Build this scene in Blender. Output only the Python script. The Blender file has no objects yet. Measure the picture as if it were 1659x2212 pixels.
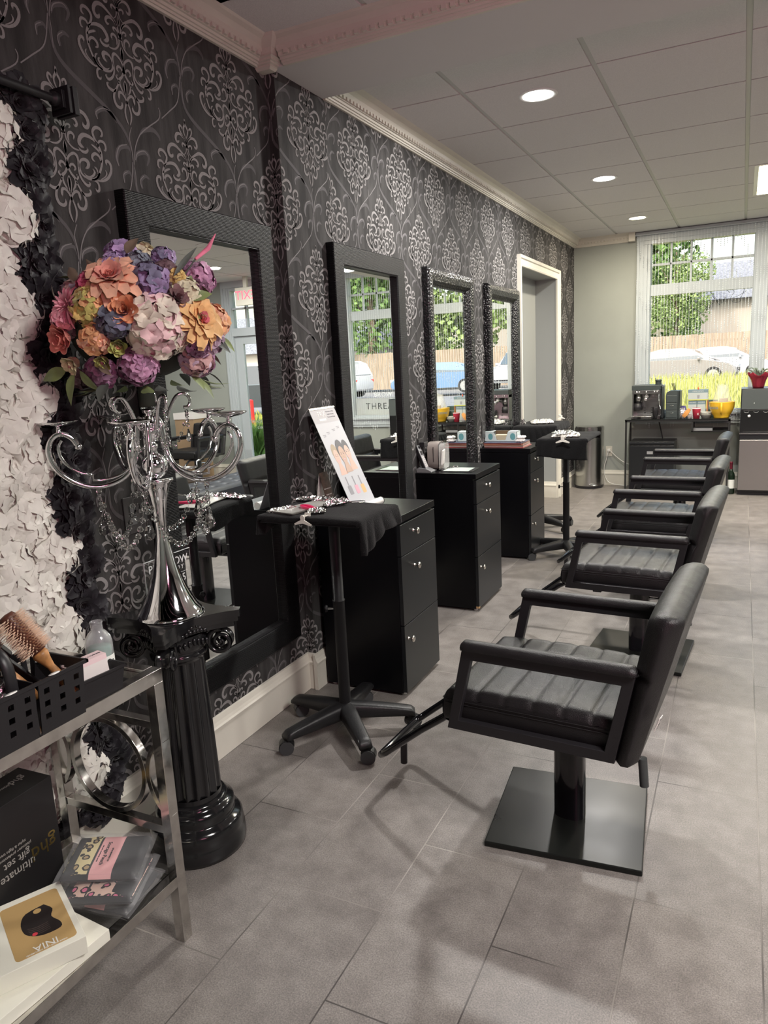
import bpy, math, random
from mathutils import Vector, Matrix, Euler
R = math.radians
PI = math.pi
random.seed(7)
SC = bpy.context.scene
COL = SC.collection

# ---------------------------------------------------------------- camera
cam_d = bpy.data.cameras.new('camera')
cam = bpy.data.objects.new('camera', cam_d)
COL.objects.link(cam)
cam_d.sensor_fit = 'HORIZONTAL'
cam_d.sensor_width = 36.0
cam_d.lens = 36.0 * 1571.85 / 1659.0
cam_d.clip_start = 0.02
cam_d.clip_end = 400
_yaw, _pit, _rol = -0.45945775, -0.19650134, -0.05074678
_f = Vector((math.sin(_yaw)*math.cos(_pit), math.cos(_yaw)*math.cos(_pit), math.sin(_pit)))
_r = _f.cross(Vector((0, 0, 1))).normalized()
_u = _r.cross(_f)
_r2 = _r*math.cos(_rol) + _u*math.sin(_rol)
_u2 = -_r*math.sin(_rol) + _u*math.cos(_rol)
cam.matrix_world = Matrix(((_r2.x, _u2.x, -_f.x, 0), (_r2.y, _u2.y, -_f.y, 0), (_r2.z, _u2.z, -_f.z, 1.45), (0, 0, 0, 1)))
SC.camera = cam

# ---------------------------------------------------------------- view, sky, sun
SC.view_settings.view_transform = 'Standard'
SC.view_settings.look = 'None'
SC.view_settings.gamma = 1
SC.view_settings.use_curve_mapping = False
SC.view_settings.exposure = 1.15
world = bpy.data.worlds.new('world')
SC.world = world
world.use_nodes = True
wn = world.node_tree
wn.nodes.clear()
wo = wn.nodes.new('ShaderNodeOutputWorld')
wb = wn.nodes.new('ShaderNodeBackground')
sky = wn.nodes.new('ShaderNodeTexSky')
sky.sky_type = 'NISHITA'
sky.sun_disc = False
sky.sun_elevation = R(48)
sky.sun_rotation = R(200)
sky.air_density = 1.6
sky.dust_density = 4.0
sky.ozone_density = 1.0
wb.inputs['Strength'].default_value = 0.22
wn.links.new(sky.outputs[0], wb.inputs['Color'])
wn.links.new(wb.outputs[0], wo.inputs['Surface'])

def light(name, kind, loc, rot, energy, color=(1, 1, 1), **kw):
    d = bpy.data.lights.new(name, kind)
    d.energy = energy
    d.color = color
    for k, v in kw.items():
        setattr(d, k, v)
    o = bpy.data.objects.new(name, d)
    COL.objects.link(o)
    o.location = loc
    o.rotation_euler = rot
    return o

light('sun', 'SUN', (0, -6, 14), (R(44), 0, R(-22)), 0.9, (1.0, 0.96, 0.88), angle=R(2))
# daylight arriving through the two windows and the entry door of the far wall
for _x0, _x1, _z0, _z1 in ((-0.92, 0.06, 0.85, 2.58), (0.20, 1.16, 0.85, 2.58), (2.05, 2.95, 0.2, 2.55)):
    _p = light('daylight_portal', 'AREA', ((_x0+_x1)/2, 8.62, (_z0+_z1)/2), (R(-90), 0, 0), 1, shape='RECTANGLE', size=_x1-_x0, size_y=_z1-_z0)
    _p.data.cycles.is_portal = True
# pink area light added out of view for the pink tint on beam and chrome
light('added_pink_light', 'AREA', (1.2, -0.4, 1.9), (R(118), 0, R(0)), 13, (1.0, 0.34, 0.52), shape='RECTANGLE', size=1.0, size_y=0.3)

# ---------------------------------------------------------------- materials
MATS = {}
def mat(name, color=(0.5, 0.5, 0.5), rough=0.5, metal=0.0, bump=0.0, bscale=200.0, noise=0.0, nscale=20.0, emit=None, estr=0.0,
        trans=0.0, ior=1.45, coat=0.0, alpha=1.0, spec=0.5, stretch=None, sheen=0.0, rnoise=0.0, color2=None):
    if name in MATS:
        return MATS[name]
    m = bpy.data.materials.new(name)
    m.use_nodes = True
    nt = m.node_tree
    b = nt.nodes['Principled BSDF']
    b.inputs['Base Color'].default_value = (*color, 1)
    b.inputs['Roughness'].default_value = rough
    b.inputs['Metallic'].default_value = metal
    b.inputs['Transmission Weight'].default_value = trans
    b.inputs['IOR'].default_value = ior
    b.inputs['Coat Weight'].default_value = coat
    b.inputs['Alpha'].default_value = alpha
    b.inputs['Specular IOR Level'].default_value = spec
    b.inputs['Sheen Weight'].default_value = sheen
    if emit:
        b.inputs['Emission Color'].default_value = (*emit, 1)
        b.inputs['Emission Strength'].default_value = estr
    tc = nt.nodes.new('ShaderNodeTexCoord')
    src = tc.outputs['Object']
    if stretch:
        mp = nt.nodes.new('ShaderNodeMapping')
        mp.inputs['Scale'].default_value = stretch
        nt.links.new(src, mp.inputs['Vector'])
        src = mp.outputs['Vector']
    if noise > 0 or rnoise > 0:
        nz = nt.nodes.new('ShaderNodeTexNoise')
        nz.inputs['Scale'].default_value = nscale
        nz.inputs['Detail'].default_value = 5
        nt.links.new(src, nz.inputs['Vector'])
        if noise > 0:
            mx = nt.nodes.new('ShaderNodeMix')
            mx.data_type = 'RGBA'
            c2 = color2 or tuple(min(1, c*(1+noise)) for c in color)
            c1 = color if color2 else tuple(c*(1-noise) for c in color)
            mx.inputs[6].default_value = (*c1, 1)
            mx.inputs[7].default_value = (*c2, 1)
            mr = nt.nodes.new('ShaderNodeMapRange')
            mr.inputs['From Min'].default_value = 0.35
            mr.inputs['From Max'].default_value = 0.65
            nt.links.new(nz.outputs['Fac'], mr.inputs['Value'])
            nt.links.new(mr.outputs[0], mx.inputs[0])
            nt.links.new(mx.outputs[2], b.inputs['Base Color'])
        if rnoise > 0:
            mr2 = nt.nodes.new('ShaderNodeMapRange')
            mr2.inputs['From Min'].default_value = 0.3
            mr2.inputs['From Max'].default_value = 0.7
            mr2.inputs['To Min'].default_value = max(0, rough-rnoise)
            mr2.inputs['To Max'].default_value = min(1, rough+rnoise)
            nt.links.new(nz.outputs['Fac'], mr2.inputs['Value'])
            nt.links.new(mr2.outputs[0], b.inputs['Roughness'])
    if bump > 0:
        bz = nt.nodes.new('ShaderNodeTexNoise')
        bz.inputs['Scale'].default_value = bscale
        bz.inputs['Detail'].default_value = 3
        nt.links.new(src, bz.inputs['Vector'])
        bp = nt.nodes.new('ShaderNodeBump')
        bp.inputs['Strength'].default_value = bump
        bp.inputs['Distance'].default_value = 0.004
        nt.links.new(bz.outputs['Fac'], bp.inputs['Height'])
        nt.links.new(bp.outputs[0], b.inputs['Normal'])
    MATS[name] = m
    return m

# ---------------------------------------------------------------- mesh builder
class MB:
    def __init__(s):
        s.v = []; s.f = []; s.m = []; s.s = []
        s.X = None
    def add(s, vs, fs, mi=0, sm=False):
        o = len(s.v)
        if s.X is not None:
            vs = [s.X @ Vector(p) for p in vs]
        s.v.extend([tuple(p) for p in vs])
        for f in fs:
            s.f.append(tuple(i+o for i in f)); s.m.append(mi); s.s.append(sm)
        return s
    def box(s, x0, x1, y0, y1, z0, z1, mi=0):
        vs = [(x, y, z) for z in (z0, z1) for y in (y0, y1) for x in (x0, x1)]
        return s.add(vs, [(0, 2, 3, 1), (4, 5, 7, 6), (0, 1, 5, 4), (1, 3, 7, 5), (3, 2, 6, 7), (2, 0, 4, 6)], mi)
    def cbox(s, c, d, rot=None, mi=0):
        M = Matrix.Translation(c)
        if rot: M = M @ Euler(rot).to_matrix().to_4x4()
        h = [a/2 for a in d]
        vs = [M @ Vector((x*h[0], y*h[1], z*h[2])) for z in (-1, 1) for y in (-1, 1) for x in (-1, 1)]
        return s.add(vs, [(0, 2, 3, 1), (4, 5, 7, 6), (0, 1, 5, 4), (1, 3, 7, 5), (3, 2, 6, 7), (2, 0, 4, 6)], mi)
    def frustum(s, a, b, mi=0):
        # a, b: (x0,x1,y0,y1,z)
        vs = [(a[0], a[2], a[4]), (a[1], a[2], a[4]), (a[0], a[3], a[4]), (a[1], a[3], a[4]),
              (b[0], b[2], b[4]), (b[1], b[2], b[4]), (b[0], b[3], b[4]), (b[1], b[3], b[4])]
        return s.add(vs, [(0, 2, 3, 1), (4, 5, 7, 6), (0, 1, 5, 4), (1, 3, 7, 5), (3, 2, 6, 7), (2, 0, 4, 6)], mi)
    def tube(s, pts, r, seg=10, closed=False, cap=True, mi=0, sm=True, flat=None):
        pts = [Vector(p) for p in pts]
        n = len(pts)
        if not isinstance(r, (list, tuple)): r = [r]*n
        rings = []; up = None
        for i in range(n):
            if closed: t = pts[(i+1) % n]-pts[(i-1) % n]
            else: t = pts[min(i+1, n-1)]-pts[max(i-1, 0)]
            if t.length < 1e-9: t = Vector((0, 0, 1))
            t.normalize()
            if up is None:
                up = Vector((0, 0, 1)) if abs(t.z) < 0.9 else Vector((1, 0, 0))
            u = (up - t*up.dot(t))
            if u.length < 1e-6: u = t.orthogonal()
            u.normalize(); w = t.cross(u); up = u
            fu, fw = flat if flat else (1, 1)
            rings.append([pts[i]+(u*math.cos(2*PI*k/seg)*fu+w*math.sin(2*PI*k/seg)*fw)*r[i] for k in range(seg)])
        vs = [p for q in rings for p in q]; fs = []
        m = n if closed else n-1
        for i in range(m):
            j = (i+1) % n
            for k in range(seg):
                l = (k+1) % seg
                fs.append((i*seg+k, i*seg+l, j*seg+l, j*seg+k))
        s.add(vs, fs, mi, sm)
        if cap and not closed:
            s.add(rings[0], [tuple(reversed(range(seg)))], mi); s.add(rings[-1], [tuple(range(seg))], mi)
        return s
    def cyl(s, p0, p1, r0, r1=None, seg=24, mi=0, sm=True, cap=True):
        return s.tube([p0, p1], [r0, r0 if r1 is None else r1], seg, cap=cap, mi=mi, sm=sm)
    def lathe(s, prof, seg=32, M=None, mi=0, sm=True, lobes=0, depth=0.0):
        M = M or Matrix()
        vs = []; fs = []
        for r, z in prof:
            for k in range(seg):
                a = 2*PI*k/seg
                rr = r*(1-depth*(0.5-0.5*math.cos(lobes*a))**0.7) if lobes else r
                vs.append(M @ Vector((rr*math.cos(a), rr*math.sin(a), z)))
        for i in range(len(prof)-1):
            for k in range(seg):
                l = (k+1) % seg
                fs.append((i*seg+k, i*seg+l, (i+1)*seg+l, (i+1)*seg+k))
        return s.add(vs, fs, mi, sm)
    def sphere(s, c, r, seg=16, rings=10, sc=(1, 1, 1), mi=0, rot=None):
        M = Matrix.Translation(c)
        if rot: M = M @ Euler(rot).to_matrix().to_4x4()
        vs = [M @ Vector((math.sin(PI*i/rings)*math.cos(2*PI*k/seg)*r*sc[0], math.sin(PI*i/rings)*math.sin(2*PI*k/seg)*r*sc[1], -math.cos(PI*i/rings)*r*sc[2])) for i in range(rings+1) for k in range(seg)]
        fs = [(i*seg+k, i*seg+(k+1) % seg, (i+1)*seg+(k+1) % seg, (i+1)*seg+k) for i in range(rings) for k in range(seg)]
        return s.add(vs, fs, mi, True)
    def prism(s, poly, z0, z1, M=None, mi=0, mi_side=None, sm=False):
        M = M or Matrix()
        n = len(poly)
        a = [M @ Vector((p[0], p[1], z0)) for p in poly]; b = [M @ Vector((p[0], p[1], z1)) for p in poly]
        s.add(a+b, [tuple(reversed(range(n))), tuple(range(n, 2*n))], mi)
        s.add(a+b, [(i, (i+1) % n, n+(i+1) % n, n+i) for i in range(n)], mi if mi_side is None else mi_side, sm)
        return s
    def sweep(s, prof, p0, p1, nrm, mi=0):
        # prof (out, up) along p0->p1; nrm = outward direction
        p0 = Vector(p0); p1 = Vector(p1); nrm = Vector(nrm)
        a = [p0+nrm*u+Vector((0, 0, w)) for u, w in prof]; b = [p1+nrm*u+Vector((0, 0, w)) for u, w in prof]
        n = len(prof)
        s.add(a+b, [(i, (i+1) % n, n+(i+1) % n, n+i) for i in range(n)]+[tuple(reversed(range(n))), tuple(range(n, 2*n))], mi)
        return s
    def grid(s, fn, nu, nv, mi=0, sm=True):
        vs = [fn(i/nu, j/nv) for j in range(nv+1) for i in range(nu+1)]
        fs = [(j*(nu+1)+i, j*(nu+1)+i+1, (j+1)*(nu+1)+i+1, (j+1)*(nu+1)+i) for j in range(nv) for i in range(nu)]
        return s.add(vs, fs, mi, sm)
    def strip(s, pts, M, z=0.0, mi=0):
        # tapered flat stroke; pts (x, y, width)
        P = smooth_path(pts, 4)
        vs = []; n = len(P)
        for i in range(n):
            a = P[max(i-1, 0)]; b = P[min(i+1, n-1)]
            dx, dy = b[0]-a[0], b[1]-a[1]
            L = math.hypot(dx, dy) or 1
            nx, ny = -dy/L, dx/L
            w = P[i][2]/2
            vs.append(M @ Vector((P[i][0]+nx*w, P[i][1]+ny*w, z))); vs.append(M @ Vector((P[i][0]-nx*w, P[i][1]-ny*w, z)))
        fs = [(2*i, 2*i+1, 2*i+3, 2*i+2) for i in range(n-1)]
        s.add(vs, fs, mi)
        for c in (P[0], P[-1]):
            if c[2] > 0.003:
                s.add([M @ Vector((c[0]+c[2]/2*math.cos(2*PI*k/8), c[1]+c[2]/2*math.sin(2*PI*k/8), z)) for k in range(8)], [tuple(range(8))], mi)
        return s
    def build(s, name, mats, parent=None, bevel=0, seg=2, loc=None, rot=None, sub=0, shade=None, kind=None, weld=False, disp=None):
        me = bpy.data.meshes.new(name)
        me.from_pydata(s.v, [], s.f)
        if not isinstance(mats, (list, tuple)): mats = [mats]
        for m in mats: me.materials.append(m)
        me.polygons.foreach_set('material_index', s.m)
        me.polygons.foreach_set('use_smooth', [True]*len(s.f) if (shade or bevel or sub) else s.s)
        if weld:
            import bmesh
            bm = bmesh.new(); bm.from_mesh(me); bmesh.ops.remove_doubles(bm, verts=bm.verts, dist=0.0002)
            bmesh.ops.recalc_face_normals(bm, faces=bm.faces); bm.to_mesh(me); bm.free()
        me.update()
        o = bpy.data.objects.new(name, me)
        COL.objects.link(o)
        if parent is not None: o.parent = parent
        if loc is not None: o.location = loc
        if rot is not None: o.rotation_euler = rot
        if bevel:
            b = o.modifiers.new('bevel', 'BEVEL'); b.width = bevel; b.segments = seg; b.limit_method = 'ANGLE'; b.angle_limit = R(35); b.harden_normals = True
        if sub:
            b = o.modifiers.new('sub', 'SUBSURF'); b.levels = sub; b.render_levels = sub
        if kind: o['kind'] = kind
        return o

def smooth_path(pts, k=4):
    # Catmull-Rom of tuples of any size
    n = len(pts)
    if n < 3: return list(pts)
    out = []
    for i in range(n-1):
        p0 = pts[max(i-1, 0)]; p1 = pts[i]; p2 = pts[i+1]; p3 = pts[min(i+2, n-1)]
        for j in range(k):
            t = j/k
            out.append(tuple(0.5*(2*b+(c-a)*t+(2*a-5*b+4*c-d)*t*t+(-a+3*b-3*c+d)*t**3) for a, b, c, d in zip(p0, p1, p2, p3)))
    out.append(tuple(pts[-1]))
    return out

def thing(name, label, cat, loc=(0, 0, 0), rotz=0.0, group=None, rot=None):
    o = bpy.data.objects.new(name, None)
    COL.objects.link(o)
    o.empty_display_size = 0.05
    o.location = loc
    o.rotation_euler = rot if rot else (0, 0, rotz)
    o['label'] = label; o['category'] = cat
    if group: o['group'] = group
    return o

def tag(o, label, cat, group=None, kind=None):
    o['label'] = label; o['category'] = cat
    if group: o['group'] = group
    if kind: o['kind'] = kind
    return o

def dup(root, loc=None, rotz=None, label=None, group=None, rot=None, scale=None):
    r = root.copy(); COL.objects.link(r)
    if loc is not None: r.location = loc
    if rotz is not None: r.rotation_euler = (0, 0, rotz)
    if rot is not None: r.rotation_euler = rot
    if scale is not None: r.scale = scale
    if label: r['label'] = label
    if group: r['group'] = group
    for ch in list(root.children):
        c = ch.copy(); COL.objects.link(c); c.parent = r
        for g in list(ch.children):
            d = g.copy(); COL.objects.link(d); d.parent = c
    return r

def text(body, size, M, material, parent=None, name='lettering', depth=0.0004, align='CENTER', sx=1.0, font_shear=0.0, spacing=1.0):
    cu = bpy.data.curves.new(name, 'FONT')
    cu.body = body; cu.size = size; cu.extrude = depth; cu.align_x = align; cu.align_y = 'CENTER'; cu.shear = font_shear
    cu.space_character = spacing; cu.resolution_u = 3
    t = bpy.data.objects.new(name, cu)
    COL.objects.link(t)
    bpy.context.view_layer.update()
    me = bpy.data.meshes.new_from_object(t)
    bpy.data.objects.remove(t)
    bpy.data.curves.remove(cu)
    me.name = name
    me.materials.clear(); me.materials.append(material)
    me.transform(M @ Matrix.Diagonal((sx, 1, 1, 1)))
    o = bpy.data.objects.new(name, me)
    COL.objects.link(o)
    if parent is not None: o.parent = parent
    return o

def frameM(o, x, y):
    # matrix with local X, Y axes given (world vectors), Z = X cross Y
    x = Vector(x).normalized(); y = Vector(y); y = (y-x*x.dot(y)).normalized(); z = x.cross(y)
    return Matrix(((x.x, y.x, z.x, o[0]), (x.y, y.y, z.y, o[1]), (x.z, y.z, z.z, o[2]), (0, 0, 0, 1)))
def rect(u0, u1, v0, v1):
    return [(u0, v0), (u1, v0), (u1, v1), (u0, v1)]
def arc(cx, cy, r, a0, a1, n):
    return [(cx+r*math.cos(R(a0+(a1-a0)*i/n)), cy+r*math.sin(R(a0+(a1-a0)*i/n))) for i in range(n+1)]
# one damask motif and one vine unit of the wallpaper, strokes (along, up, width) in tenths of a millimetre
MOTIF = [[(-23,1914,7),(-7,1815,56),(34,1697,73),(91,1615,70),(108,1523,60),(71,1401,47),(2,1272,10)],[(193,1551,27),(188,1603,60),(273,1652,71),(314,1573,71),(287,1469,61),(188,1348,50),(81,1242,47),(22,1116,50)],[(379,1132,34),(437,1080,75),(520,1099,89),(538,1218,102),(462,1331,105),(308,1360,84),(152,1283,60),(49,1170,54),(2,1030,60)],[(223,975,37),(247,1045,61),(188,1089,67),(90,1050,57),(29,988,50)],[(23,1035,74),(45,927,44),(81,821,30),(150,755,24),(199,733,20)],[(3,869,7),(14,774,60),(12,660,77),(12,570,10)],[(762,638,41),(792,560,97),(899,541,111),(971,648,115),(949,778,118),(830,903,114),(616,931,110),(385,822,78),(207,702,68),(103,565,64),(57,441,61),(26,288,54)],[(416,499,41),(480,480,75),(532,557,86),(467,659,89),(325,695,85),(185,640,68),(103,533,57)],[(209,366,31),(254,400,51),(248,448,61),(170,457,61),(96,400,51),(45,324,44)],[(26,337,67),(21,254,111),(18,180,51)],[(54,212,51),(71,67,51),(146,-50,54),(265,-143,55),(422,-172,45),(518,-163,21)],[(343,104,41),(369,192,65),(286,258,78),(187,222,75),(145,115,61),(167,4,44)],[(1211,187,42),(1066,262,80),(905,306,104),(710,293,121),(568,164,124),(536,41,121),(607,-29,100),(686,-48,45)],[(812,-41,42),(831,-97,63),(736,-173,87),(586,-167,69),(501,-99,34)],[(1386,410,35),(1450,448,71),(1464,545,78),(1376,630,92),(1218,615,95),(1102,498,87),(1111,372,80),(1177,249,74),(1259,128,81),(1335,-29,88),(1351,-216,78),(1304,-431,71),(1181,-677,71),(1058,-835,60),(876,-916,53)],[(1475,40,36),(1536,60,64),(1552,167,75),(1495,268,82),(1352,275,78),(1269,199,60),(1256,111,53)],[(999,96,45),(1066,75,63),(1199,14,70),(1315,-67,64)],[(1059,-354,35),(980,-316,70),(981,-214,88),(1106,-131,88),(1242,-175,78),(1308,-310,64)],[(1,5,7),(16,-124,102),(3,-258,102),(9,-430,10)],[(-10,-633,70),(38,-486,63),(129,-375,70),(276,-295,77),(381,-337,88),(415,-435,74),(414,-553,64),(399,-692,60),(413,-839,64),(480,-972,71),(591,-1076,79),(701,-1105,83),(777,-1031,50),(737,-1009,29)],[(675,-626,43),(766,-564,100),(791,-454,125),(699,-389,107),(542,-421,74),(456,-540,57),(449,-694,60),(516,-826,60),(659,-886,61),(837,-903,65),(1058,-821,73),(1186,-680,73)],[(588,-771,7),(668,-832,43),(794,-847,61),(935,-771,69),(1004,-665,69),(949,-604,43)],[(1027,-520,40),(1098,-568,54),(1123,-664,47)],[(903,-892,54),(1041,-930,65),(1107,-1016,73),(1098,-1158,80),(1012,-1199,62),(969,-1142,40)],[(1504,-359,37),(1506,-263,92),(1603,-251,88),(1681,-359,92),(1653,-544,92),(1498,-747,85),(1264,-867,66),(1048,-885,44)],[(1438,-528,29),(1478,-612,48),(1407,-720,37),(1215,-837,26)],[(225,-769,35),(284,-710,67),(225,-619,77),(124,-633,66),(60,-727,52)],[(-7,-615,104),(2,-712,104),(59,-811,70),(130,-906,77),(216,-981,88),(236,-1093,78),(177,-1228,63),(98,-1334,35)],[(306,-888,53),(347,-943,60),(245,-1031,53)],[(13,-949,7),(17,-1073,105),(18,-1223,98),(13,-1408,42)],[(323,-1568,36),(322,-1492,82),(291,-1373,89),(182,-1353,81),(53,-1464,70),(-13,-1617,60)],[(272,-1100,60),(351,-1229,64),(434,-1342,78),(554,-1385,93),(716,-1341,83),(757,-1244,65),(696,-1217,32)],[(424,-1328,50),(505,-1459,79),(530,-1624,90),(454,-1781,97),(309,-1810,93),(225,-1739,82),(222,-1646,43)],[(5,-1561,53),(68,-1679,56),(118,-1835,64),(121,-1970,67),(80,-2117,53),(22,-2233,7)]]
VINE_BAND = [[(-27,-8,45),(-15,-381,79),(98,-893,114),(493,-1231,139),(1097,-1535,143),(1730,-1852,134),(2330,-2258,112),(2627,-2747,88),(2690,-3415,51)],[(-646,-193,28),(-707,51,143),(-517,371,143),(-129,441,100),(-19,155,45)],[(118,89,28),(198,329,136),(572,471,149),(730,328,115),(601,70,46)],[(-466,-643,28),(-471,-405,111),(-241,-285,112),(-133,-415,45)],[(309,-672,29),(256,-440,114),(459,-273,115),(648,-329,46)],[(-1302,983,27),(-1325,1175,138),(-1010,1347,139),(-704,1266,97),(-532,1068,44)],[(376,922,28),(630,1140,137),(1052,1252,150),(1308,1115,105),(1335,985,35)]]
VINE_RIDGE = [[(-37,43,28),(-159,-530,34),(-336,-902,39),(-722,-1219,39),(-1144,-1552,33)],[(-1259,-1257,33),(-1201,-1398,33),(-1319,-1638,38),(-1805,-1969,38),(-2241,-2307,37),(-2491,-2697,37),(-2595,-3026,32),(-2652,-3293,21)],[(-646,-193,28),(-707,51,33),(-539,390,33),(-201,524,22)],[(108,140,28),(220,363,34),(532,497,29),(696,400,17)],[(-483,-648,22),(-488,-410,28),(-301,-287,17)],[(262,-684,23),(219,-450,28),(414,-275,17)],[(-1302,983,27),(-1342,1169,32),(-1049,1348,27),(-773,1344,16)],[(73,1089,22),(-60,781,28),(-22,475,28),(-10,104,22)],[(24,-804,17),(39,-366,23),(28,-99,17)]]
# ---------------------------------------------------------------- materials of the room
XW1, XW2, YJ, YF, ZC = -1.765, -1.72, 2.69, 8.52, 2.71
m_wall = mat('grey_green_wall_paint', (0.31, 0.33, 0.30), 0.6, bump=0.05, bscale=300, noise=0.03, nscale=3)
m_trim = mat('cream_trim_paint', (0.66, 0.63, 0.55), 0.38, noise=0.03, nscale=6)
m_white_shade = mat('shaded_white_window_paint', (0.44, 0.48, 0.50), 0.4)  # white paint with its backlit blue-grey shade put into the colour
m_ceil = mat('white_ceiling_tile', (0.70, 0.68, 0.67), 0.85, bump=0.5, bscale=420, noise=0.05, nscale=260)
m_tee = mat('ceiling_grid_metal', (0.52, 0.52, 0.50), 0.5)
m_beam = mat('painted_beam', (0.64, 0.63, 0.62), 0.7)
m_paper = mat('charcoal_wallpaper', (0.050, 0.048, 0.047), 0.8, spec=0.15, noise=0.35, nscale=9, stretch=(2.2, 2.2, 0.45), bump=0.25, bscale=60)
m_damask = mat('silver_damask_ink', (0.33, 0.315, 0.31), 0.8, spec=0.2, bump=0.8, bscale=900, noise=0.14, nscale=700)
m_band = mat('embossed_vine_band', (0.095, 0.090, 0.092), 0.75, spec=0.2)
m_ridge = mat('embossed_vine_ridge', (0.21, 0.20, 0.20), 0.7, spec=0.2)
m_black = mat('black_paint', (0.012, 0.012, 0.013), 0.4)

def tile_floor_material():
    m = bpy.data.materials.new('stone_floor_tile'); m.use_nodes = True
    nt = m.node_tree; b = nt.nodes['Principled BSDF']; L = nt.links.new; N = nt.nodes.new
    tc = N('ShaderNodeTexCoord'); sp = N('ShaderNodeSeparateXYZ'); L(tc.outputs['Object'], sp.inputs[0])
    ax = N('ShaderNodeMath'); ax.operation = 'ADD'; ax.inputs[1].default_value = 1.129 + 0.3078*20; L(sp.outputs['X'], ax.inputs[0])
    ay = N('ShaderNodeMath'); ay.operation = 'ADD'; ay.inputs[1].default_value = -1.827 + 0.611*20; L(sp.outputs['Y'], ay.inputs[0])
    cb = N('ShaderNodeCombineXYZ'); L(ay.outputs[0], cb.inputs['X']); L(ax.outputs[0], cb.inputs['Y'])
    br = N('ShaderNodeTexBrick'); br.offset = 0.5; br.offset_frequency = 2
    br.inputs['Scale'].default_value = 1; br.inputs['Mortar Size'].default_value = 0.0022; br.inputs['Mortar Smooth'].default_value = 0.3
    br.inputs['Brick Width'].default_value = 0.611; br.inputs['Row Height'].default_value = 0.3078; br.inputs['Bias'].default_value = 0
    br.inputs['Color1'].default_value = (0.40, 0.40, 0.40, 1); br.inputs['Color2'].default_value = (0.60, 0.60, 0.60, 1); br.inputs['Mortar'].default_value = (0.5, 0.5, 0.5, 1)
    L(cb.outputs[0], br.inputs['Vector'])
    n1 = N('ShaderNodeTexNoise'); n1.inputs['Scale'].default_value = 11; n1.inputs['Detail'].default_value = 9; n1.inputs['Roughness'].default_value = 0.62; L(tc.outputs['Object'], n1.inputs['Vector'])
    n2 = N('ShaderNodeTexNoise'); n2.inputs['Scale'].default_value = 260; n2.inputs['Detail'].default_value = 2; L(tc.outputs['Object'], n2.inputs['Vector'])
    cr = N('ShaderNodeValToRGB'); L(n1.outputs['Fac'], cr.inputs[0])
    cr.color_ramp.elements[0].position = 0.30; cr.color_ramp.elements[0].color = (0.150, 0.135, 0.127, 1)
    cr.color_ramp.elements[1].position = 0.72; cr.color_ramp.elements[1].color = (0.250, 0.230, 0.218, 1)
    c2 = N('ShaderNodeValToRGB'); L(n2.outputs['Fac'], c2.inputs[0])
    c2.color_ramp.elements[0].position = 0.3; c2.color_ramp.elements[0].color = (0.70, 0.70, 0.70, 1)
    c2.color_ramp.elements[1].position = 0.74; c2.color_ramp.elements[1].color = (1.42, 1.40, 1.36, 1)
    mu = N('ShaderNodeMix'); mu.data_type = 'RGBA'; mu.blend_type = 'MULTIPLY'; mu.inputs[0].default_value = 1; L(cr.outputs[0], mu.inputs[6]); L(c2.outputs[0], mu.inputs[7])
    tone = N('ShaderNodeMapRange'); tone.inputs['From Min'].default_value = 0.4; tone.inputs['From Max'].default_value = 0.6; tone.inputs['To Min'].default_value = 0.92; tone.inputs['To Max'].default_value = 1.08; L(br.outputs['Color'], tone.inputs['Value'])
    tm = N('ShaderNodeVectorMath'); tm.operation = 'SCALE'; L(mu.outputs[2], tm.inputs[0]); L(tone.outputs[0], tm.inputs['Scale'])
    gr = N('ShaderNodeMix'); gr.data_type = 'RGBA'; L(br.outputs['Fac'], gr.inputs[0]); L(tm.outputs[0], gr.inputs[6])
    n3 = N('ShaderNodeTexNoise'); n3.inputs['Scale'].default_value = 1.3; L(tc.outputs['Object'], n3.inputs['Vector'])
    c3 = N('ShaderNodeValToRGB'); L(n3.outputs['Fac'], c3.inputs[0]); c3.color_ramp.elements[0].position = 0.42; c3.color_ramp.elements[0].color = (0.07, 0.062, 0.058, 1); c3.color_ramp.elements[1].position = 0.6; c3.color_ramp.elements[1].color = (0.34, 0.31, 0.28, 1)
    L(c3.outputs[0], gr.inputs[7]); L(gr.outputs[2], b.inputs['Base Color'])
    rr = N('ShaderNodeMapRange'); rr.inputs['From Min'].default_value = 0.3; rr.inputs['From Max'].default_value = 0.7; rr.inputs['To Min'].default_value = 0.40; rr.inputs['To Max'].default_value = 0.46; L(n1.outputs['Fac'], rr.inputs['Value']); L(rr.outputs[0], b.inputs['Roughness'])
    hb = N('ShaderNodeMath'); hb.operation = 'MULTIPLY_ADD'; hb.inputs[1].default_value = -1; L(br.outputs['Fac'], hb.inputs[0])
    hs = N('ShaderNodeMath'); hs.operation = 'MULTIPLY'; hs.inputs[1].default_value = 0.12; L(n2.outputs['Fac'], hs.inputs[0]); L(hs.outputs[0], hb.inputs[2])
    bp = N('ShaderNodeBump'); bp.inputs['Strength'].default_value = 0.5; bp.inputs['Distance'].default_value = 0.002; L(hb.outputs[0], bp.inputs['Height']); L(bp.outputs[0], b.inputs['Normal'])
    return m
m_floor = tile_floor_material()

# ---------------------------------------------------------------- floor, ceiling, walls
XR, YB = 5.6, -2.6
mb = MB(); mb.box(-2.3, XR+0.2, YB-0.2, YF+0.16, -0.12, 0); mb.build('floor', m_floor, kind='structure')

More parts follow.
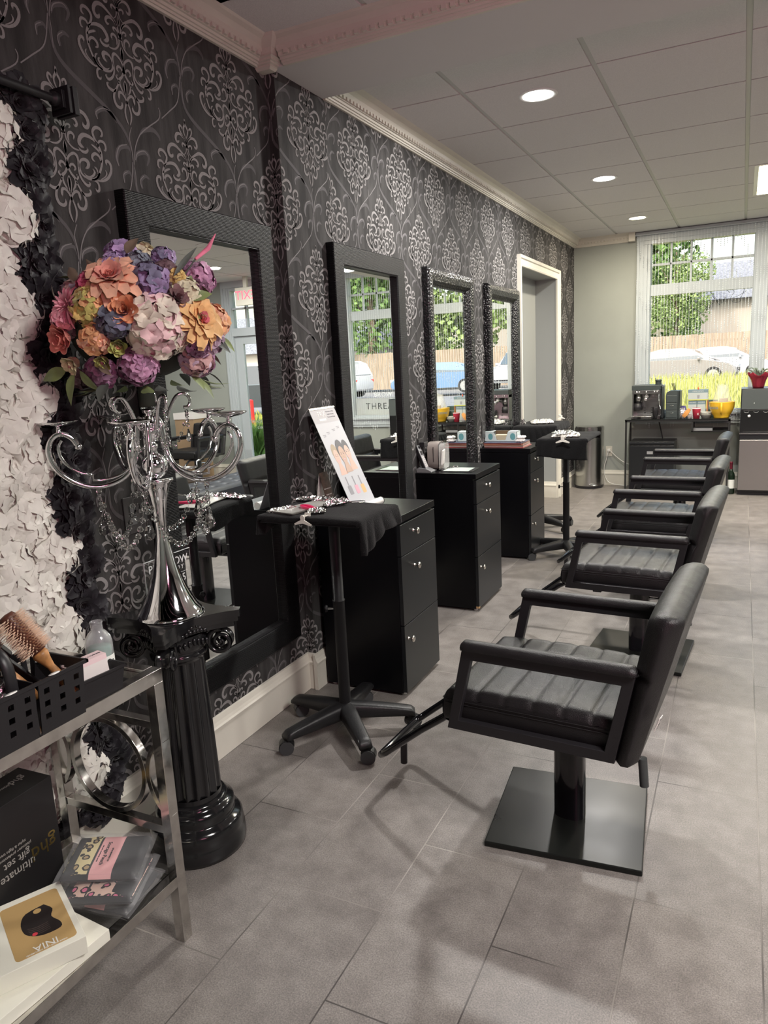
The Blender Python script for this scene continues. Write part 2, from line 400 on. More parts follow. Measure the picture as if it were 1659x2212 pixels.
mb = MB()
mb.box(-2.3, XR+0.2, YB-0.2, YF+0.16, ZC+0.012, ZC+0.3, 1)
xs = [-1.255+0.6125*k for k in range(-1, 13)]
def tiles(y0, y1, ys):
    cuts = [y0]+[y for y in ys if y0+0.02 < y < y1-0.02]+[y1]
    for i in range(len(xs)-1):
        a = xs[i]+0.012; b = xs[i+1]-0.012
        if a < XW2-0.08: a = XW2-0.08
        if b > XR: b = XR
        if b <= a: continue
        for j in range(len(cuts)-1):
            mb.box(a, b, cuts[j]+0.006, cuts[j+1]-0.006, ZC-0.004, ZC+0.011, 0)
tiles(3.06, YF, [3.60+0.622*k for k in range(0, 9)])
tiles(YB, 2.66, [2.30-0.61*k for k in range(0, 9)])
for x in xs[1:]:
    mb.box(x-0.0115, x+0.0115, 3.06, YF, ZC+0.002, ZC+0.0125, 1)
    mb.box(x-0.0115, x+0.0115, YB, 2.66, ZC+0.002, ZC+0.0125, 1)
mb.build('ceiling', [m_ceil, m_tee], kind='structure')
mb = MB(); mb.box(XW2-0.04, XR, 2.68, 3.075, 2.625, ZC+0.02); mb.build('trim_1', m_beam, kind='structure', bevel=0.003)

# left wall: papered, with a jog at the beam and a niche with a cased opening
NY0, NY1, NZ = 6.27, 7.63, 2.235
mb = MB()
mb.box(XW1-0.15, XW1, YB, YJ, 0, ZC, 0)
mb.box(XW1-0.15, XW2, YJ, NY0, 0, ZC, 0)
mb.box(XW1-0.15, XW2, NY0, NY1, NZ, ZC, 0)
mb.box(XW1-0.15, XW2, NY1, YF+0.1, 0, ZC, 0)
SEAM = 3.085
def wpt(yu, z, off):
    # unrolled wallpaper coordinate -> world, wrapping the jog
    if yu < YJ-0.0: return Vector((XW1+off, yu, z))
    if yu < YJ+0.045: return Vector((XW1+(yu-YJ), YJ-off, z))
    return Vector((XW2+off, yu-0.045, z))
def paper_strokes(strokes, yc, zc, lo, hi, mi, off, mirror=False, k=3):
    for s in strokes:
        P = smooth_path([(a/1e4, b/1e4, c/1e4) for a, b, c in s], k)
        for sg in ((1, -1) if mirror else (1,)):
            pts = []
            n = len(P)
            for i in range(n):
                a = P[max(i-1, 0)]; b = P[min(i+1, n-1)]
                dx, dy = b[0]-a[0], b[1]-a[1]; L = math.hypot(dx, dy) or 1
                nx, ny = -dy/L*P[i][2]/2, dx/L*P[i][2]/2
                pts.append(((P[i][0]+nx)*sg, P[i][1]+ny)); pts.append(((P[i][0]-nx)*sg, P[i][1]-ny))
            polys = [[pts[2*i], pts[2*i+1], pts[2*i+3], pts[2*i+2]] for i in range(n-1)]
            if mirror:
                for c in (P[0], P[-1]):
                    if c[2] > 0.0016:
                        polys.append([((c[0]+c[2]/2*math.cos(PI*q/4))*sg, c[1]+c[2]/2*math.sin(PI*q/4)) for q in range(8)])
            for q in polys:
                cy = yc+sum(p[0] for p in q)/len(q); cz = zc+sum(p[1] for p in q)/len(q)
                if cy < lo or cy > hi or cz > ZC or cz < 0.1: continue
                if NY0+0.045-0.02 < cy < NY1+0.045+0.02 and cz < NZ+0.02: continue
                mb.add([wpt(yc+p[0], zc+p[1], off) for p in q], [tuple(range(len(q)))], mi)
def paper_field(y0, per, lo, hi, n0, n1):
    for k in range(n0, n1):
        for row in range(0, 9):
            z = 2.457+0.3275-0.3275*row
            y = y0+per*k+(0 if row % 2 == 1 else per/2)
            if y < lo-0.3 or y > hi+0.3: continue
            paper_strokes(MOTIF, y, z, lo, hi, 1, 0.0011, True)
            if y > -0.4:
                zn = z-0.009; yn = y+per/2
                paper_strokes(VINE_BAND, yn, zn, lo, hi, 2, 0.0005)
                paper_strokes(VINE_RIDGE, yn, zn, lo, hi, 3, 0.0008)
paper_field(1.903, 0.535, -0.6, SEAM+0.045, -5, 4)
paper_field(3.345+0.045, 0.52, SEAM+0.045, YF+0.045, -1, 11)
mb.build('wall_left', [m_paper, m_damask, m_band, m_ridge], kind='structure')
# niche behind the opening
m_niche = mat('grey_niche_paint', (0.30, 0.31, 0.30), 0.6)
mb = MB()
mb.box(-1.99, -1.93, NY0-0.1, NY1+0.1, 0, NZ+0.05)
mb.box(-1.94, XW2-0.002, NY1-0.004, NY1+0.05, 0, NZ+0.002)
mb.box(-1.94, XW2-0.002, NY0-0.05, NY0+0.004, 0, NZ+0.002)
mb.box(-1.94, XW2-0.002, NY0, NY1, NZ-0.004, NZ+0.05)
mb.build('wall_niche', m_niche, kind='structure')
# door casing around the niche
mb = MB()
def casing_frame(mb, W, T):
    # W: list of (out, across) profile from inner edge
    pass
prof = [(0, 0), (0.018, 0), (0.022, 0.012), (0.018, 0.02), (0.018, 0.055), (0.03, 0.062), (0.034, 0.085), (0, 0.085)]
zt = NZ+0.005
def uframe(mb, prof, x, y0, y1, ztop, zbot=0, sgn=1, mi=0):
    # U shaped casing on a wall x=const facing +x, mitred
    rings = []
    for (y, z, dy, dz) in ((y0, zbot, -1, 0), (y0, ztop, -1, 1), (y1, ztop, 1, 1), (y1, zbot, 1, 0)):
        rings.append([Vector((x+sgn*o, y+dy*a, z+dz*a)) for o, a in prof])
    n = len(prof)
    for i in range(3):
        mb.add(rings[i]+rings[i+1], [(k, (k+1) % n, n+(k+1) % n, n+k) for k in range(n)], mi)
uframe(mb, prof, XW2, NY0+0.01, NY1-0.01, NZ-0.01)
mb.build('door_1', m_trim, kind='structure')

# far wall with openings for two windows and the entry door
WA = (-0.915, 0.06); WB = (0.20, 1.16); WZ = (0.84, 2.575); DX = (2.02, 2.93); DZ = 2.60
mb = MB()
def fw(x0, x1, z0, z1): mb.box(x0, x1, YF, YF+0.14, z0, z1)
fw(-2.3, WA[0]-0.03, 0, ZC+0.1); fw(WB[1]+0.03, DX[0]-0.05, 0, ZC+0.1); fw(DX[1]+0.05, XR+0.2, 0, ZC+0.1)
fw(WA[0]-0.03, WB[1]+0.03, 0, WZ[0]-0.03); fw(WA[0]-0.03, WB[1]+0.03, WZ[1]+0.03, ZC+0.1)
fw(DX[0]-0.05, DX[1]+0.05, DZ+0.04, ZC+0.1)
mb.build('wall_far', m_wall, kind='structure')
mb = MB(); mb.box(XR, XR+0.15, YB-0.2, YF+0.16, 0, ZC+0.1); mb.build('wall_right', m_wall, kind='structure')
mb = MB(); mb.box(-2.3, XR+0.2, YB-0.15, YB, 0, ZC+0.1); mb.build('wall_back', m_wall, kind='structure')
mb = MB(); mb.box(-3, XR+1, YB-1, YF+0.5, ZC+0.32, ZC+0.45); mb.build('roof', m_beam, kind='structure')

# crown mouldings with dentils
CP = [(0, 0), (0.012, 0), (0.016, 0.006), (0.022, 0.006), (0.024, 0.013), (0.031, 0.013), (0.034, 0.021), (0.042, 0.022), (0.044, 0.034), (0.052, 0.038), (0.058, 0.055), (0.072, 0.070), (0.088, 0.078), (0.096, 0.084), (0.096, 0.092), (0, 0.092)]
ZB = 2.622
def crown(name, p0, p1, nrm, dent=0.034, skip=0.0, dents=True):
    mb = MB()
    mb.sweep(CP, (p0[0], p0[1], ZB), (p1[0], p1[1], ZB), nrm)
    a = Vector((p0[0], p0[1], 0)); b = Vector((p1[0], p1[1], 0)); d = (b-a); L = d.length; d.normalize(); n = Vector(nrm)
    if dents:
        k = 0.03
        while k < L-0.02:
            c = a+d*k
            q = [c+n*0.040, c+n*0.0535, c+d*dent*0.55+n*0.0535, c+d*dent*0.55+n*0.040]
            mb.add([Vector((p.x, p.y, ZB+0.024)) for p in q]+[Vector((p.x, p.y, ZB+0.040)) for p in q], [(3, 2, 1, 0), (4, 5, 6, 7), (0, 1, 5, 4), (1, 2, 6, 5), (2, 3, 7, 6), (3, 0, 4, 7)])
            k += dent
    mb.build(name, m_trim, kind='structure')
crown('trim_2', (XW1, -1.6), (XW1, 2.68), (1, 0, 0))
crown('trim_3', (-1.66, 2.68), (XR, 2.68), (0, -1, 0))
crown('trim_4', (XW2, 3.075), (XW2, YF), (1, 0, 0))
crown('trim_5', (XW2, YF), (-1.13, YF), (0, -1, 0))
mb = MB(); mb.box(-1.135, -1.07, YF-0.10, YF, ZB-0.005, ZC-0.003); mb.build('trim_6', m_trim, kind='structure', bevel=0.002)
# corner block where the two near mouldings meet
mb = MB()
c0, c1 = (XW1+0.0, 2.68)
steps = [(0.030, 0.0), (0.040, 0.008), (0.040, 0.014), (0.048, 0.016), (0.048, 0.022), (0.056, 0.024), (0.056, 0.032), (0.064, 0.036), (0.060, 0.044), (0.066, 0.060), (0.094, 0.086), (0.100, 0.096)]
for i in range(len(steps)-1):
    a, z0 = steps[i]; b, z1 = steps[i+1]
    mb.frustum((XW1, XW1+a+0.03, 2.68-a-0.01, 2.68, ZB-0.012+z0), (XW1, XW1+b+0.03, 2.68-b-0.01, 2.68, ZB-0.012+z1))
mb.build('trim_7', m_trim, kind='structure')

# baseboards
BP = [(0, 0), (0.018, 0), (0.018, 0.118), (0.022, 0.121), (0.024, 0.132), (0.018, 0.138), (0.013, 0.150), (0.009, 0.168), (0, 0.170)]
def base(name, segs):
    mb = MB()
    for p0, p1, n in segs: mb.sweep(BP, (p0[0], p0[1], 0), (p1[0], p1[1], 0), n)
    mb.build(name, m_trim, kind='structure')
base('baseboard_left', [((XW1, -1), (XW1, YJ), (1, 0, 0)), ((XW1, YJ), (XW2+0.0, YJ), (0, -1, 0)), ((XW2, YJ), (XW2, NY0-0.085), (1, 0, 0)), ((XW2, NY1+0.085), (XW2, YF), (1, 0, 0)), ((XW2+0.0, YJ-0.024), (XW2, YJ+0.001), (1, 0, 0))])
base('baseboard_niche', [((-1.93, NY1), (XW2-0.0, NY1), (0, -1, 0)), ((-1.93, NY0), (-1.93, NY1), (1, 0, 0))])
base('baseboard_far', [((XW2, YF), (1.9, YF), (0, -1, 0)), ((3.05, YF), (XR, YF), (0, -1, 0))])

# ---------------------------------------------------------------- windows and entry door
m_glass = mat('window_glass', (1, 1, 1), 0.0, trans=1.0, ior=1.01)
def window(name, x0, x1, left_casing, right_casing):
    z0, z1 = WZ
    w = MB()
    y0, y1 = YF+0.02, YF+0.09
    w.box(x0-0.035, x0, y0, y1, z0-0.03, z1+0.03); w.box(x1, x1+0.035, y0, y1, z0-0.03, z1+0.03)
    w.box(x0-0.035, x1+0.035, y0, y1, z1, z1+0.03); w.box(x0-0.035, x1+0.035, y0, y1, z0-0.04, z0)
    w.box(x0, x1, y0+0.005, y1-0.005, 2.05, 2.165)      # transom bar
    cols = 5; dx = (x1-x0)/cols
    for i in range(1, cols):
        w.box(x0+dx*i-0.011, x0+dx*i+0.011, y0+0.02, y1-0.02, 2.16, z1)
    w.box(x0, x1, y0+0.02, y1-0.02, 2.355, 2.38)
    o = w.build(name, m_white_shade, kind='structure', bevel=0.003)
    g = MB(); g.box(x0, x1, YF+0.052, YF+0.056, z0, 2.06); g.box(x0, x1, YF+0.052, YF+0.056, 2.15, z1)
    g.build('pane', m_glass, parent=o)
    return o
win1 = window('window_1', WA[0], WA[1], True, False)
win2 = window('window_2', WB[0], WB[1], False, True)
# casing round the twin window, mullion, head and stool
mb = MB()
def vcas(x, s):
    for a, b, o in ((0.0, 0.03, 0.012), (0.03, 0.075, 0.018), (0.075, 0.11, 0.026), (0.11, 0.135, 0.038)):
        xa, xb = sorted((x+s*a, x+s*b)); mb.box(xa, xb, YF-o, YF+0.03, 0.80, WZ[1]+0.075)
vcas(WA[0]-0.005, -1); vcas(WB[1]+0.005, 1)
mb.box(WA[1]+0.005, WB[0]-0.005, YF-0.02, YF+0.08, 0.8, WZ[1]+0.01)
for a, b, o in ((0.0, 0.04, 0.014), (0.04, 0.09, 0.022), (0.09, 0.125, 0.045)):
    mb.box(WA[0]-0.14-o*0.3, WB[1]+0.14+o*0.3, YF-o-0.01, YF+0.03, WZ[1]+a, WZ[1]+b)
mb.box(WA[0]-0.16, WB[1]+0.16, YF-0.055, YF+0.06, 0.79, 0.815)
mb.box(WA[0]-0.13, WB[1]+0.13, YF-0.03, YF, 0.72, 0.79); mb.box(WA[0]-0.13, WB[1]+0.13, YF-0.022, YF, 0.69, 0.72)
mb.build('trim_8', m_white_shade, kind='structure', bevel=0.002)
# entry door with transom
mb = MB()
x0, x1 = DX
for a, b, o in ((0.0, 0.03, 0.012), (0.03, 0.075, 0.018), (0.075, 0.11, 0.028)):
    for x, s in ((x0-0.02, -1), (x1+0.02, 1)):
        xa, xb = sorted((x+s*a, x+s*b)); mb.box(xa, xb, YF-o, YF+0.05, 0, DZ+0.10)
mb.box(x0-0.13, x1+0.13, YF-0.03, YF+0.05, DZ+0.02, DZ+0.108)
mb.box(x0-0.045, x0, YF, YF+0.12, 0, DZ+0.03); mb.box(x1, x1+0.045, YF, YF+0.12, 0, DZ+0.03); mb.box(x0, x1, YF, YF+0.12, DZ-0.02, DZ+0.03)
mb.box(x0, x1, YF, YF+0.12, 1.97, 2.08)
for i in range(1, 4): mb.box(x0+(x1-x0)/4*i-0.012, x0+(x1-x0)/4*i+0.012, YF+0.03, YF+0.09, 2.08, DZ)
mb.box(x0, x1, YF+0.03, YF+0.09, 2.33, 2.355)
door = mb.build('door_2', m_white_shade, kind='structure', bevel=0.002)
d = MB(); dg = (x0+0.13, x1-0.13, 0.26, 1.86)
d.box(x0, dg[0], YF+0.04, YF+0.09, 0.01, 1.97); d.box(dg[1], x1, YF+0.04, YF+0.09, 0.01, 1.97); d.box(dg[0], dg[1], YF+0.04, YF+0.09, 0.01, dg[2]); d.box(dg[0], dg[1], YF+0.04, YF+0.09, dg[3], 1.97)
d.build('door_leaf', m_white_shade, parent=door, bevel=0.004)
g = MB(); g.box(dg[0], dg[1], YF+0.063, YF+0.067, dg[2], dg[3]); g.box(x0, x1, YF+0.063, YF+0.067, 2.08, DZ-0.02); g.build('pane', m_glass, parent=door)
m_vinyl = mat('dark_vinyl', (0.05, 0.06, 0.06), 0.5)
# door lettering faces the street, so it reads reversed from inside
Mo = lambda x, z: frameM((x, YF+0.0685, z), (-1, 0, 0), (0, 0, 1))
text('25', 0.17, Mo(2.45, 1.70), m_vinyl, door, sx=1.1)
text('SUITE A', 0.075, Mo(2.45, 1.52), m_vinyl, door, spacing=1.25)
m_wv = mat('white_vinyl', (0.75, 0.78, 0.8), 0.5)
text('BRAZILIAN BLOWOUT', 0.06, Mo(2.47, 0.78), m_wv, door)
text('CERTIFIED SALON', 0.05, Mo(2.47, 0.69), m_wv, door, spacing=1.1)
m_frost = mat('frosted_film', (0.78, 0.82, 0.82), 0.6, alpha=0.75)
g = MB(); g.box(WB[0], WB[1], YF+0.0575, YF+0.0578, WZ[0], 1.06); g.build('frosted_film', m_frost, parent=win2)
text('THREADING', 0.115, frameM((0.66, YF+0.0570, 0.95), (-1, 0, 0), (0, 0, 1)), m_vinyl, win2, spacing=1.15)
text('BROW BAR', 0.08, frameM((0.66, YF+0.0500, 1.10), (-1, 0, 0), (0, 0, 1)), m_wv, win2, spacing=1.15)

# ---------------------------------------------------------------- ceiling lamps
m_lamp = mat('lamp_diffuser', (1, 1, 1), 0.5, emit=(1.0, 0.97, 0.92), estr=14)
m_lampw = mat('lamp_diffuser_warm', (1, 1, 1), 0.5, emit=(1.0, 0.90, 0.62), estr=7)
m_lamprim = mat('lamp_rim', (0.8, 0.8, 0.78), 0.4)
def downlight(x, y, label, warm=False, en=22, group=None):
    t = thing('ceiling_downlight', label, 'ceiling light', (x, y, ZC-0.004), group=group)
    mb = MB(); mb.lathe([(0.074, 0), (0.074, -0.004), (0.088, -0.005), (0.094, -0.002), (0.094, 0)], 40); mb.build('trim_ring', m_lamprim, t)
    mb = MB(); mb.lathe([(0.0, -0.003), (0.0745, -0.003)], 40); mb.build('diffuser', m_lampw if warm else m_lamp, t)
    l = light('downlight_lamp', 'AREA', (0, 0, -0.012), (0, 0, 0), en, (1, 0.88, 0.68) if warm else (1, 0.97, 0.93), shape='DISK', size=0.14)
    l.parent = t
downlight(-0.947, 3.828, 'bright round white ceiling downlight nearest the camera, just past the beam')
downlight(-0.955, 5.786, 'round white ceiling downlight in the middle of the row of three')
downlight(-0.946, 7.60, 'smaller looking warm yellow ceiling downlight closest to the far wall', True, 12)
for x, y, lb in ((2.2, 7.3, 'round ceiling downlight seen in the nearest mirror, above and left of the exit sign'), (2.2, 4.8, 'round ceiling downlight outside the frame, over the aisle right of the tufted bench'), (3.8, 6.0, 'round ceiling downlight outside the frame, in front of the spare chairs')):
    downlight(x, y, lb, en=16, group='downlights outside the frame')
t = thing('ceiling_panel_light', 'added rectangular ceiling light panel behind the photographer, outside the frame', 'ceiling light', (1.3, 0.9, ZC-0.004))  # unseen panel added to spread the light and soften floor shadows
mb = MB(); mb.box(-0.565, 0.565, -0.30, 0.30, -0.004, 0.004); mb.build('trim_frame', m_lamprim, t)
mb = MB(); mb.box(-0.535, 0.535, -0.27, 0.27, -0.0075, -0.004); mb.build('diffuser', m_lamp, t)
l = light('panel_lamp', 'AREA', (0, 0, -0.015), (0, 0, 0), 34, (1, 0.96, 0.92), shape='RECTANGLE', size=1.07, size_y=0.54); l.parent = t
t = thing('ceiling_panel_light', 'rectangular glowing ceiling light panel at the right edge of the photo', 'ceiling light', (0.32, 6.66, ZC-0.004))
mb = MB(); mb.box(-0.30, 0.30, -0.565, 0.565, -0.004, 0.004); mb.box(-0.275, 0.275, -0.54, 0.54, -0.006, -0.004)
mb.build('trim_frame', m_lamprim, t)
mb = MB(); mb.box(-0.27, 0.27, -0.535, 0.535, -0.0075, -0.006); mb.build('diffuser', m_lampw, t)
l = light('panel_lamp', 'AREA', (0, 0, -0.015), (0, 0, 0), 25, (1, 0.95, 0.85), shape='RECTANGLE', size=0.54, size_y=1.07); l.parent = t
# ---------------------------------------------------------------- mirrors
m_mirror = mat('mirror_glass', (0.92, 0.95, 0.94), 0.0, metal=1.0)
def woven_material(name, kind):
    m = bpy.data.materials.new(name); m.use_nodes = True
    nt = m.node_tree; b = nt.nodes['Principled BSDF']; L = nt.links.new; N = nt.nodes.new
    tc = N('ShaderNodeTexCoord')
    b.inputs['Base Color'].default_value = (0.006, 0.006, 0.007, 1); b.inputs['Roughness'].default_value = 0.40; b.inputs['Specular IOR Level'].default_value = 0.3
    if kind == 'weave':
        mp = N('ShaderNodeMapping'); mp.inputs['Scale'].default_value = (1, 1, 1); L(tc.outputs['Object'], mp.inputs['Vector'])
        sp = N('ShaderNodeSeparateXYZ'); L(mp.outputs[0], sp.inputs[0])
        cb = N('ShaderNodeCombineXYZ'); L(sp.outputs['Y'], cb.inputs['X']); L(sp.outputs['Z'], cb.inputs['Y'])
        br = N('ShaderNodeTexBrick'); br.offset = 0.5; br.inputs['Scale'].default_value = 1; br.inputs['Brick Width'].default_value = 0.013; br.inputs['Row Height'].default_value = 0.0052
        br.inputs['Mortar Size'].default_value = 0.0014; br.inputs['Mortar Smooth'].default_value = 1.0
        L(cb.outputs[0], br.inputs['Vector']); h = br.outputs['Fac']; st, di = -1.0, 0.004
    else:
        vo = N('ShaderNodeTexVoronoi'); vo.inputs['Scale'].default_value = 95; mp = N('ShaderNodeMapping'); mp.inputs['Scale'].default_value = (1, 1, 0.75); L(tc.outputs['Object'], mp.inputs['Vector']); L(mp.outputs[0], vo.inputs['Vector'])
        h = vo.outputs['Distance']; st, di = 1.0, 0.005
        b.inputs['Roughness'].default_value = 0.28; b.inputs['Specular IOR Level'].default_value = 0.6
    bp = N('ShaderNodeBump'); bp.inputs['Strength'].default_value = abs(st); bp.invert = st < 0; bp.inputs['Distance'].default_value = di
    L(h, bp.inputs['Height']); L(bp.outputs[0], b.inputs['Normal'])
    return m
m_weave = woven_material('black_woven_frame', 'weave'); m_hammer = woven_material('black_hammered_frame', 'hammer')

def mirror(xw, y0, y1, z0, z1, b, style, label, th=0.04):
    t = thing('wall_mirror', label, 'mirror', (xw, (y0+y1)/2, z0), group='black framed mirrors on the papered wall')
    w = (y1-y0)/2; h = z1-z0
    mb = MB()
    if style == 'flat': prof = [(0, 0.0), (0.0, th-0.004), (0.004, th), (b-0.006, th), (b, th-0.006), (b, 0.008)]
    else: prof = [(0, 0.0), (0.0, th*0.72), (0.012, th*0.93), (b*0.35, th), (b*0.7, th*0.86), (b*0.93, th*0.42), (b, th*0.36), (b, 0.008)]
    corners = [(-w, 0, 1, 1), (w, 0, -1, 1), (w, h, -1, -1), (-w, h, 1, -1)]
    rings = [[Vector((o, cy+sy*a, cz+sz*a)) for a, o in prof] for cy, cz, sy, sz in corners]
    n = len(prof)
    for i in range(4):
        j = (i+1) % 4
        mb.add(rings[i]+rings[j], [(k, k+1, n+k+1, n+k) for k in range(n-1)])
    mb.build('frame', m_weave if style == 'flat' else m_hammer, t)
    g = MB(); a = w-b; bv = 0.022; zz0, zz1 = b, h-b
    gx = 0.014
    P = [(-a, zz0), (a, zz0), (a, zz1), (-a, zz1)]; Q = [(-a+bv, zz0+bv), (a-bv, zz0+bv), (a-bv, zz1-bv), (-a+bv, zz1-bv)]
    vs = [Vector((gx-0.0012, y, z)) for y, z in P]+[Vector((gx, y, z)) for y, z in Q]
    g.add(vs, [(4, 5, 6, 7), (0, 1, 5, 4), (1, 2, 6, 5), (2, 3, 7, 6), (3, 0, 4, 7)])
    g.add([Vector((0.006, y, z)) for y, z in P], [(3, 2, 1, 0)])
    g.build('glass', m_mirror, t)
    return t
mirror(XW1, 1.805, 2.597, 0.29, 2.025, 0.10, 'flat', 'large black woven frame mirror nearest the camera, behind the flower arrangement')
mirror(XW2, 3.020, 3.800, 0.30, 2.015, 0.095, 'flat', 'black woven frame mirror above the first cabinet, just past the wall corner')
mirror(XW2, 4.130, 4.950, 0.30, 2.015, 0.105, 'round', 'black hammered frame mirror above the cabinet that holds the cordless phone', 0.05)
mirror(XW2, 5.285, 6.110, 0.30, 2.010, 0.105, 'round', 'black hammered frame mirror closest to the doorway', 0.05)

# ---------------------------------------------------------------- drawer cabinets
m_lam = mat('black_laminate', (0.003, 0.003, 0.004), 0.30, spec=0.25, bump=0.03, bscale=500)
m_lamf = mat('black_drawer_front', (0.007, 0.008, 0.0095), 0.36, bump=0.04, bscale=400)
m_knob = mat('brushed_nickel', (0.72, 0.69, 0.62), 0.22, metal=1.0)
m_whiteplast = mat('white_plastic', (0.75, 0.74, 0.70), 0.4)
m_chip = mat('exposed_chipboard', (0.45, 0.28, 0.14), 0.8)
def cabinet(xf, y0, y1, label, ky, chip=False):
    # origin: floor, back near corner
    t = thing('drawer_cabinet', label, 'cabinet', (XW2+0.001, y0, 0), group='black drawer cabinets under the mirrors')
    D = xf-XW2; W = y1-y0
    mb = MB(); mb.box(0.002 if y0 > YJ+0.1 else 0.026, D-0.019, 0, W, 0.014, 0.793)
    # notch behind for the baseboard
    mb.build('body', m_lam, t, bevel=0.0015)
    mb = MB(); mb.box(0.0, D, -0.003, W+0.003, 0.794, 0.824); mb.build('countertop', m_lam, t, bevel=0.0015)
    for i, (a, b, kz) in enumerate(((0.648, 0.784, 0.735), (0.334, 0.644, 0.577), (0.020, 0.330, 0.266))):
        mb = MB(); mb.box(D-0.018, D, 0.002, W-0.002, a, b)
        dr = mb.build('drawer' if i < 2 else 'door', m_lamf, t, bevel=0.001)
        k = MB(); M = frameM((D, ky[i]-y0, kz), (0, 1, 0), (0, 0, 1)); M = M
        k.lathe([(0.0, 0.0), (0.0075, 0.0), (0.0075, 0.002), (0.0045, 0.004), (0.0040, 0.014), (0.007, 0.018), (0.0135, 0.021), (0.0150, 0.025), (0.0125, 0.029), (0.006, 0.031), (0.0, 0.0315)], 24, M)
        k.build('knob', m_knob, dr)
    f = MB()
    f = None
    for x in (0.05, D-0.03):
        for y in (0.03, W-0.03):
            f = MB(); f.cyl((x, y, 0), (x, y, 0.015), 0.012, seg=12); f.build('foot', m_whiteplast, t)
    if chip:
        c = MB(); c.box(D-0.019, D+0.0006, 0.0004, 0.018, 0.0185, 0.030); c.build('chipped_corner', m_chip, t)
    return t
cabinet(-1.285, 2.738, 3.133, 'black drawer cabinet nearest the camera, with the poster stand on top', (2.874, 2.874, 2.775))
cabinet(-1.345, 3.922, 4.385, 'black drawer cabinet with a cordless phone on top and a chipped bottom corner', (4.10, 4.095, 3.965), True)
cabinet(-1.345, 5.130, 5.535, 'black drawer cabinet farthest down the wall, with red magazines on top', (5.25, 5.24, 5.165))

# ---------------------------------------------------------------- styling chairs
def leather_material():
    m = mat('black_leather', (0.009, 0.008, 0.009), 0.38, bump=0.35, bscale=420, rnoise=0.06, nscale=25, spec=0.55)
    return m
m_leather = leather_material()
m_chairmetal = mat('satin_black_steel', (0.016, 0.015, 0.017), 0.36, bump=0.02, bscale=300)
m_gloss = mat('gloss_black_steel', (0.008, 0.008, 0.010), 0.10, coat=0.4)
m_baseplate = mat('black_base_plate', (0.009, 0.010, 0.009), 0.30, rnoise=0.03, nscale=6, spec=0.35)
m_tagw = mat('white_fabric_tag', (0.75, 0.73, 0.70), 0.8)
m_ink = mat('black_ink', (0.02, 0.02, 0.02), 0.6)
m_grip = mat('grey_rubber_grip', (0.05, 0.055, 0.055), 0.5)
m_chrome = mat('chrome', (0.86, 0.86, 0.88), 0.06, metal=1.0)
m_stitch = mat('dark_stitching', (0.010, 0.009, 0.010), 0.7)

def padded(mb, nx, ny, fn, mi=0):
    mb.grid(fn, nx, ny, mi)

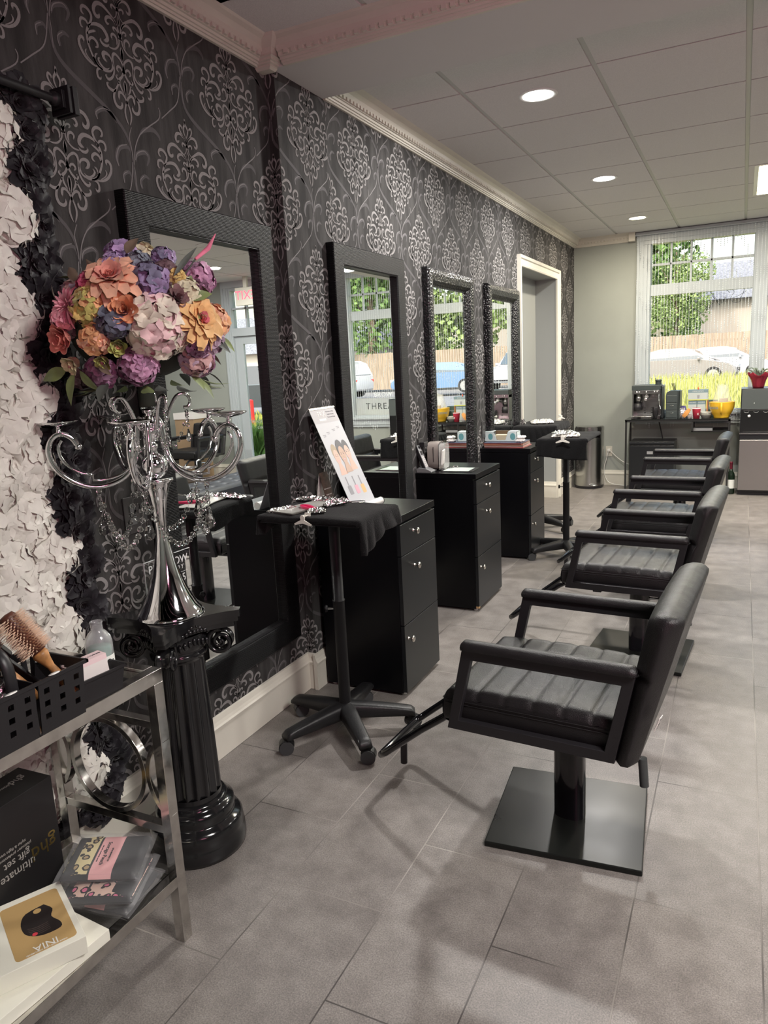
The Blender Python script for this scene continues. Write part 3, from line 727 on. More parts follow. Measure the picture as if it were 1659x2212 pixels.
def make_chair():
    # faces -x; origin on the floor under the column
    t = thing('salon_chair', 'chair', 'chair')
    # base plate and column
    mb = MB(); mb.box(-0.228, 0.228, -0.222, 0.222, 0.0, 0.018)
    mb.build('base_plate', m_baseplate, t, bevel=0.004)
    mb = MB(); pr = []
    for a in range(28):
        A = 2*PI*a/28; c, s_ = math.cos(A), math.sin(A)
        pr.append((0.048*math.copysign(abs(c)**0.75, c), 0.040*math.copysign(abs(s_)**0.75, s_)))
    mb.prism(pr, 0.018, 0.325, sm=True)
    mb.cyl((0.0, 0, 0.3), (0, 0, 0.37), 0.03)
    mb.build('column', m_gloss, t)
    mb = MB(); mb.box(-0.065, 0.06, -0.055, 0.055, 0.325, 0.375); mb.box(-0.24, 0.22, -0.025, 0.025, 0.36, 0.385); mb.box(-0.17, -0.13, -0.24, 0.24, 0.365, 0.385); mb.box(0.12, 0.16, -0.24, 0.24, 0.365, 0.385)
    mb.build('seat_bracket', m_chairmetal, t, bevel=0.003)
    # seat cushion: channels run across (along y)
    X0, X1, W, Z0, Z1 = -0.315, 0.195, 0.245, 0.388, 0.492
    grooves = [X0+0.105+0.085*i for i in range(5)]
    def topz(x, y):
        u = (x-X0)/(X1-X0)
        z = Z1+0.010*(1-(2*u-1)**2)
        for g in grooves:
            d = abs(x-g)
            if d < 0.016: z -= 0.006*(1-d/0.016)**1.5
        e = min(x-X0, W-abs(y), (X1-x)+0.03)
        if e < 0.028: z -= 0.028-math.sqrt(max(0, 0.028**2-(0.028-max(e, 0))**2))
        return z
    mb = MB()
    nx, ny = 78, 30
    def top(u, v):
        x = X0+(X1-X0)*(0.5-0.5*math.cos(PI*u))*0.35+(X1-X0)*u*0.65
        y = -W+2*W*((0.5-0.5*math.cos(PI*v))*0.5+v*0.5)
        return Vector((x, y, topz(x, y)))
    mb.grid(top, nx, ny)
    # sides
    ring = [(X0, -W), (X1, -W), (X1, W), (X0, W)]
    def side(p, q, n):
        def f(u, v):
            x = p[0]+(q[0]-p[0])*u; y = p[1]+(q[1]-p[1])*u
            zt = topz(min(max(x, X0), X1), min(max(y, -W), W))
            bulge = 0.006*math.sin(PI*v)
            d = Vector((q[1]-p[1], -(q[0]-p[0]), 0)).normalized()
            r = 0.0 if v > 0.12 else -0.012*(1-v/0.12)
            pos = Vector((x, y, Z0+(zt-Z0)*v))+d*(bulge+r)
            return pos
        mb.grid(f, n, 10)
    for i in range(4): side(ring[i], ring[(i+1) % 4], 24)
    mb.box(X0+0.012, X1-0.012, -W+0.012, W-0.012, Z0, Z0+0.004)
    seat = mb.build('seat', m_leather, t, weld=True)
    st = MB()
    zs = Z1-0.030
    loop = [(X0-0.0045, -W+0.02), (X0+0.02, -W-0.0045), (X1-0.0, -W-0.0045)]
    for dz in (0, -0.010):
        st.tube([(X1-0.005, -W-0.0052, zs+dz), (X0+0.006, -W-0.0052, zs+dz), (X0-0.0052, -W+0.006, zs+dz), (X0-0.0052, W-0.006, zs+dz), (X0+0.006, W+0.0052, zs+dz), (X1-0.005, W+0.0052, zs+dz)], 0.0014, 6)
    st.build('piping', m_stitch, seat)
    # arm frames: flat bar parallelograms
    for s in (-1, 1):
        mb = MB()
        y0 = s*0.252; y1 = s*0.276; ya, yb = min(y0, y1), max(y0, y1)
        A = (-0.292, 0.383); B = (0.196, 0.383); Ct = (0.247, 0.640); D = (-0.238, 0.640); w = 0.031
        inner = [(A[0]+w+0.006, A[1]+w), (B[0]-w+0.004, B[1]+w), (Ct[0]-w-0.005, Ct[1]-w), (D[0]+w-0.004, D[1]-w)]
        outer = [A, B, Ct, D]
        for y in (ya, yb):
            vs = [Vector((p[0], y, p[1])) for p in outer+inner]
            fs = [(i, (i+1) % 4, 4+(i+1) % 4, 4+i) for i in range(4)]
            mb.add(vs, fs if y == ya else [tuple(reversed(f)) for f in fs])
        for ring_, rv in ((outer, 0), (inner, 1)):
            vs = [Vector((p[0], y, p[1])) for y in (ya, yb) for p in ring_]
            fs = [(i, 4+i, 4+(i+1) % 4, (i+1) % 4) for i in range(4)]
            mb.add(vs, [tuple(reversed(f)) for f in fs] if rv else fs)
        mb.build('arm_frame', m_chairmetal, t, bevel=0.0025, weld=True)
        mb = MB()
        yc = s*0.264; L0, L1 = -0.243, 0.250; n = 26
        sec = [(-0.023, 0.0), (-0.0245, 0.008), (-0.020, 0.017), (-0.010, 0.0235), (0, 0.025), (0.010, 0.0235), (0.020, 0.017), (0.0245, 0.008), (0.023, 0.0)]
        def f(u, v):
            k = v*(len(sec)-1); i = min(int(k), len(sec)-2); q = k-i
            sy = sec[i][0]*(1-q)+sec[i+1][0]*q; sz = sec[i][1]*(1-q)+sec[i+1][1]*q
            x = L0+(L1-L0)*u; e = min(u, 1-u)*(L1-L0)
            sc = 1 if e > 0.014 else 0.55+0.45*math.sqrt(max(0, 1-(1-e/0.014)**2))
            return Vector((x, yc+sy*sc, 0.6405+sz*sc))
        mb.grid(f, n*2, 8)
        mb.add([f(0, v/8) for v in range(9)], [tuple(range(9))], 0, True); mb.add([f(1, v/8) for v in range(9)], [tuple(reversed(range(9)))], 0, True)
        mb.box(L0+0.004, L1-0.004, yc-0.022, yc+0.022, 0.6402, 0.643)
        mb.build('armrest', m_leather, t)
    # backrest, slightly raked, padded with an upper and a lower cushion
    mb = MB()
    BW = 0.282
    def back(u, v, side_):
        # u along width, v bottom -> top ; rake
        z = 0.385+0.420*v
        xc = 0.222+0.098*v
        th = 0.060+0.024*v
        if v > 0.95: th *= 0.62+0.38*math.sqrt(max(0.0, 1-((v-0.95)/0.05)**2))
        if v < 0.04: th *= 0.7+0.3*math.sqrt(max(0.0, 1-((0.04-v)/0.04)**2))
        y = -BW+2*BW*u
        e = min(u, 1-u)*2*BW
        es = 1 if e > 0.03 else 0.45+0.55*math.sqrt(max(0, 1-(1-e/0.03)**2))
        pad = 0.0
        if side_ < 0:
            pad = 0.010*math.sin(PI*u)**0.5
            if 0.56 < v < 0.64: pad -= 0.012*(1-abs(v-0.60)/0.04)
        return Vector((xc+side_*(th/2*es)+(-pad if side_ < 0 else 0), y, z+0.012*(1-abs(side_))))
    mb.grid(lambda u, v: back(1-u, v, -1), 26, 40); mb.grid(lambda u, v: back(u, v, 1), 26, 40)
    def edge(fn, nu):
        mb.grid(fn, nu, 6)
    def capfn(pf, pb, bul):
        def f(u, v):
            a = pf(u); b = pb(u); m_ = a.lerp(b, v)
            return m_+bul*(math.sin(PI*v)*0.010*min(1, 12*min(u, 1-u)))
        return f
    mb.grid(capfn(lambda u: back(0, u, 1), lambda u: back(0, u, -1), Vector((0, -1, 0))), 40, 6)
    mb.grid(capfn(lambda u: back(1, 1-u, 1), lambda u: back(1, 1-u, -1), Vector((0, 1, 0))), 40, 6)
    mb.grid(capfn(lambda u: back(u, 1, 1), lambda u: back(u, 1, -1), Vector((0, 0, 1))), 26, 6)
    mb.grid(capfn(lambda u: back(1-u, 0, 1), lambda u: back(1-u, 0, -1), Vector((0, 0, -1))), 26, 6)
    bk = mb.build('backrest', m_leather, t, weld=True)
    st = MB()
    for off in (0.012, 0.024):
        st.tube([back(u/24, 0.985, -1)+Vector((off*0.8, 0, 0.004-off*0.1)) for u in range(1, 24)], 0.0013, 6)
    for sy in (0, 1):
        st.tube([back(sy, v/20, -1)+Vector((0.014, (sy*2-1)*0.0065, 0)) for v in range(1, 20)], 0.0012, 6)
    st.build('stitching', m_stitch, bk)
    # maker's tag on the rear side seam
    tg = MB(); tg.cbox((0.306, -0.288, 0.530), (0.0015, 0.028, 0.042), (0, R(18), R(-8)))
    tgo = tg.build('fabric_tag', m_tagw, bk)
    text('NICESTN', 0.0085, Matrix.Translation((0.306, -0.2895, 0.530)) @ Euler((R(90), R(-72), 0)).to_matrix().to_4x4(), m_ink, bk, name='tag_lettering')
    # footrest loop
    fr = MB()
    pts = [(-0.20, -0.150, 0.372), (-0.318, -0.150, 0.370), (-0.355, -0.150, 0.350), (-0.45, -0.150, 0.280), (-0.590, -0.150, 0.165), (-0.612, -0.140, 0.148), (-0.617, -0.120, 0.144),
           (-0.617, 0.120, 0.144), (-0.612, 0.140, 0.148), (-0.590, 0.150, 0.165), (-0.45, 0.150, 0.280), (-0.355, 0.150, 0.350), (-0.318, 0.150, 0.370), (-0.20, 0.150, 0.372)]
    fr.tube(pts, 0.0125, 12)
    fo = fr.build('footrest', m_gloss, t)
    sl = MB(); sl.cyl((-0.600, 0.0, 0.140), (-0.604, 0.0, 0.045), 0.0125, seg=14); sl.build('stub_leg', m_chairmetal, fo)
    # pump lever behind
    lv = MB(); lv.tube([(0.02, 0.0, 0.285), (0.10, 0.0, 0.285), (0.185, 0.0, 0.268), (0.214, 0.0, 0.262)], 0.0065, 10)
    lo = lv.build('pump_lever', m_chrome, t)
    lv = MB(); lv.cyl((0.219, 0.0, 0.262), (0.226, 0.0, 0.172), 0.0135, seg=16); lv.build('grip', m_grip, lo)
    return t
chair0 = make_chair()
chairs = [((-0.440, 2.125), -4.0, 'black leather salon chair closest to the camera, beside the rolling tray stand'),
          ((-0.405, 3.590), -4.0, 'second black leather salon chair from the camera, facing the phone cabinet'),
          ((-0.410, 4.720), -3.0, 'third black leather salon chair from the camera, partly hidden behind the second'),
          ((-0.410, 6.190), -2.5, 'black leather salon chair farthest from the camera, nearest the window table')]
for i, ((x, y), a, lb) in enumerate(chairs):
    o = chair0 if i == 0 else dup(chair0)
    o.location = (x, y, 0); o.rotation_euler = (0, 0, R(a)); o['label'] = lb; o['group'] = 'black salon chairs in a row'
for ch in chair0.children:
    if ch.name.startswith('base_plate'): ch.rotation_euler = (0, 0, R(8.5))

# ---------------------------------------------------------------- rolling tray stands
m_stand = mat('matte_black_nylon', (0.012, 0.012, 0.013), 0.42, bump=0.15, bscale=150)
m_pole = mat('black_enamel_pole', (0.010, 0.010, 0.011), 0.5, spec=0.3)
m_wheel = mat('grey_black_wheel', (0.045, 0.046, 0.048), 0.5)
HEAD = 0.893
def make_stand():
    t = thing('rolling_tray_stand', 'stand', 'tray stand')
    for k in range(5):
        A = R(72*k)
        mb = MB(); mb.X = Matrix.Rotation(A, 4, 'Z')
        def leg(u, v):
            r = 0.02+0.262*u
            w = (0.034-0.008*u)
            zt = 0.128-0.026*u-0.012*u*u; zb = 0.060-0.004*u
            if u > 0.94: zt -= (u-0.94)*0.2
            a = 2*PI*v
            c, s_ = math.cos(a), math.sin(a)
            hh = (zt-zb)/2
            return Vector((r, w*math.copysign(abs(c)**0.6, c), (zt+zb)/2+hh*math.copysign(abs(s_)**0.6, s_)))
        mb.grid(leg, 18, 16)
        mb.add([leg(1, v/16) for v in range(16)], [tuple(reversed(range(16)))], 0, True)
        lo = mb.build('leg', m_stand, t, weld=True)
        cs = MB(); cs.X = Matrix.Rotation(A, 4, 'Z') @ Matrix.Translation((0.264, 0, 0)) @ Matrix.Rotation(R(40+97*k), 4, 'Z')
        cs.cyl((0, 0, 0.05), (0, 0, 0.068), 0.014)
        for s in (-1, 1):
            cs.cyl((0.012, s*0.0045, 0.028), (0.012, s*0.024, 0.028), 0.028, seg=22, mi=1)
        n = 12
        hood = [(0.012+0.0305*math.cos(R(-25+205*i/n)), 0.028+0.0305*math.sin(R(-25+205*i/n))) for i in range(n+1)]
        for i in range(n):
            a, b = hood[i], hood[i+1]
            cs.add([(a[0], -0.0195, a[1]), (b[0], -0.0195, b[1]), (b[0], 0.0195, b[1]), (a[0], 0.0195, a[1])], [(0, 1, 2, 3)], 0, True)
        cs.box(-0.006, 0.024, -0.004, 0.004, 0.006, 0.05)
        cs.build('caster', [m_stand, m_wheel], lo)
    mb = MB(); mb.lathe([(0.0, 0.06), (0.046, 0.064), (0.050, 0.09), (0.042, 0.118), (0.024, 0.128), (0.0, 0.128)], 24); mb.build('hub', m_stand, t)
    mb = MB(); mb.lathe([(0.0235, 0.085), (0.0235, 0.555), (0.0255, 0.557), (0.0255, 0.560), (0.0215, 0.561), (0.0215, HEAD)], 28)
    po = mb.build('pole', m_pole, t)
    mb = MB(); mb.cyl((-0.022, 0, 0.525), (-0.045, 0, 0.525), 0.0045, seg=12, mi=1)
    mb.lathe([(0.0, 0), (0.012, 0.0), (0.0145, 0.004), (0.0145, 0.010), (0.0, 0.012)], 16, frameM((-0.045, 0, 0.525), (0, 1, 0), (0, 0, -1)), lobes=6, depth=0.16)
    mb.build('height_knob', [m_pole, m_chrome], po)
    return t
def tray(parent, x0, x1, y0, y1, z, lip=0.02):
    mb = MB()
    mb.box(x0, x1, y0, y1, z-0.006, z)
    mb.box(x0, x0+0.006, y0, y1, z, z+lip); mb.box(x1-0.006, x1, y0, y1, z, z+lip); mb.box(x0, x1, y0, y0+0.006, z, z+lip); mb.box(x0, x1, y1-0.006, y1, z, z+lip)
    mb.box((x0+x1)/2-0.09, (x0+x1)/2+0.09, (y0+y1)/2-0.02, (y0+y1)/2+0.02, z-0.016, z-0.006); mb.box((x0+x1)/2-0.02, (x0+x1)/2+0.02, (y0+y1)/2-0.09, (y0+y1)/2+0.09, z-0.016, z-0.006)
    return mb.build('tray', m_pole, parent, bevel=0.0015)
stand0 = make_stand()
SG = 'rolling tray stands with black towels'
stands = [((-1.396, 2.378), 26.0), ((-1.125, 5.300), 5.0), ((-1.520, 6.150), 40.0)]
sl = ['rolling tray stand nearest the camera, holding foils and a pink clip',
      'rolling tray stand beside the farthest cabinet, its towel hanging straight down in front',
      'rolling tray stand tucked behind the others by the doorway, against the wall']
S_ = []
for i, ((x, y), a) in enumerate(stands):
    o = stand0 if i == 0 else dup(stand0)
    o.location = (x, y, 0); o.rotation_euler = (0, 0, R(a)); o['label'] = sl[i]; o['group'] = SG
    S_.append(o)
TR = [(-1.615, -1.195, 2.205, 2.515, 0.925), (-1.262, -0.935, 5.03, 5.53, 0.905), (-1.685, -1.345, 5.93, 6.40, 0.912)]
for o, (x0, x1, y0, y1, z) in zip(S_, TR):
    tr = tray(o, x0, x1, y0, y1, z-0.022)
    tr.matrix_parent_inverse = (Matrix.Translation(o.location) @ Matrix.Rotation(o.rotation_euler.z, 4, 'Z')).inverted()
    # column head reaches the tray
m_towel = mat('black_terry_towel', (0.007, 0.007, 0.0075), 0.95, bump=0.9, bscale=260, sheen=0.06, spec=0.2)
def towel(T, label, hx0, hx1, hy0, hy1, pull=None, seed=1):
    x0, x1, y0, y1, z = T
    rnd = random.Random(seed)
    ph = [rnd.uniform(0, 6) for _ in range(6)]
    o0, o1 = x0-0.004, x1+0.004; p0, p1 = y0-0.004, y1+0.004
    r = 0.01
    def drop(d, h):
        return d
    def f(u, v):
        cx, cy = (o0+o1)/2, (p0+p1)/2
        X = (o0-hx0)+(o1+hx1-o0+hx0)*u; Y = (p0-hy0)+(p1+hy1-p0+hy0)*v
        dx = max(o0-X, X-o1, 0); dy = max(p0-Y, Y-p1, 0)
        sx = -1 if X < o0 else (1 if X > o1 else 0); sy = -1 if Y < p0 else (1 if Y > p1 else 0)
        x = min(max(X, o0), o1); y = min(max(Y, p0), p1)
        zz = z+0.0015*math.sin(23*X+ph[0])+0.0012*math.sin(31*Y+ph[1])
        ed = min(x-o0, o1-x, y-p0, p1-y)
        zz += 0.0015-0.004*max(0, 1-ed/0.02) if dx == 0 and dy == 0 else -0.003
        d = math.hypot(dx, dy)
        if d > 0:
            flare = 0.10*d
            fold = 0.010*min(1, d/0.05)*math.sin(46*(X if sy else Y)+ph[2]+2*math.sin(9*(X+Y)+ph[3]))
            if sx and sy: x += sx*flare*0.7; y += sy*flare*0.7
            elif sx: x += sx*(0.004+flare+abs(fold)*0.8)
            else: y += sy*(0.004+flare+abs(fold)*0.8)
            zz -= d*0.97
            if pull: zz -= pull(X, Y, d)
        return Vector((x, y, zz))
    mb = MB(); mb.grid(f, 70, 60)
    o = mb.build('towel', m_towel)
    so = o.modifiers.new('solid', 'SOLIDIFY'); so.thickness = 0.003; so.offset = 1
    tag(o, label, 'towel', 'black towels on the tray stands')
    return o
towel(TR[0], 'black towel draped over the nearest tray, its corner hanging down by the cabinet', 0.055, 0.075, 0.012, 0.01,
      pull=lambda X, Y, d: (0.055*max(0, 1-abs(Y-2.21)/0.17)*min(1, d/0.07) if X > -1.2 else (0.03*max(0, 1-abs(Y-2.25)/0.15)*min(1, d/0.05) if X < -1.61 else 0)), seed=3)
towel(TR[1], 'black towel on the middle tray stand, hanging in a straight panel toward the camera', 0.05, 0.02, 0.125, 0.05, pull=lambda X, Y, d: 0.02*math.sin(6*(X+1.2))*min(1, d/0.1) if Y < 5.03 else 0, seed=5)
towel(TR[2], 'black towel on the rear tray stand near the doorway', 0.03, 0.05, 0.15, 0.03, seed=8)
# ---------------------------------------------------------------- petals and blooms
def basis(n, spin=0.0):
    n = Vector(n).normalized()
    a = Vector((0, 0, 1)) if abs(n.z) < 0.95 else Vector((1, 0, 0))
    u = a.cross(n).normalized(); v = n.cross(u)
    c, s_ = math.cos(spin), math.sin(spin)
    uu = u*c+v*s_; vv = -u*s_+v*c
    return uu, vv, n
def petal(mb, base, out, up, L, W, open_=60, curl=0.3, cup=0.25, nu=4, nv=4, mi=0, tip=0.75, wave=0.0, rnd=None):
    # out: radial direction, up: flower axis; open_: angle from the axis at the petal's end
    side = out.cross(up)
    ph = rnd.uniform(0, 6) if rnd else 0
    vs = []
    for j in range(nv+1):
        t = j/nv
        a0 = R(open_)*(0.35+0.65*t)+curl*t*t
        ctr = base+out*(L*t*math.sin(R(open_)*(0.4+0.6*t)))+up*(L*t*math.cos(R(open_)*(0.5+0.5*t))-curl*L*0.35*t*t*t)
        w = W*(math.sin(PI*min(1, (0.10+0.90*t)**tip*0.86)))*0.5+W*0.04
        nrm = (up*math.sin(a0)-out*math.cos(a0))
        for i in range(nu+1):
            q = 2*i/nu-1
            wv = wave*W*math.sin(3.1*q+ph+4*t)*t
            vs.append(ctr+side*(w*q)+nrm*(cup*w*q*q)+up*wv)
    fs = [(j*(nu+1)+i, j*(nu+1)+i+1, (j+1)*(nu+1)+i+1, (j+1)*(nu+1)+i) for j in range(nv) for i in range(nu)]
    mb.add(vs, fs, mi, True)
def ring_petals(mb, c, ax, r0, n, L, W, open_, rnd, mi=0, z0=0.0, jit=8, **kw):
    u, v, n_ = basis(ax)
    s0 = rnd.uniform(0, 6.28)
    for k in range(n):
        a = s0+2*PI*k/n+rnd.uniform(-0.12, 0.12)
        o = u*math.cos(a)+v*math.sin(a)
        petal(mb, Vector(c)+o*r0+n_*z0, o, n_, L*rnd.uniform(0.9, 1.1), W*rnd.uniform(0.9, 1.1), open_+rnd.uniform(-jit, jit), mi=mi, rnd=rnd, **kw)
def floret(mb, c, ax, s, rnd, mi=0, open_=72):
    ring_petals(mb, c, ax, s*0.03, 4, s, s*1.12, open_, rnd, mi, cup=0.12, curl=0.25, nu=3, nv=3, wave=0.07, tip=0.8)
def hydrangea(mb, c, ax, rad, s, rnd, mis=(0,), dens=1.0, cover=115):
    n = int(dens*9*(rad/s)**1.6)+5
    u, v, w = basis(ax)
    for k in range(n):
        cz = 1-(1-math.cos(R(cover)))*(k+0.5)/n
        sz = math.sqrt(max(0, 1-cz*cz)); a = k*2.39996+rnd.uniform(-0.3, 0.3)
        d = u*(sz*math.cos(a))+v*(sz*math.sin(a))+w*cz
        d2 = (d+Vector([rnd.uniform(-0.35, 0.35) for _ in range(3)])).normalized()
        floret(mb, Vector(c)+d*rad*rnd.uniform(0.74, 0.92), d2, s*rnd.uniform(0.85, 1.15), rnd, rnd.choice(mis))
def peony(mb, c, ax, rad, rnd, mis=(0,), openness=1.0):
    c = Vector(c); w = Vector(ax).normalized()
    for k, (op, L, W, n) in enumerate(((12, 1.15, 0.9, 4), (24, 1.25, 1.1, 5), (38, 1.35, 1.3, 5), (52, 1.45, 1.4, 6))):
        ring_petals(mb, c-w*rad*0.75, w, rad*0.10*k, n, rad*L, rad*W, op*openness, rnd, mis[min(k, len(mis)-1)], cup=0.55, curl=-0.45, wave=0.04, tip=0.7, nu=5, nv=5)
def garden_rose(mb, c, ax, rad, rnd, mis=(0,)):
    c = Vector(c); w = Vector(ax).normalized()
    for k, (op, L, W, n, z) in enumerate(((8, 0.42, 0.40, 5, 0.05), (22, 0.55, 0.55, 6, 0.02), (40, 0.72, 0.66, 8, 0.0), (58, 0.92, 0.70, 9, -0.04), (74, 1.08, 0.70, 11, -0.08), (88, 1.12, 0.62, 11, -0.14))):
        ring_petals(mb, c, w, rad*0.05*k, n, rad*L, rad*W, op, rnd, mis[min(k*len(mis)//6, len(mis)-1)], z0=rad*z, cup=0.30, curl=0.35, wave=0.05, nu=4, nv=4)
def dahlia(mb, c, ax, rad, rnd, mis=(0,)):
    for k in range(6):
        ring_petals(mb, Vector(c), ax, rad*0.05, 12+k, rad*(0.7+0.12*k), rad*0.20, 25+14*k, rnd, rnd.choice(mis), cup=0.5, curl=-0.1, tip=0.5, nu=2, nv=5, jit=10)
def leaf(mb, c, d, n, L, W, mi=0, fold=0.25, droop=0.3):
    c = Vector(c); d = Vector(d).normalized(); n = Vector(n); n = (n-d*n.dot(d)).normalized(); s_ = d.cross(n)
    vs = []
    for j in range(8):
        t = j/7; w = W*0.5*math.sin(PI*t**0.85)*(1-0.12*t)
        p = c+d*L*t-n*(droop*L*t*t)
        for q in (-1, -0.5, 0, 0.5, 1): vs.append(p+s_*(w*q)+n*(abs(q)*w*fold))
    mb.add(vs, [(j*5+i, j*5+i+1, (j+1)*5+i+1, (j+1)*5+i) for j in range(7) for i in range(4)], mi, True)
def silk(name, c, c2=None, sh=0.15):
    c = tuple(x*0.86+0.07 for x in c)  # colours pulled toward pale grey to stand in for haze
    return mat('silk_'+name, c, 0.62, noise=0.18, nscale=22, sheen=sh, color2=c2)

# ---------------------------------------------------------------- flower wall
m_wp = mat('white_silk_petal', (0.74, 0.72, 0.66), 0.6, noise=0.06, nscale=30)
m_bp = mat('black_silk_petal', (0.014, 0.012, 0.016), 0.55, sheen=0.12, noise=0.2, spec=0.3, nscale=30)
m_back = mat('dark_mesh_backing', (0.10, 0.10, 0.09), 0.9)
t = thing('flower_wall_panel', 'white hydrangea flower wall panel bordered with black roses, at the left edge', 'flower wall', (-1.745, 1.05, 0.12))
FW = t.location.copy()
mb = MB(); mb.box(-0.015, 0.012, -0.50, 0.445, 0.03, 2.06); mb.build('backing', m_back, t)
rnd = random.Random(11)
heads = []
for k in range(4):
    mb = MB(); hydrangea(mb, (0, 0, 0), (1, 0, 0), 0.085, 0.037, rnd, dens=0.9, cover=80)
    mb.X = None
    # flatten a little toward the backing
    mb.v = [(x*0.52, y, z) for x, y, z in mb.v]
    heads.append(mb)
hm = []
for h in heads:
    o = h.build('hydrangea_head', m_wp, t); hm.append(o)
first = [True]*4
i = 0
for r_ in range(17):
    z = 0.185+r_*0.112
    for c_ in range(5):
        y = 0.305-c_*0.128-(0.062 if r_ % 2 else 0)
        if y < -0.30: continue
        k = rnd.randrange(4)
        if first[k]: o = hm[k]; first[k] = False
        else: o = hm[k].copy(); COL.objects.link(o); o.parent = t
        o.location = (0.018+rnd.uniform(-0.006, 0.006), y+rnd.uniform(-0.012, 0.012), z+rnd.uniform(-0.012, 0.012))
        o.rotation_euler = (rnd.uniform(0, 6.28), rnd.uniform(-0.15, 0.15), rnd.uniform(-0.15, 0.15))
        s_ = rnd.uniform(1.0, 1.12); o.scale = (s_, s_, s_)
rm = []
for k in range(3):
    mb = MB()
    garden_rose(mb, (0, 0, 0), (1, 0, 0), 0.050, rnd, (0,))
    ring_petals(mb, (0, 0, 0), (1, 0, 0), 0.02, 7, 0.058, 0.045, 80, rnd, 0, z0=-0.012, cup=0.2, curl=0.5, wave=0.08)
    rm.append(mb.build('black_rose', m_bp, t))
first = [True]*3
def put_rose(y, z, x=0.024):
    k = rnd.randrange(3)
    if first[k]: o = rm[k]; first[k] = False
    else: o = rm[k].copy(); COL.objects.link(o); o.parent = t
    o.location = (x+rnd.uniform(-0.008, 0.010), y+rnd.uniform(-0.006, 0.006), z+rnd.uniform(-0.008, 0.008))
    o.rotation_euler = (rnd.uniform(0, 6.28), rnd.uniform(-0.35, 0.35), rnd.uniform(-0.3, 0.5))
for r_ in range(26):
    put_rose(0.372+(0.012 if r_ % 2 else 0), 0.06+r_*0.079, 0.034)
    put_rose(0.425+(0.008 if r_ % 2 else -0.010), 0.09+r_*0.079, 0.016)
for c_ in range(9):
    put_rose(0.33-c_*0.078, 2.055, 0.028)
    put_rose(0.29-c_*0.078, 0.085, 0.020)
    if c_ < 8: put_rose(0.29-c_*0.078, 2.105, 0.010)
# curtain rod that carries the panel
m_iron = mat('black_iron', (0.013, 0.012, 0.014), 0.45)
t = thing('curtain_rod', 'black curtain rod with a stepped square finial above the flower wall', 'curtain rod', (-1.66, 1.0, 2.185))
mb = MB(); mb.cyl((0, -0.6, 0), (0, 0.53, 0), 0.011); mb.build('rod', m_iron, t)
mb = MB()
M = frameM((0, 0.53, 0), (1, 0, 0), (0, 0, 1))
mb.lathe([(0.011, 0.02), (0.018, 0.012), (0.018, 0.0), (0.011, -0.01)], 20, M)
for a, y0_, y1_ in ((0.022, 0.0, 0.010), (0.034, 0.010, 0.018), (0.030, 0.018, 0.026), (0.035, 0.026, 0.042), (0.030, 0.042, 0.047)):
    mb.box(-a, a, 0.53+y0_, 0.53+y1_, -a, a)
mb.build('finial', m_iron, t, bevel=0.0015)
mb = MB(); mb.box(-0.103, 0.0, 0.475, 0.49, -0.006, 0.006); mb.lathe([(0, -0.103), (0.02, -0.103), (0.02, -0.098), (0, -0.097)], 16, Matrix.Translation((0, 0.482, 0)) @ Matrix.Rotation(R(90), 4, 'Y')); mb.build('bracket', m_iron, t)

# ---------------------------------------------------------------- black pedestal
m_ped = mat('gloss_black_resin', (0.010, 0.010, 0.011), 0.16, coat=0.3, bump=0.12, bscale=18, rnoise=0.05, nscale=12)
PX, PY = -1.500, 1.583
t = thing('column_pedestal', 'gloss black fluted column pedestal with scrolled capital, carrying the candelabra', 'pedestal', (PX, PY, 0), R(-17))
mb = MB()
mb.lathe([(0, 0.0), (0.148, 0.0), (0.150, 0.012), (0.148, 0.045), (0.143, 0.052), (0.146, 0.062), (0.143, 0.085), (0.134, 0.098), (0.122, 0.104), (0.118, 0.112), (0.122, 0.120), (0.120, 0.140), (0.108, 0.150), (0.100, 0.154), (0.100, 0.162), (0.094, 0.168), (0.0, 0.168)], 56)
mb.build('base', m_ped, t)
mb = MB(); mb.lathe([(0.088, 0.160), (0.087, 0.175), (0.0855, 0.185)], 96)
pr = [(0.086-0.012*i/20, 0.185+0.435*i/20) for i in range(21)]
mb.lathe(pr, 144, lobes=16, depth=0.095)
mb.lathe([(0.074, 0.620), (0.078, 0.630), (0.084, 0.634), (0.084, 0.644), (0.078, 0.648), (0.082, 0.655), (0.09, 0.668), (0.094, 0.69), (0.09, 0.705)], 60)
mb.build('shaft', m_ped, t)
mb = MB()
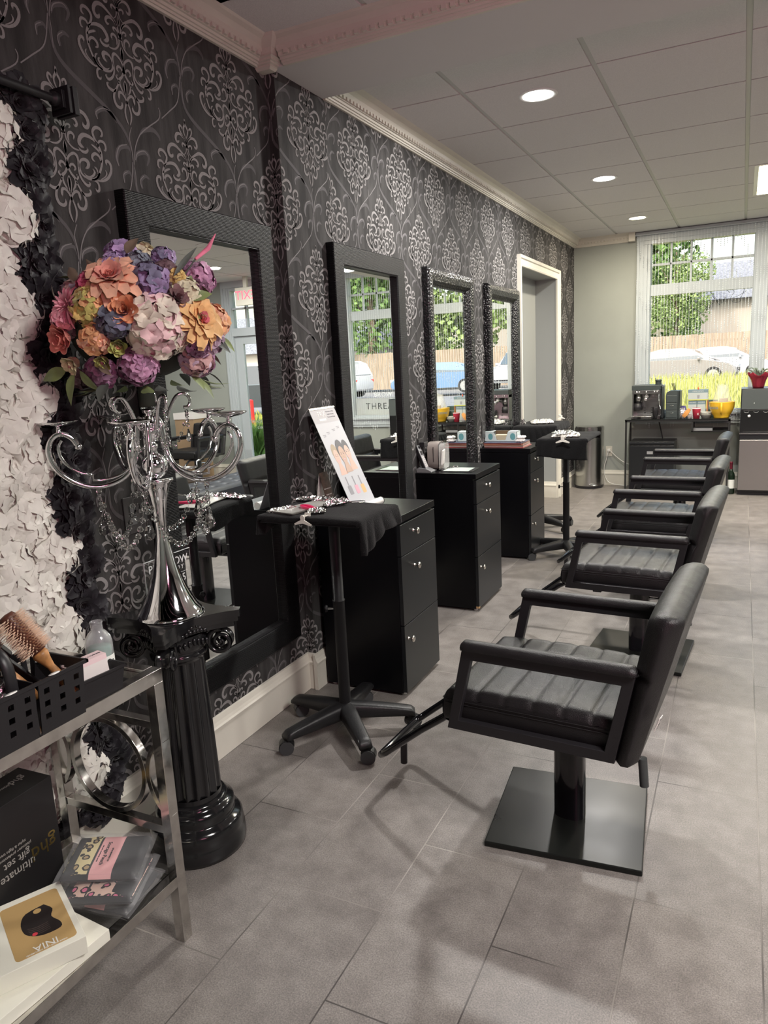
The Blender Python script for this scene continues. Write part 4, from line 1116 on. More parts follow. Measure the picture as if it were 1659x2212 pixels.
# abacus with concave sides and clipped corners
def abacus(h, cc):
    pts = []
    for s_ in range(4):
        for k in range(11):
            u = -1+2*k/10
            x = u*(h-0.02); y = -(h-cc*(1-u*u))
            a = R(90*s_); pts.append((x*math.cos(a)-y*math.sin(a), x*math.sin(a)+y*math.cos(a)))
    return pts
for (h, cc, z0, z1) in ((0.148, 0.042, 0.742, 0.763), (0.144, 0.042, 0.728, 0.742), (0.134, 0.040, 0.712, 0.728)):
    mb.prism(abacus(h, cc), z0, z1)
ab = mb.build('abacus', m_ped, t, bevel=0.003)
for s_ in range(4):
    a = R(45+90*s_)
    mb = MB(); mb.X = Matrix.Rotation(a, 4, 'Z')
    # corner volute: a spiral scroll seen from both sides
    sp = []
    for k in range(44):
        th = k/43*PI*4.2; rr = 0.040*(1-k/46)
        sp.append((0.132+0.0+rr*math.cos(th+PI/2), 0, 0.668+rr*math.sin(th+PI/2)))
    for sy in (-1, 1):
        pts = [(p[0]-0.004*0, sy*0.018, p[2]) for p in sp]
        mb.tube(pts, [0.0075*(1-0.5*i/43) for i in range(44)], 8)
        mb.lathe([(0, 0.026), (0.004, 0.026), (0.007, 0.022), (0.007, 0.015)], 12, Matrix.Translation((0.132, 0, 0.668)) @ Matrix.Rotation(R(90*(-sy)), 4, 'X'))
    mb.lathe([(0.036, -0.018), (0.030, -0.010), (0.028, 0), (0.030, 0.010), (0.036, 0.018)], 26, Matrix.Translation((0.132, 0, 0.668)) @ Matrix.Rotation(R(90), 4, 'X'))
    mb.tube([(0.132, 0, 0.708), (0.10, 0, 0.712), (0.07, 0, 0.700)], [0.014, 0.016, 0.02], 10)
    mb.build('volute', m_ped, t)
    mb = MB(); mb.X = Matrix.Rotation(R(90*s_), 4, 'Z')
    rq = random.Random(s_)
    for k in range(7):
        u = -0.045+0.015*k
        mb.sphere((0.094-abs(u)*0.12, u, 0.690-abs(u)*0.25), 0.009, 10, 6, sc=(0.8, 0.7, 1.3))
    for k in range(9):
        u = -0.05+0.0125*k
        mb.sphere((0.100-abs(u)*0.10, u, 0.712+0.010*math.cos(u*30)), 0.0075, 8, 6, sc=(0.8, 1, 1))
    for k in range(5):
        mb.sphere((0.100, (k-2)*0.009, 0.730+0.006*(2-abs(k-2))), 0.006, 8, 6)
    mb.build('egg_and_dart', m_ped, t)

# ---------------------------------------------------------------- chrome candelabra
m_crys = mat('crystal', (1, 1, 1), 0.0, trans=1.0, ior=1.5)
VX, VY, VZ = -1.500, 1.569, 0.7635
t = thing('candelabra', 'tall chrome trumpet candelabra with five scrolled arms and crystal swags', 'candelabra', (VX, VY, VZ))
def z_(v): return v-VZ
mb = MB()
mb.lathe([(0.0, 0.0), (0.097, 0.0), (0.098, 0.003), (0.090, 0.012), (0.078, 0.030), (0.064, 0.058), (0.052, 0.088), (0.041, 0.122), (0.031, 0.160), (0.024, 0.195), (0.0185, 0.228), (0.0165, 0.255), (0.0175, 0.290), (0.021, 0.320), (0.026, 0.350), (0.032, 0.375), (0.040, 0.392), (0.0475, 0.400), (0.0475, 0.4035), (0.0, 0.4035)], 64)
body = mb.build('stem', m_chrome, t)
mb = MB()
mb.sphere((0, 0, 0.443), 0.038, 40, 24)
mb.lathe([(0.014, 0.478), (0.012, 0.488), (0.016, 0.496), (0.016, 0.502), (0.010, 0.508), (0.010, 0.516), (0.024, 0.524), (0.025, 0.548), (0.020, 0.556), (0.026, 0.560), (0.026, 0.566), (0.012, 0.570), (0.010, 0.590), (0.017, 0.594), (0.017, 0.604), (0.0, 0.606)], 40)
mb.build('ball_finial', m_chrome, t)
mb = MB(); mb.lathe([(0.020, 0.604), (0.020, 0.655), (0.018, 0.655), (0.018, 0.606)], 32); mb.build('glass_collar', m_crys, t)
ARM = [(0.022, 1.345), (0.036, 1.325), (0.042, 1.285), (0.052, 1.235), (0.085, 1.190), (0.135, 1.168), (0.190, 1.163), (0.245, 1.178), (0.290, 1.208), (0.315, 1.245), (0.318, 1.280), (0.300, 1.308), (0.272, 1.316), (0.245, 1.303), (0.228, 1.278)]
ARM2 = [(0.044, 1.310), (0.052, 1.255), (0.075, 1.212), (0.120, 1.188), (0.175, 1.180), (0.2, 1.182), (0.2, 1.196), (0.232, 1.205), (0.268, 1.225), (0.290, 1.255), (0.292, 1.282), (0.280, 1.298)]
HOOK = [(0.018, 1.320), (0.034, 1.312), (0.046, 1.330), (0.060, 1.365), (0.080, 1.398), (0.104, 1.404), (0.118, 1.388), (0.112, 1.368), (0.098, 1.366)]
base_az = R(50)
arm_pts = []
ARM = [(0.022+(r_-0.022)*0.83, z) for r_, z in ARM]; ARM2 = [(r_*0.83, z) for r_, z in ARM2]
def pz(r, z, a): return Vector((r*math.cos(a), r*math.sin(a), z-VZ))
m_drop = m_crys
def bead_chain(pts, s=0.0075, wire=True):
    mb = MB()
    for p in pts:
        p = Vector(p); d = Vector((VX, VY, 0)).normalized()
        ax = Vector((-0.69+rnd.uniform(-0.5, 0.5), 0.72+rnd.uniform(-0.5, 0.5), rnd.uniform(-0.1, 0.1))).normalized()
        u, v, w = basis(ax)
        n = 8; ri = [p+(u*math.cos(2*PI*k/n)+v*math.sin(2*PI*k/n))*s for k in range(n)]
        a = [q+w*s*0.12 for q in ri]; b = [q-w*s*0.12 for q in ri]
        c1 = [p+(q-p)*0.5+w*s*0.5 for q in ri]; c2 = [p+(q-p)*0.5-w*s*0.5 for q in ri]
        vs = c1+a+b+c2
        fs = [tuple(range(n)), tuple(reversed(range(3*n, 4*n)))]
        for L_ in range(3): fs += [(L_*n+k, (L_+1)*n+k, (L_+1)*n+(k+1) % n, L_*n+(k+1) % n) for k in range(n)]
        mb.add(vs, fs, 0)
    if wire: mb.tube(pts, 0.0005, 4, mi=1)
    return mb
def drop(p, L=0.05, W=0.013):
    mb = MB(); n = 8
    prof = [(0.0, 0), (0.35, -0.10), (0.55, -0.35), (0.95, -0.62), (1.0, -0.74), (0.75, -0.90), (0.0, -1.0)]
    vs = []; fs = []
    for r_, z in prof:
        for k in range(n): vs.append(Vector(p)+Vector((W*r_*math.cos(2*PI*(k+0.5)/n), W*r_*math.sin(2*PI*(k+0.5)/n), L*z)))
    for i_ in range(len(prof)-1): fs += [(i_*n+k, (i_+1)*n+k, (i_+1)*n+(k+1) % n, i_*n+(k+1) % n) for k in range(n)]
    mb.add(vs, fs)
    return mb
rnd = random.Random(5)
for k in range(5):
    az = base_az+R(180+72*k)
    mb = MB()
    P = smooth_path([pz(r_, z, az) for r_, z in ARM], 4)
    P = [Vector(q) for q in smooth_path([tuple(pz(r_, z, az)) for r_, z in ARM], 4)]
    mb.tube(P, 0.0078, 12)
    mb.sphere(P[-1], 0.0105, 14, 8)
    P2 = [tuple(pz(r_, z, az)) for r_, z in ARM2]
    sd = Vector((-math.sin(az), math.cos(az), 0))*0.006
    P2 = [Vector(q) for q in smooth_path(P2[:5], 3)]+[Vector(q) for q in P2[5:7]]+[Vector(q) for q in smooth_path(P2[7:], 3)]
    mb.tube(P2, 0.0042, 8)
    arm = mb.build('arm', m_chrome, t)
    mb = MB(); c = pz(0.238, 1.318, az)
    mb.lathe([(0.006, 0), (0.006, 0.012), (0.004, 0.014), (0.009, 0.018), (0.030, 0.021), (0.046, 0.026), (0.053, 0.031), (0.0535, 0.0325), (0.046, 0.029), (0.030, 0.0245), (0.0, 0.0235)], 36, Matrix.Translation(c))
    mb.build('candle_dish', m_chrome, arm)
    az2 = az+R(36)
    mb = MB(); mb.tube([Vector(q) for q in smooth_path([tuple(pz(r_, z, az2)) for r_, z in HOOK], 3)], 0.0048, 8); mb.build('upper_scroll', m_chrome, t)
    tip = pz(0.105, 1.360, az2)
    ch = bead_chain([tip+Vector((0, 0, -0.013*(i_+0.5))) for i_ in range(4)], 0.006); ch.build('crystal_strand', [m_crys, m_chrome], t)
    drop(tip+Vector((0, 0, -0.055)), 0.040, 0.009).build('crystal_drop', m_drop, t)
    # inner swag from hook to stem
    q0 = pz(0.105, 1.345, az2); q1 = pz(0.032, 1.285, az2+R(36))
    sw = []
    for i_ in range(9):
        u = i_/8; p = q0.lerp(q1, u)+Vector((0, 0, -0.055*math.sin(PI*u))); sw.append(p)
    bead_chain(sw, 0.0055).build('crystal_strand', [m_crys, m_chrome], t)
    # swag to the next arm
    a0 = pz(0.155, 1.150, az); a1 = pz(0.155, 1.150, az+R(72))
    sw = []
    n = 17
    for i_ in range(n):
        u = i_/(n-1); p = a0.lerp(a1, u)
        s_ = 0.155*(1-((2*u-1)**2))**0.9
        sw.append(p+Vector((0, 0, -s_)))
    bead_chain(sw, 0.0088).build('crystal_swag', [m_crys, m_chrome], t)
    bead_chain([a0+Vector((0, 0, -0.008-0.0145*i_)) for i_ in range(4)], 0.0062).build('crystal_strand', [m_crys, m_chrome], t)
    drop(a0+Vector((0, 0, -0.066)), 0.062, 0.0155).build('crystal_drop', m_drop, t)

# ---------------------------------------------------------------- flower ball
pal = {
 'white_pink': [silk('ivory', (0.80, 0.74, 0.60)), silk('ivory', (0.80, 0.74, 0.60)), silk('blush', (0.82, 0.55, 0.56))],
 'salmon': [silk('salmon', (0.85, 0.30, 0.22)), silk('peach', (0.86, 0.45, 0.28))],
 'slate_violet': [silk('slate_violet', (0.14, 0.13, 0.25)), silk('violet', (0.30, 0.20, 0.42))],
 'slate_blue': [silk('slate_blue', (0.16, 0.20, 0.26))],
 'lilac': [silk('lilac', (0.52, 0.34, 0.66)), silk('violet', (0.30, 0.20, 0.42))],
 'pink': [silk('hot_pink', (0.85, 0.16, 0.30)), silk('rose_pink', (0.80, 0.30, 0.38))],
 'chartreuse': [silk('ochre', (0.72, 0.50, 0.12)), silk('chartreuse', (0.55, 0.50, 0.10)), silk('orange', (0.80, 0.38, 0.14))],
 'ink_blue': [silk('ink_blue', (0.045, 0.06, 0.11)), silk('ink_blue', (0.045, 0.06, 0.11)), silk('slate_violet', (0.14, 0.13, 0.25))],
 'apricot': [silk('apricot', (0.86, 0.34, 0.14))], 'coral': [silk('coral', (0.82, 0.24, 0.17))],
 'blush': [silk('hot_blush', (0.85, 0.32, 0.36)), silk('ivory_green', (0.70, 0.62, 0.35))],
 'pink_green': [silk('rose_pink', (0.80, 0.30, 0.38)), silk('leaf_lime', (0.42, 0.45, 0.08))],
 'peach_green': [silk('peach', (0.86, 0.45, 0.28)), silk('leaf_lime', (0.42, 0.45, 0.08))],
 'plum': [silk('plum', (0.20, 0.06, 0.15)), silk('mauve', (0.42, 0.17, 0.34))],
 'mauve': [silk('mauve', (0.42, 0.17, 0.34)), silk('plum', (0.20, 0.06, 0.15)), silk('orchid', (0.62, 0.30, 0.50))],
 'orange': [silk('orange', (0.80, 0.38, 0.14)), silk('peach', (0.86, 0.45, 0.28))],
 'cream': [silk('cream', (0.80, 0.76, 0.52))], 'gold': [silk('ochre', (0.72, 0.50, 0.12))],
 'brown_rose': [silk('brown_rose', (0.22, 0.09, 0.09))],
 'amber': [silk('rose_red', (0.62, 0.10, 0.13)), silk('amber', (0.80, 0.47, 0.16)), silk('amber', (0.80, 0.47, 0.16))],
 'dusty_lilac': [silk('dusty_lilac', (0.40, 0.28, 0.38))], 'dusty_rose': [silk('dusty_rose', (0.50, 0.28, 0.27)), silk('dusty_lilac', (0.40, 0.28, 0.38))],
 'magenta': [silk('magenta', (0.60, 0.03, 0.14))], 'burgundy': [silk('burgundy', (0.085, 0.015, 0.03))], 'rose_pink': [silk('rose_pink', (0.80, 0.30, 0.38))],
}
FC = Vector((-1.515, 1.585, 1.60))
t = thing('flower_arrangement', 'large ball of mixed pink, cream, orange and purple silk flowers on the candelabra', 'flowers', (VX, VY, VZ+0.61))
ORG = Vector(t.location)
BL = [
('hyd', (-1.304, 1.444, 1.577), 0.083, 'white_pink'), ('rose', (-1.408, 1.391, 1.707), 0.052, 'salmon'), ('hyd', (-1.335, 1.457, 1.708), 0.051, 'slate_violet'),
('hyd', (-1.429, 1.426, 1.752), 0.030, 'lilac'), ('dahlia', (-1.515, 1.335, 1.643), 0.045, 'pink'), ('hyd', (-1.450, 1.343, 1.639), 0.056, 'chartreuse'),
('hyd', (-1.391, 1.362, 1.595), 0.043, 'ink_blue'), ('peony', (-1.364, 1.381, 1.619), 0.032, 'apricot'), ('peony', (-1.539, 1.336, 1.559), 0.034, 'coral'),
('bud', (-1.545, 1.364, 1.496), 0.027, 'blush'), ('bud', (-1.444, 1.373, 1.497), 0.021, 'pink_green'), ('bud', (-1.391, 1.378, 1.531), 0.023, 'peach_green'),
('hyd', (-1.497, 1.400, 1.452), 0.038, 'plum'), ('hyd', (-1.392, 1.437, 1.459), 0.050, 'mauve'), ('hyd', (-1.452, 1.347, 1.543), 0.034, 'orange'),
('hyd', (-1.280, 1.537, 1.673), 0.043, 'cream'), ('peony', (-1.284, 1.494, 1.650), 0.024, 'brown_rose'), ('rose', (-1.262, 1.554, 1.594), 0.050, 'amber'),
('hyd', (-1.273, 1.613, 1.537), 0.042, 'dusty_lilac'), ('hyd', (-1.306, 1.590, 1.477), 0.042, 'dusty_rose'), ('hyd', (-1.466, 1.364, 1.699), 0.023, 'magenta'),
('hyd', (-1.327, 1.513, 1.732), 0.024, 'burgundy'), ('hyd', (-1.303, 1.527, 1.708), 0.028, 'gold'), ('hyd', (-1.543, 1.332, 1.607), 0.028, 'rose_pink'),
('hyd', (-1.280, 1.565, 1.519), 0.032, 'plum'), ('hyd', (-1.634, 1.451, 1.446), 0.028, 'burgundy'), ('hyd', (-1.379, 1.471, 1.755), 0.026, 'slate_blue'), ('hyd', (-1.36, 1.55, 1.775), 0.030, 'slate_violet'),
('hyd', (-1.47, 1.50, 1.795), 0.04, 'lilac'), ('hyd', (-1.62, 1.45, 1.70), 0.05, 'dusty_rose'), ('hyd', (-1.50, 1.62, 1.80), 0.05, 'cream'), ('hyd', (-1.36, 1.70, 1.74), 0.05, 'mauve'), ('hyd', (-1.34, 1.74, 1.60), 0.05, 'orange'),
('hyd', (-1.42, 1.80, 1.62), 0.05, 'dusty_lilac'), ('hyd', (-1.55, 1.80, 1.68), 0.05, 'white_pink'), ('hyd', (-1.66, 1.68, 1.62), 0.045, 'slate_violet'), ('hyd', (-1.66, 1.55, 1.55), 0.045, 'plum'), ('hyd', (-1.55, 1.80, 1.52), 0.05, 'dusty_rose'), ('hyd', (-1.40, 1.72, 1.47), 0.045, 'plum'), ('hyd', (-1.62, 1.68, 1.73), 0.04, 'chartreuse'), ('hyd', (-1.60, 1.40, 1.60), 0.035, 'burgundy')]
m_moss = mat('dark_foam', (0.02, 0.022, 0.015), 0.9)
mb = MB(); mb.sphere(FC-ORG, 1.0, 30, 18, sc=(0.185, 0.185, 0.15)); mb.cyl((0, 0, 0.0), (0, 0, 0.10), 0.022, mi=0); mb.build('foam_ball', m_moss, t)
rnd = random.Random(21)
names = {'hyd': 'hydrangea', 'rose': 'garden_rose', 'dahlia': 'dahlia', 'peony': 'peony', 'bud': 'flower_bud'}
for kind, p, rad, col in BL:
    p = Vector(p); n = Vector(((p.x-FC.x)/0.065, (p.y-FC.y)/0.065, (p.z-FC.z)/0.046)).normalized()
    ms = pal[col]; idx = tuple(range(len(ms)))
    c = p-ORG-n*rad*0.75
    mb = MB()
    if kind == 'hyd':
        s_ = 0.027 if rad > 0.07 else (0.0185 if rad > 0.032 else 0.0125)
        hydrangea(mb, c, n, rad, s_, rnd, idx, dens=1.25 if rad > 0.07 else 1.0)
        mb.sphere(c, rad*0.62, 12, 8, mi=0)
    elif kind == 'rose': garden_rose(mb, c+n*rad*0.4, (n+Vector((0, 0, 0.25))).normalized(), rad*1.15, rnd, idx)
    elif kind == 'dahlia': dahlia(mb, c+n*rad*0.2, n, rad*0.9, rnd, idx)
    elif kind == 'peony': peony(mb, c+n*rad*0.7, n, rad*0.85, rnd, idx)
    else: peony(mb, c+n*rad*0.6, n, rad*0.85, rnd, idx, 0.75)
    mb.build(names[kind], ms, t)
m_lg = silk('leaf_green', (0.12, 0.17, 0.05), (0.20, 0.26, 0.08), 0); m_lb = silk('leaf_bronze', (0.16, 0.10, 0.05), None, 0); m_ld = silk('leaf_dark', (0.03, 0.045, 0.03), None, 0)
LV = [((-1.285, 1.52, 1.645), (0.6, 0.75, 0.3), 0.075, 0.034, m_lg), ((-1.285, 1.505, 1.605), (0.5, 0.8, 0.15), 0.085, 0.036, m_lg), ((-1.29, 1.52, 1.66), (0.2, 0.5, 0.8), 0.06, 0.03, m_lg), ((-1.29, 1.51, 1.60), (0.7, 0.6, -0.4), 0.07, 0.034, m_lg),
      ((-1.375, 1.41, 1.62), (0.3, 0.1, 0.9), 0.09, 0.028, m_lb), ((-1.36, 1.41, 1.635), (0.7, 0.7, 0.35), 0.075, 0.026, m_lb), ((-1.55, 1.375, 1.475), (-0.3, -0.3, -0.9), 0.085, 0.034, m_lg), ((-1.57, 1.37, 1.485), (-0.8, -0.4, -0.3), 0.08, 0.036, m_lg),
      ((-1.53, 1.375, 1.48), (0.5, 0.1, -0.85), 0.07, 0.03, m_lg), ((-1.46, 1.375, 1.50), (0.6, -0.2, -0.6), 0.05, 0.024, m_lb), ((-1.30, 1.50, 1.70), (0.35, 0.5, 0.75), 0.11, 0.016, m_ld), ((-1.28, 1.60, 1.55), (0.6, 0.6, -0.5), 0.065, 0.03, m_ld), ((-1.275, 1.63, 1.55), (0.5, 0.8, -0.6), 0.06, 0.022, m_lg),
      ((-1.40, 1.45, 1.76), (0.4, 0.3, 0.85), 0.05, 0.035, m_lb)]
for k in range(26):
    a = R(k*137.5); rr = 0.13+0.05*rnd.random()
    LV.append(((-1.515+rr*math.cos(a), 1.585+rr*math.sin(a), 1.445+rnd.uniform(-0.02, 0.02)), (math.cos(a), math.sin(a), -0.55), rnd.uniform(0.05, 0.085), 0.036, m_ld if k % 3 else m_lg))
for k in range(22):
    a = R(k*97.0); z = rnd.uniform(-0.6, 0.9); s_ = math.sqrt(1-z*z)
    n = Vector((s_*math.cos(a), s_*math.sin(a), z)); p = FC+Vector((n.x*0.20, n.y*0.20, n.z*0.17))
    LV.append((tuple(p), tuple((n+Vector([rnd.uniform(-0.8, 0.8) for _ in range(3)])).normalized()), 0.06, 0.03, rnd.choice((m_lg, m_ld, m_lb))))
for p, d, L_, W_, m_ in LV:
    mb = MB(); p = Vector(p)-ORG; n = (p+ORG-FC).normalized()
    leaf(mb, p, d, n+Vector((0, 0, 0.3)), L_, W_); mb.build('leaf', m_, t)
mb = MB(); mb.tube([Vector((-1.275, 1.56, 1.745))-ORG, Vector((-1.262, 1.60, 1.775))-ORG, Vector((-1.252, 1.622, 1.812))-ORG], [0.004, 0.0065, 0.0015], 8, mi=0); mb.tube([Vector((-1.32, 1.53, 1.68))-ORG, Vector((-1.275, 1.56, 1.745))-ORG], 0.002, 6, mi=1); mb.build('flower_bud', [silk('hot_pink', (0.85, 0.16, 0.30)), m_ld], t)

# ---------------------------------------------------------------- switch plates
m_plate = mat('dark_metal_plate', (0.045, 0.042, 0.042), 0.4); m_plate2 = mat('grey_switch', (0.10, 0.10, 0.10), 0.35)
def plate(x, y, z, w, h, label, kind):
    t = thing('wall_switch' if kind == 's' else 'wall_outlet', label, 'switch' if kind == 's' else 'outlet', (x, y, z))
    mb = MB(); mb.box(0.0015, 0.007, -w/2, w/2, -h/2, h/2); mb.build('cover_plate', m_plate, t, bevel=0.002)
    if kind == 's':
        for dy in ((-0.023, 0.023) if w > 0.09 else (0,)):
            mb = MB(); mb.box(0.006, 0.0095, dy-0.013, dy+0.013, -0.032, 0.032); mb.build('rocker', m_plate2, t, bevel=0.001)
    else:
        for dz in (-0.02, 0.02):
            mb = MB(); mb.box(0.006, 0.0085, -0.014, 0.014, dz-0.013, dz+0.013); mb.build('socket', m_plate2, t, bevel=0.001)
    return t
plate(XW1, 1.742, 1.02, 0.118, 0.122, 'dark double switch plate on the wallpaper behind the candelabra', 's')
plate(XW2, 5.205, 0.955, 0.075, 0.12, 'dark grey outlet plate between the third and fourth mirrors', 'o')
plate(XW2, 4.01, 0.96, 0.075, 0.12, 'dark outlet plate behind the cordless phone', 'o')
# acrylic award plaque
m_acry = mat('clear_acrylic', (1, 1, 1), 0.03, trans=1.0, ior=1.25)
m_acle = mat('acrylic_edge', (0.75, 0.78, 0.78), 0.3)
m_etch = mat('white_etching', (0.70, 0.70, 0.70), 0.6)
t = thing('acrylic_plaque', 'clear acrylic plaque with white lettering standing behind the candelabra base', 'plaque', (-1.655, 1.725, 0.764), R(0))
PM = lambda y, z: frameM((0.0045, y, z), (0, 1, 0), (0, 0, 1))
mb = MB(); mb.box(0, 0.004, -0.105, 0.105, 0.0, 0.128); mb.build('panel', m_acry, t)
mb = MB(); mb.box(-0.0005, 0.0045, -0.1065, -0.105, 0, 0.128); mb.box(-0.0005, 0.0045, -0.1065, 0.105, 0.1278, 0.1288); mb.box(0.0043, 0.0046, -0.085, 0.085, 0.058, 0.0588); mb.build('bright_edge', m_acle, t)
text('PRX BLOW', 0.036, PM(0, 0.100), m_etch, t); text('ACADEMY', 0.020, PM(0, 0.075), m_etch, t, spacing=1.7); text('2025', 0.036, PM(0, 0.038), m_etch, t, spacing=2.4)
text('"PRX IS DIVINE"', 0.010, PM(0, 0.014), m_etch, t, spacing=1.2)
mb = MB(); mb.box(-0.002, 0.03, -0.06, 0.06, -0.0, 0.004); mb.build('foot', m_acry, t)
t.location.x = -1.640; t.location.z = 0.764

# ---------------------------------------------------------------- chrome console
m_ch2 = mat('worn_chrome', (0.62, 0.60, 0.57), 0.16, metal=1.0, rnoise=0.10, nscale=30, noise=0.12)
m_smoke = mat('smoked_glass_shelf', (0.75, 0.78, 0.78), 0.02, trans=1.0, ior=1.45)
t = thing('console_table', 'two-tier chrome and glass console table with ring end panels, at the left edge', 'console table', (-1.4575, 0.75, 0))
X0, X1, Y0, Y1 = -0.2, 0.2075, -0.62, 0.505
def bar(mb, x0, x1, y0, y1, z0, z1): mb.box(x0, x1, y0, y1, z0, z1)
w = 0.030
for lx in (X0, X1-w):
    for ly in (Y0, Y1-w):
        mb = MB(); mb.box(lx, lx+w, ly, ly+w, 0, 0.722); mb.build('leg', m_ch2, t, bevel=0.0015)
for z0, z1, nm in ((0.722, 0.756, 'top_frame'), (0.165, 0.195, 'shelf_frame')):
    mb = MB()
    e_ = 0.0 if nm == 'top_frame' else 0.0012
    mb.box(X1-w+e_, X1-e_, Y0+e_, Y1-e_, z0, z1); mb.box(X0+e_, X0+w-e_, Y0+e_, Y1-e_, z0, z1); mb.box(X0+w-e_, X1-w+e_, Y0+e_, Y0+w-e_, z0, z1); mb.box(X0+w-e_, X1-w+e_, Y1-w+e_, Y1-e_, z0, z1)
    mb.build(nm, m_ch2, t, bevel=0.0015)
mb = MB(); mb.box(X0+w, X1-w, Y0+w, Y1-w, 0.742, 0.750); mb.build('glass_top', m_smoke, t)
mb = MB(); mb.box(X0+w, X1-w, Y0+w, Y1-w, 0.187, 0.195); mb.build('glass_shelf', m_smoke, t)
for ly in (Y1-w*0.5, Y0+w*0.5):
    for za, zb_ in ((0.600, 0.620), (0.310, 0.332)):
        mb = MB(); mb.box(X0+w, X1-w, ly-0.012, ly+0.012, za, zb_); mb.build('end_rail', m_ch2, t, bevel=0.001)
    def ring(cx, a0, a1, nm):
        mb = MB(); r0, r1 = 0.128, 0.134; cz = 0.466; n = 48
        vs = []
        for k in range(n+1):
            a = R(a0+(a1-a0)*k/n)
            for r_, dy in ((0.120, -0.011), (0.134, -0.011), (0.134, 0.011), (0.120, 0.011)):
                vs.append((cx+r_*math.cos(a), ly+dy, cz+r_*math.sin(a)))
        fs = [(4*k+q, 4*k+(q+1) % 4, 4*k+4+(q+1) % 4, 4*k+4+q) for k in range(n) for q in range(4)]
        mb.add(vs, fs, 0, False); mb.build(nm, m_ch2, t, bevel=0.001, weld=True)
    ring(0.004, 0, 360, 'ring'); ring(0.272, 122, 238, 'ring'); ring(-0.264, -58, 58, 'ring')

# ---------------------------------------------------------------- things on the console
ZT = 0.7505
m_blkpl = mat('black_plastic', (0.015, 0.014, 0.016), 0.42, bump=0.05, bscale=200)
def open_box(mb, x0, x1, y0, y1, z0, z1, th=0.003, tx=0.0, ty=0.0):
    # tapered open box, larger at the top
    def q(x, y, z, inset): 
        k = (z-z0)/(z1-z0)
        sx = -tx*(1-k); sy = -ty*(1-k)
        return None
    a = (x0+tx, x1-tx, y0+ty, y1-ty); b = (x0, x1, y0, y1)
    O = [(a[0], a[2], z0), (a[1], a[2], z0), (a[1], a[3], z0), (a[0], a[3], z0), (b[0], b[2], z1), (b[1], b[2], z1), (b[1], b[3], z1), (b[0], b[3], z1)]
    I = [(a[0]+th, a[2]+th, z0+th), (a[1]-th, a[2]+th, z0+th), (a[1]-th, a[3]-th, z0+th), (a[0]+th, a[3]-th, z0+th), (b[0]+th, b[2]+th, z1), (b[1]-th, b[2]+th, z1), (b[1]-th, b[3]-th, z1), (b[0]+th, b[3]-th, z1)]
    fs = [(3, 2, 1, 0)]+[(i, (i+1) % 4, 4+(i+1) % 4, 4+i) for i in range(4)]
    fs += [(8, 9, 10, 11)]+[(8+(i+1) % 4, 8+i, 12+i, 12+(i+1) % 4) for i in range(4)]
    fs += [(4+i, 4+(i+1) % 4, 12+(i+1) % 4, 12+i) for i in range(4)]
    mb.add(O+I, fs)
# compartment caddy with square holes
t = thing('organizer_caddy', 'black plastic handled caddy with square holes, holding round brushes', 'caddy', (-1.330, 0.905, ZT))
def holed(mb, p0, p1, z0, z1, holes, th, nrm, lean=0.0):
    # wall panel between p0 and p1 with a grid of square holes (cells)
    p0 = Vector((*p0, 0)); p1 = Vector((*p1, 0)); d = p1-p0; L_ = d.length; d.normalize(); n = Vector((*nrm, 0))
    us = sorted(set([0, L_]+[h[0] for h in holes]+[h[1] for h in holes])); zs = sorted(set([z0, z1]+[h[2] for h in holes]+[h[3] for h in holes]))
    for i_ in range(len(us)-1):
        for j_ in range(len(zs)-1):
            uc = (us[i_]+us[i_+1])/2; zc = (zs[j_]+zs[j_+1])/2
            if any(h[0] < uc < h[1] and h[2] < zc < h[3] for h in holes): continue
            vs = []
            for zz in (zs[j_], zs[j_+1]):
                for uu in (us[i_], us[i_+1]):
                    for o_ in (0, th):
                        vs.append(p0+d*uu+n*(lean*(zz-z0)/(z1-z0)-o_)+Vector((0, 0, zz)))
            mb.add(vs, [(0, 2, 6, 4), (1, 5, 7, 3), (0, 1, 3, 2), (4, 6, 7, 5), (0, 4, 5, 1), (2, 3, 7, 6)])
def hgrid(L_, n, z0=0.022, z1=0.105, rows=3, s_=0.013):
    return [(L_*(i_+0.5)/n-s_/2, L_*(i_+0.5)/n+s_/2, z0+(z1-z0)*(j_+0.5)/rows-s_/2, z0+(z1-z0)*(j_+0.5)/rows+s_/2) for i_ in range(n) for j_ in range(rows) if (i_+j_) % 2 == 0 or True]
mb = MB()
x0_, x1_, y0_, y1_ = -0.082, 0.082, -0.115, 0.115; H = 0.118
segs = [((x1_, y0_), (x1_, -0.004), (1, 0)), ((x1_, 0.004), (x1_, y1_), (1, 0)), ((x0_, y0_), (x0_, y1_), (-1, 0)), ((x0_, y0_), (x1_, y0_), (0, -1)), ((x0_, y1_), (x1_, y1_), (0, 1)), ((x0_, 0), (x1_, 0), (0, 1))]
for a, b, n in segs:
    L_ = math.hypot(b[0]-a[0], b[1]-a[1]); holed(mb, a, b, 0.0, H, hgrid(L_, max(2, int(L_/0.036))), 0.0028, n, 0.010 if n != (0, 1) or a[1] != 0 else 0)
mb.box(x0_, x1_, y0_, y1_, 0, 0.003)
for a, b in (((x0_-0.013, y0_-0.013), (x1_+0.013, y0_-0.008)), ((x0_-0.013, y1_+0.008), (x1_+0.013, y1_+0.013)), ((x0_-0.013, y0_-0.013), (x0_-0.008, y1_+0.013)), ((x1_+0.008, y0_-0.013), (x1_+0.013, y1_+0.013))):
    mb.box(a[0], b[0], a[1], b[1], H-0.006, H+0.001)
mb.build('basket', m_blkpl, t)
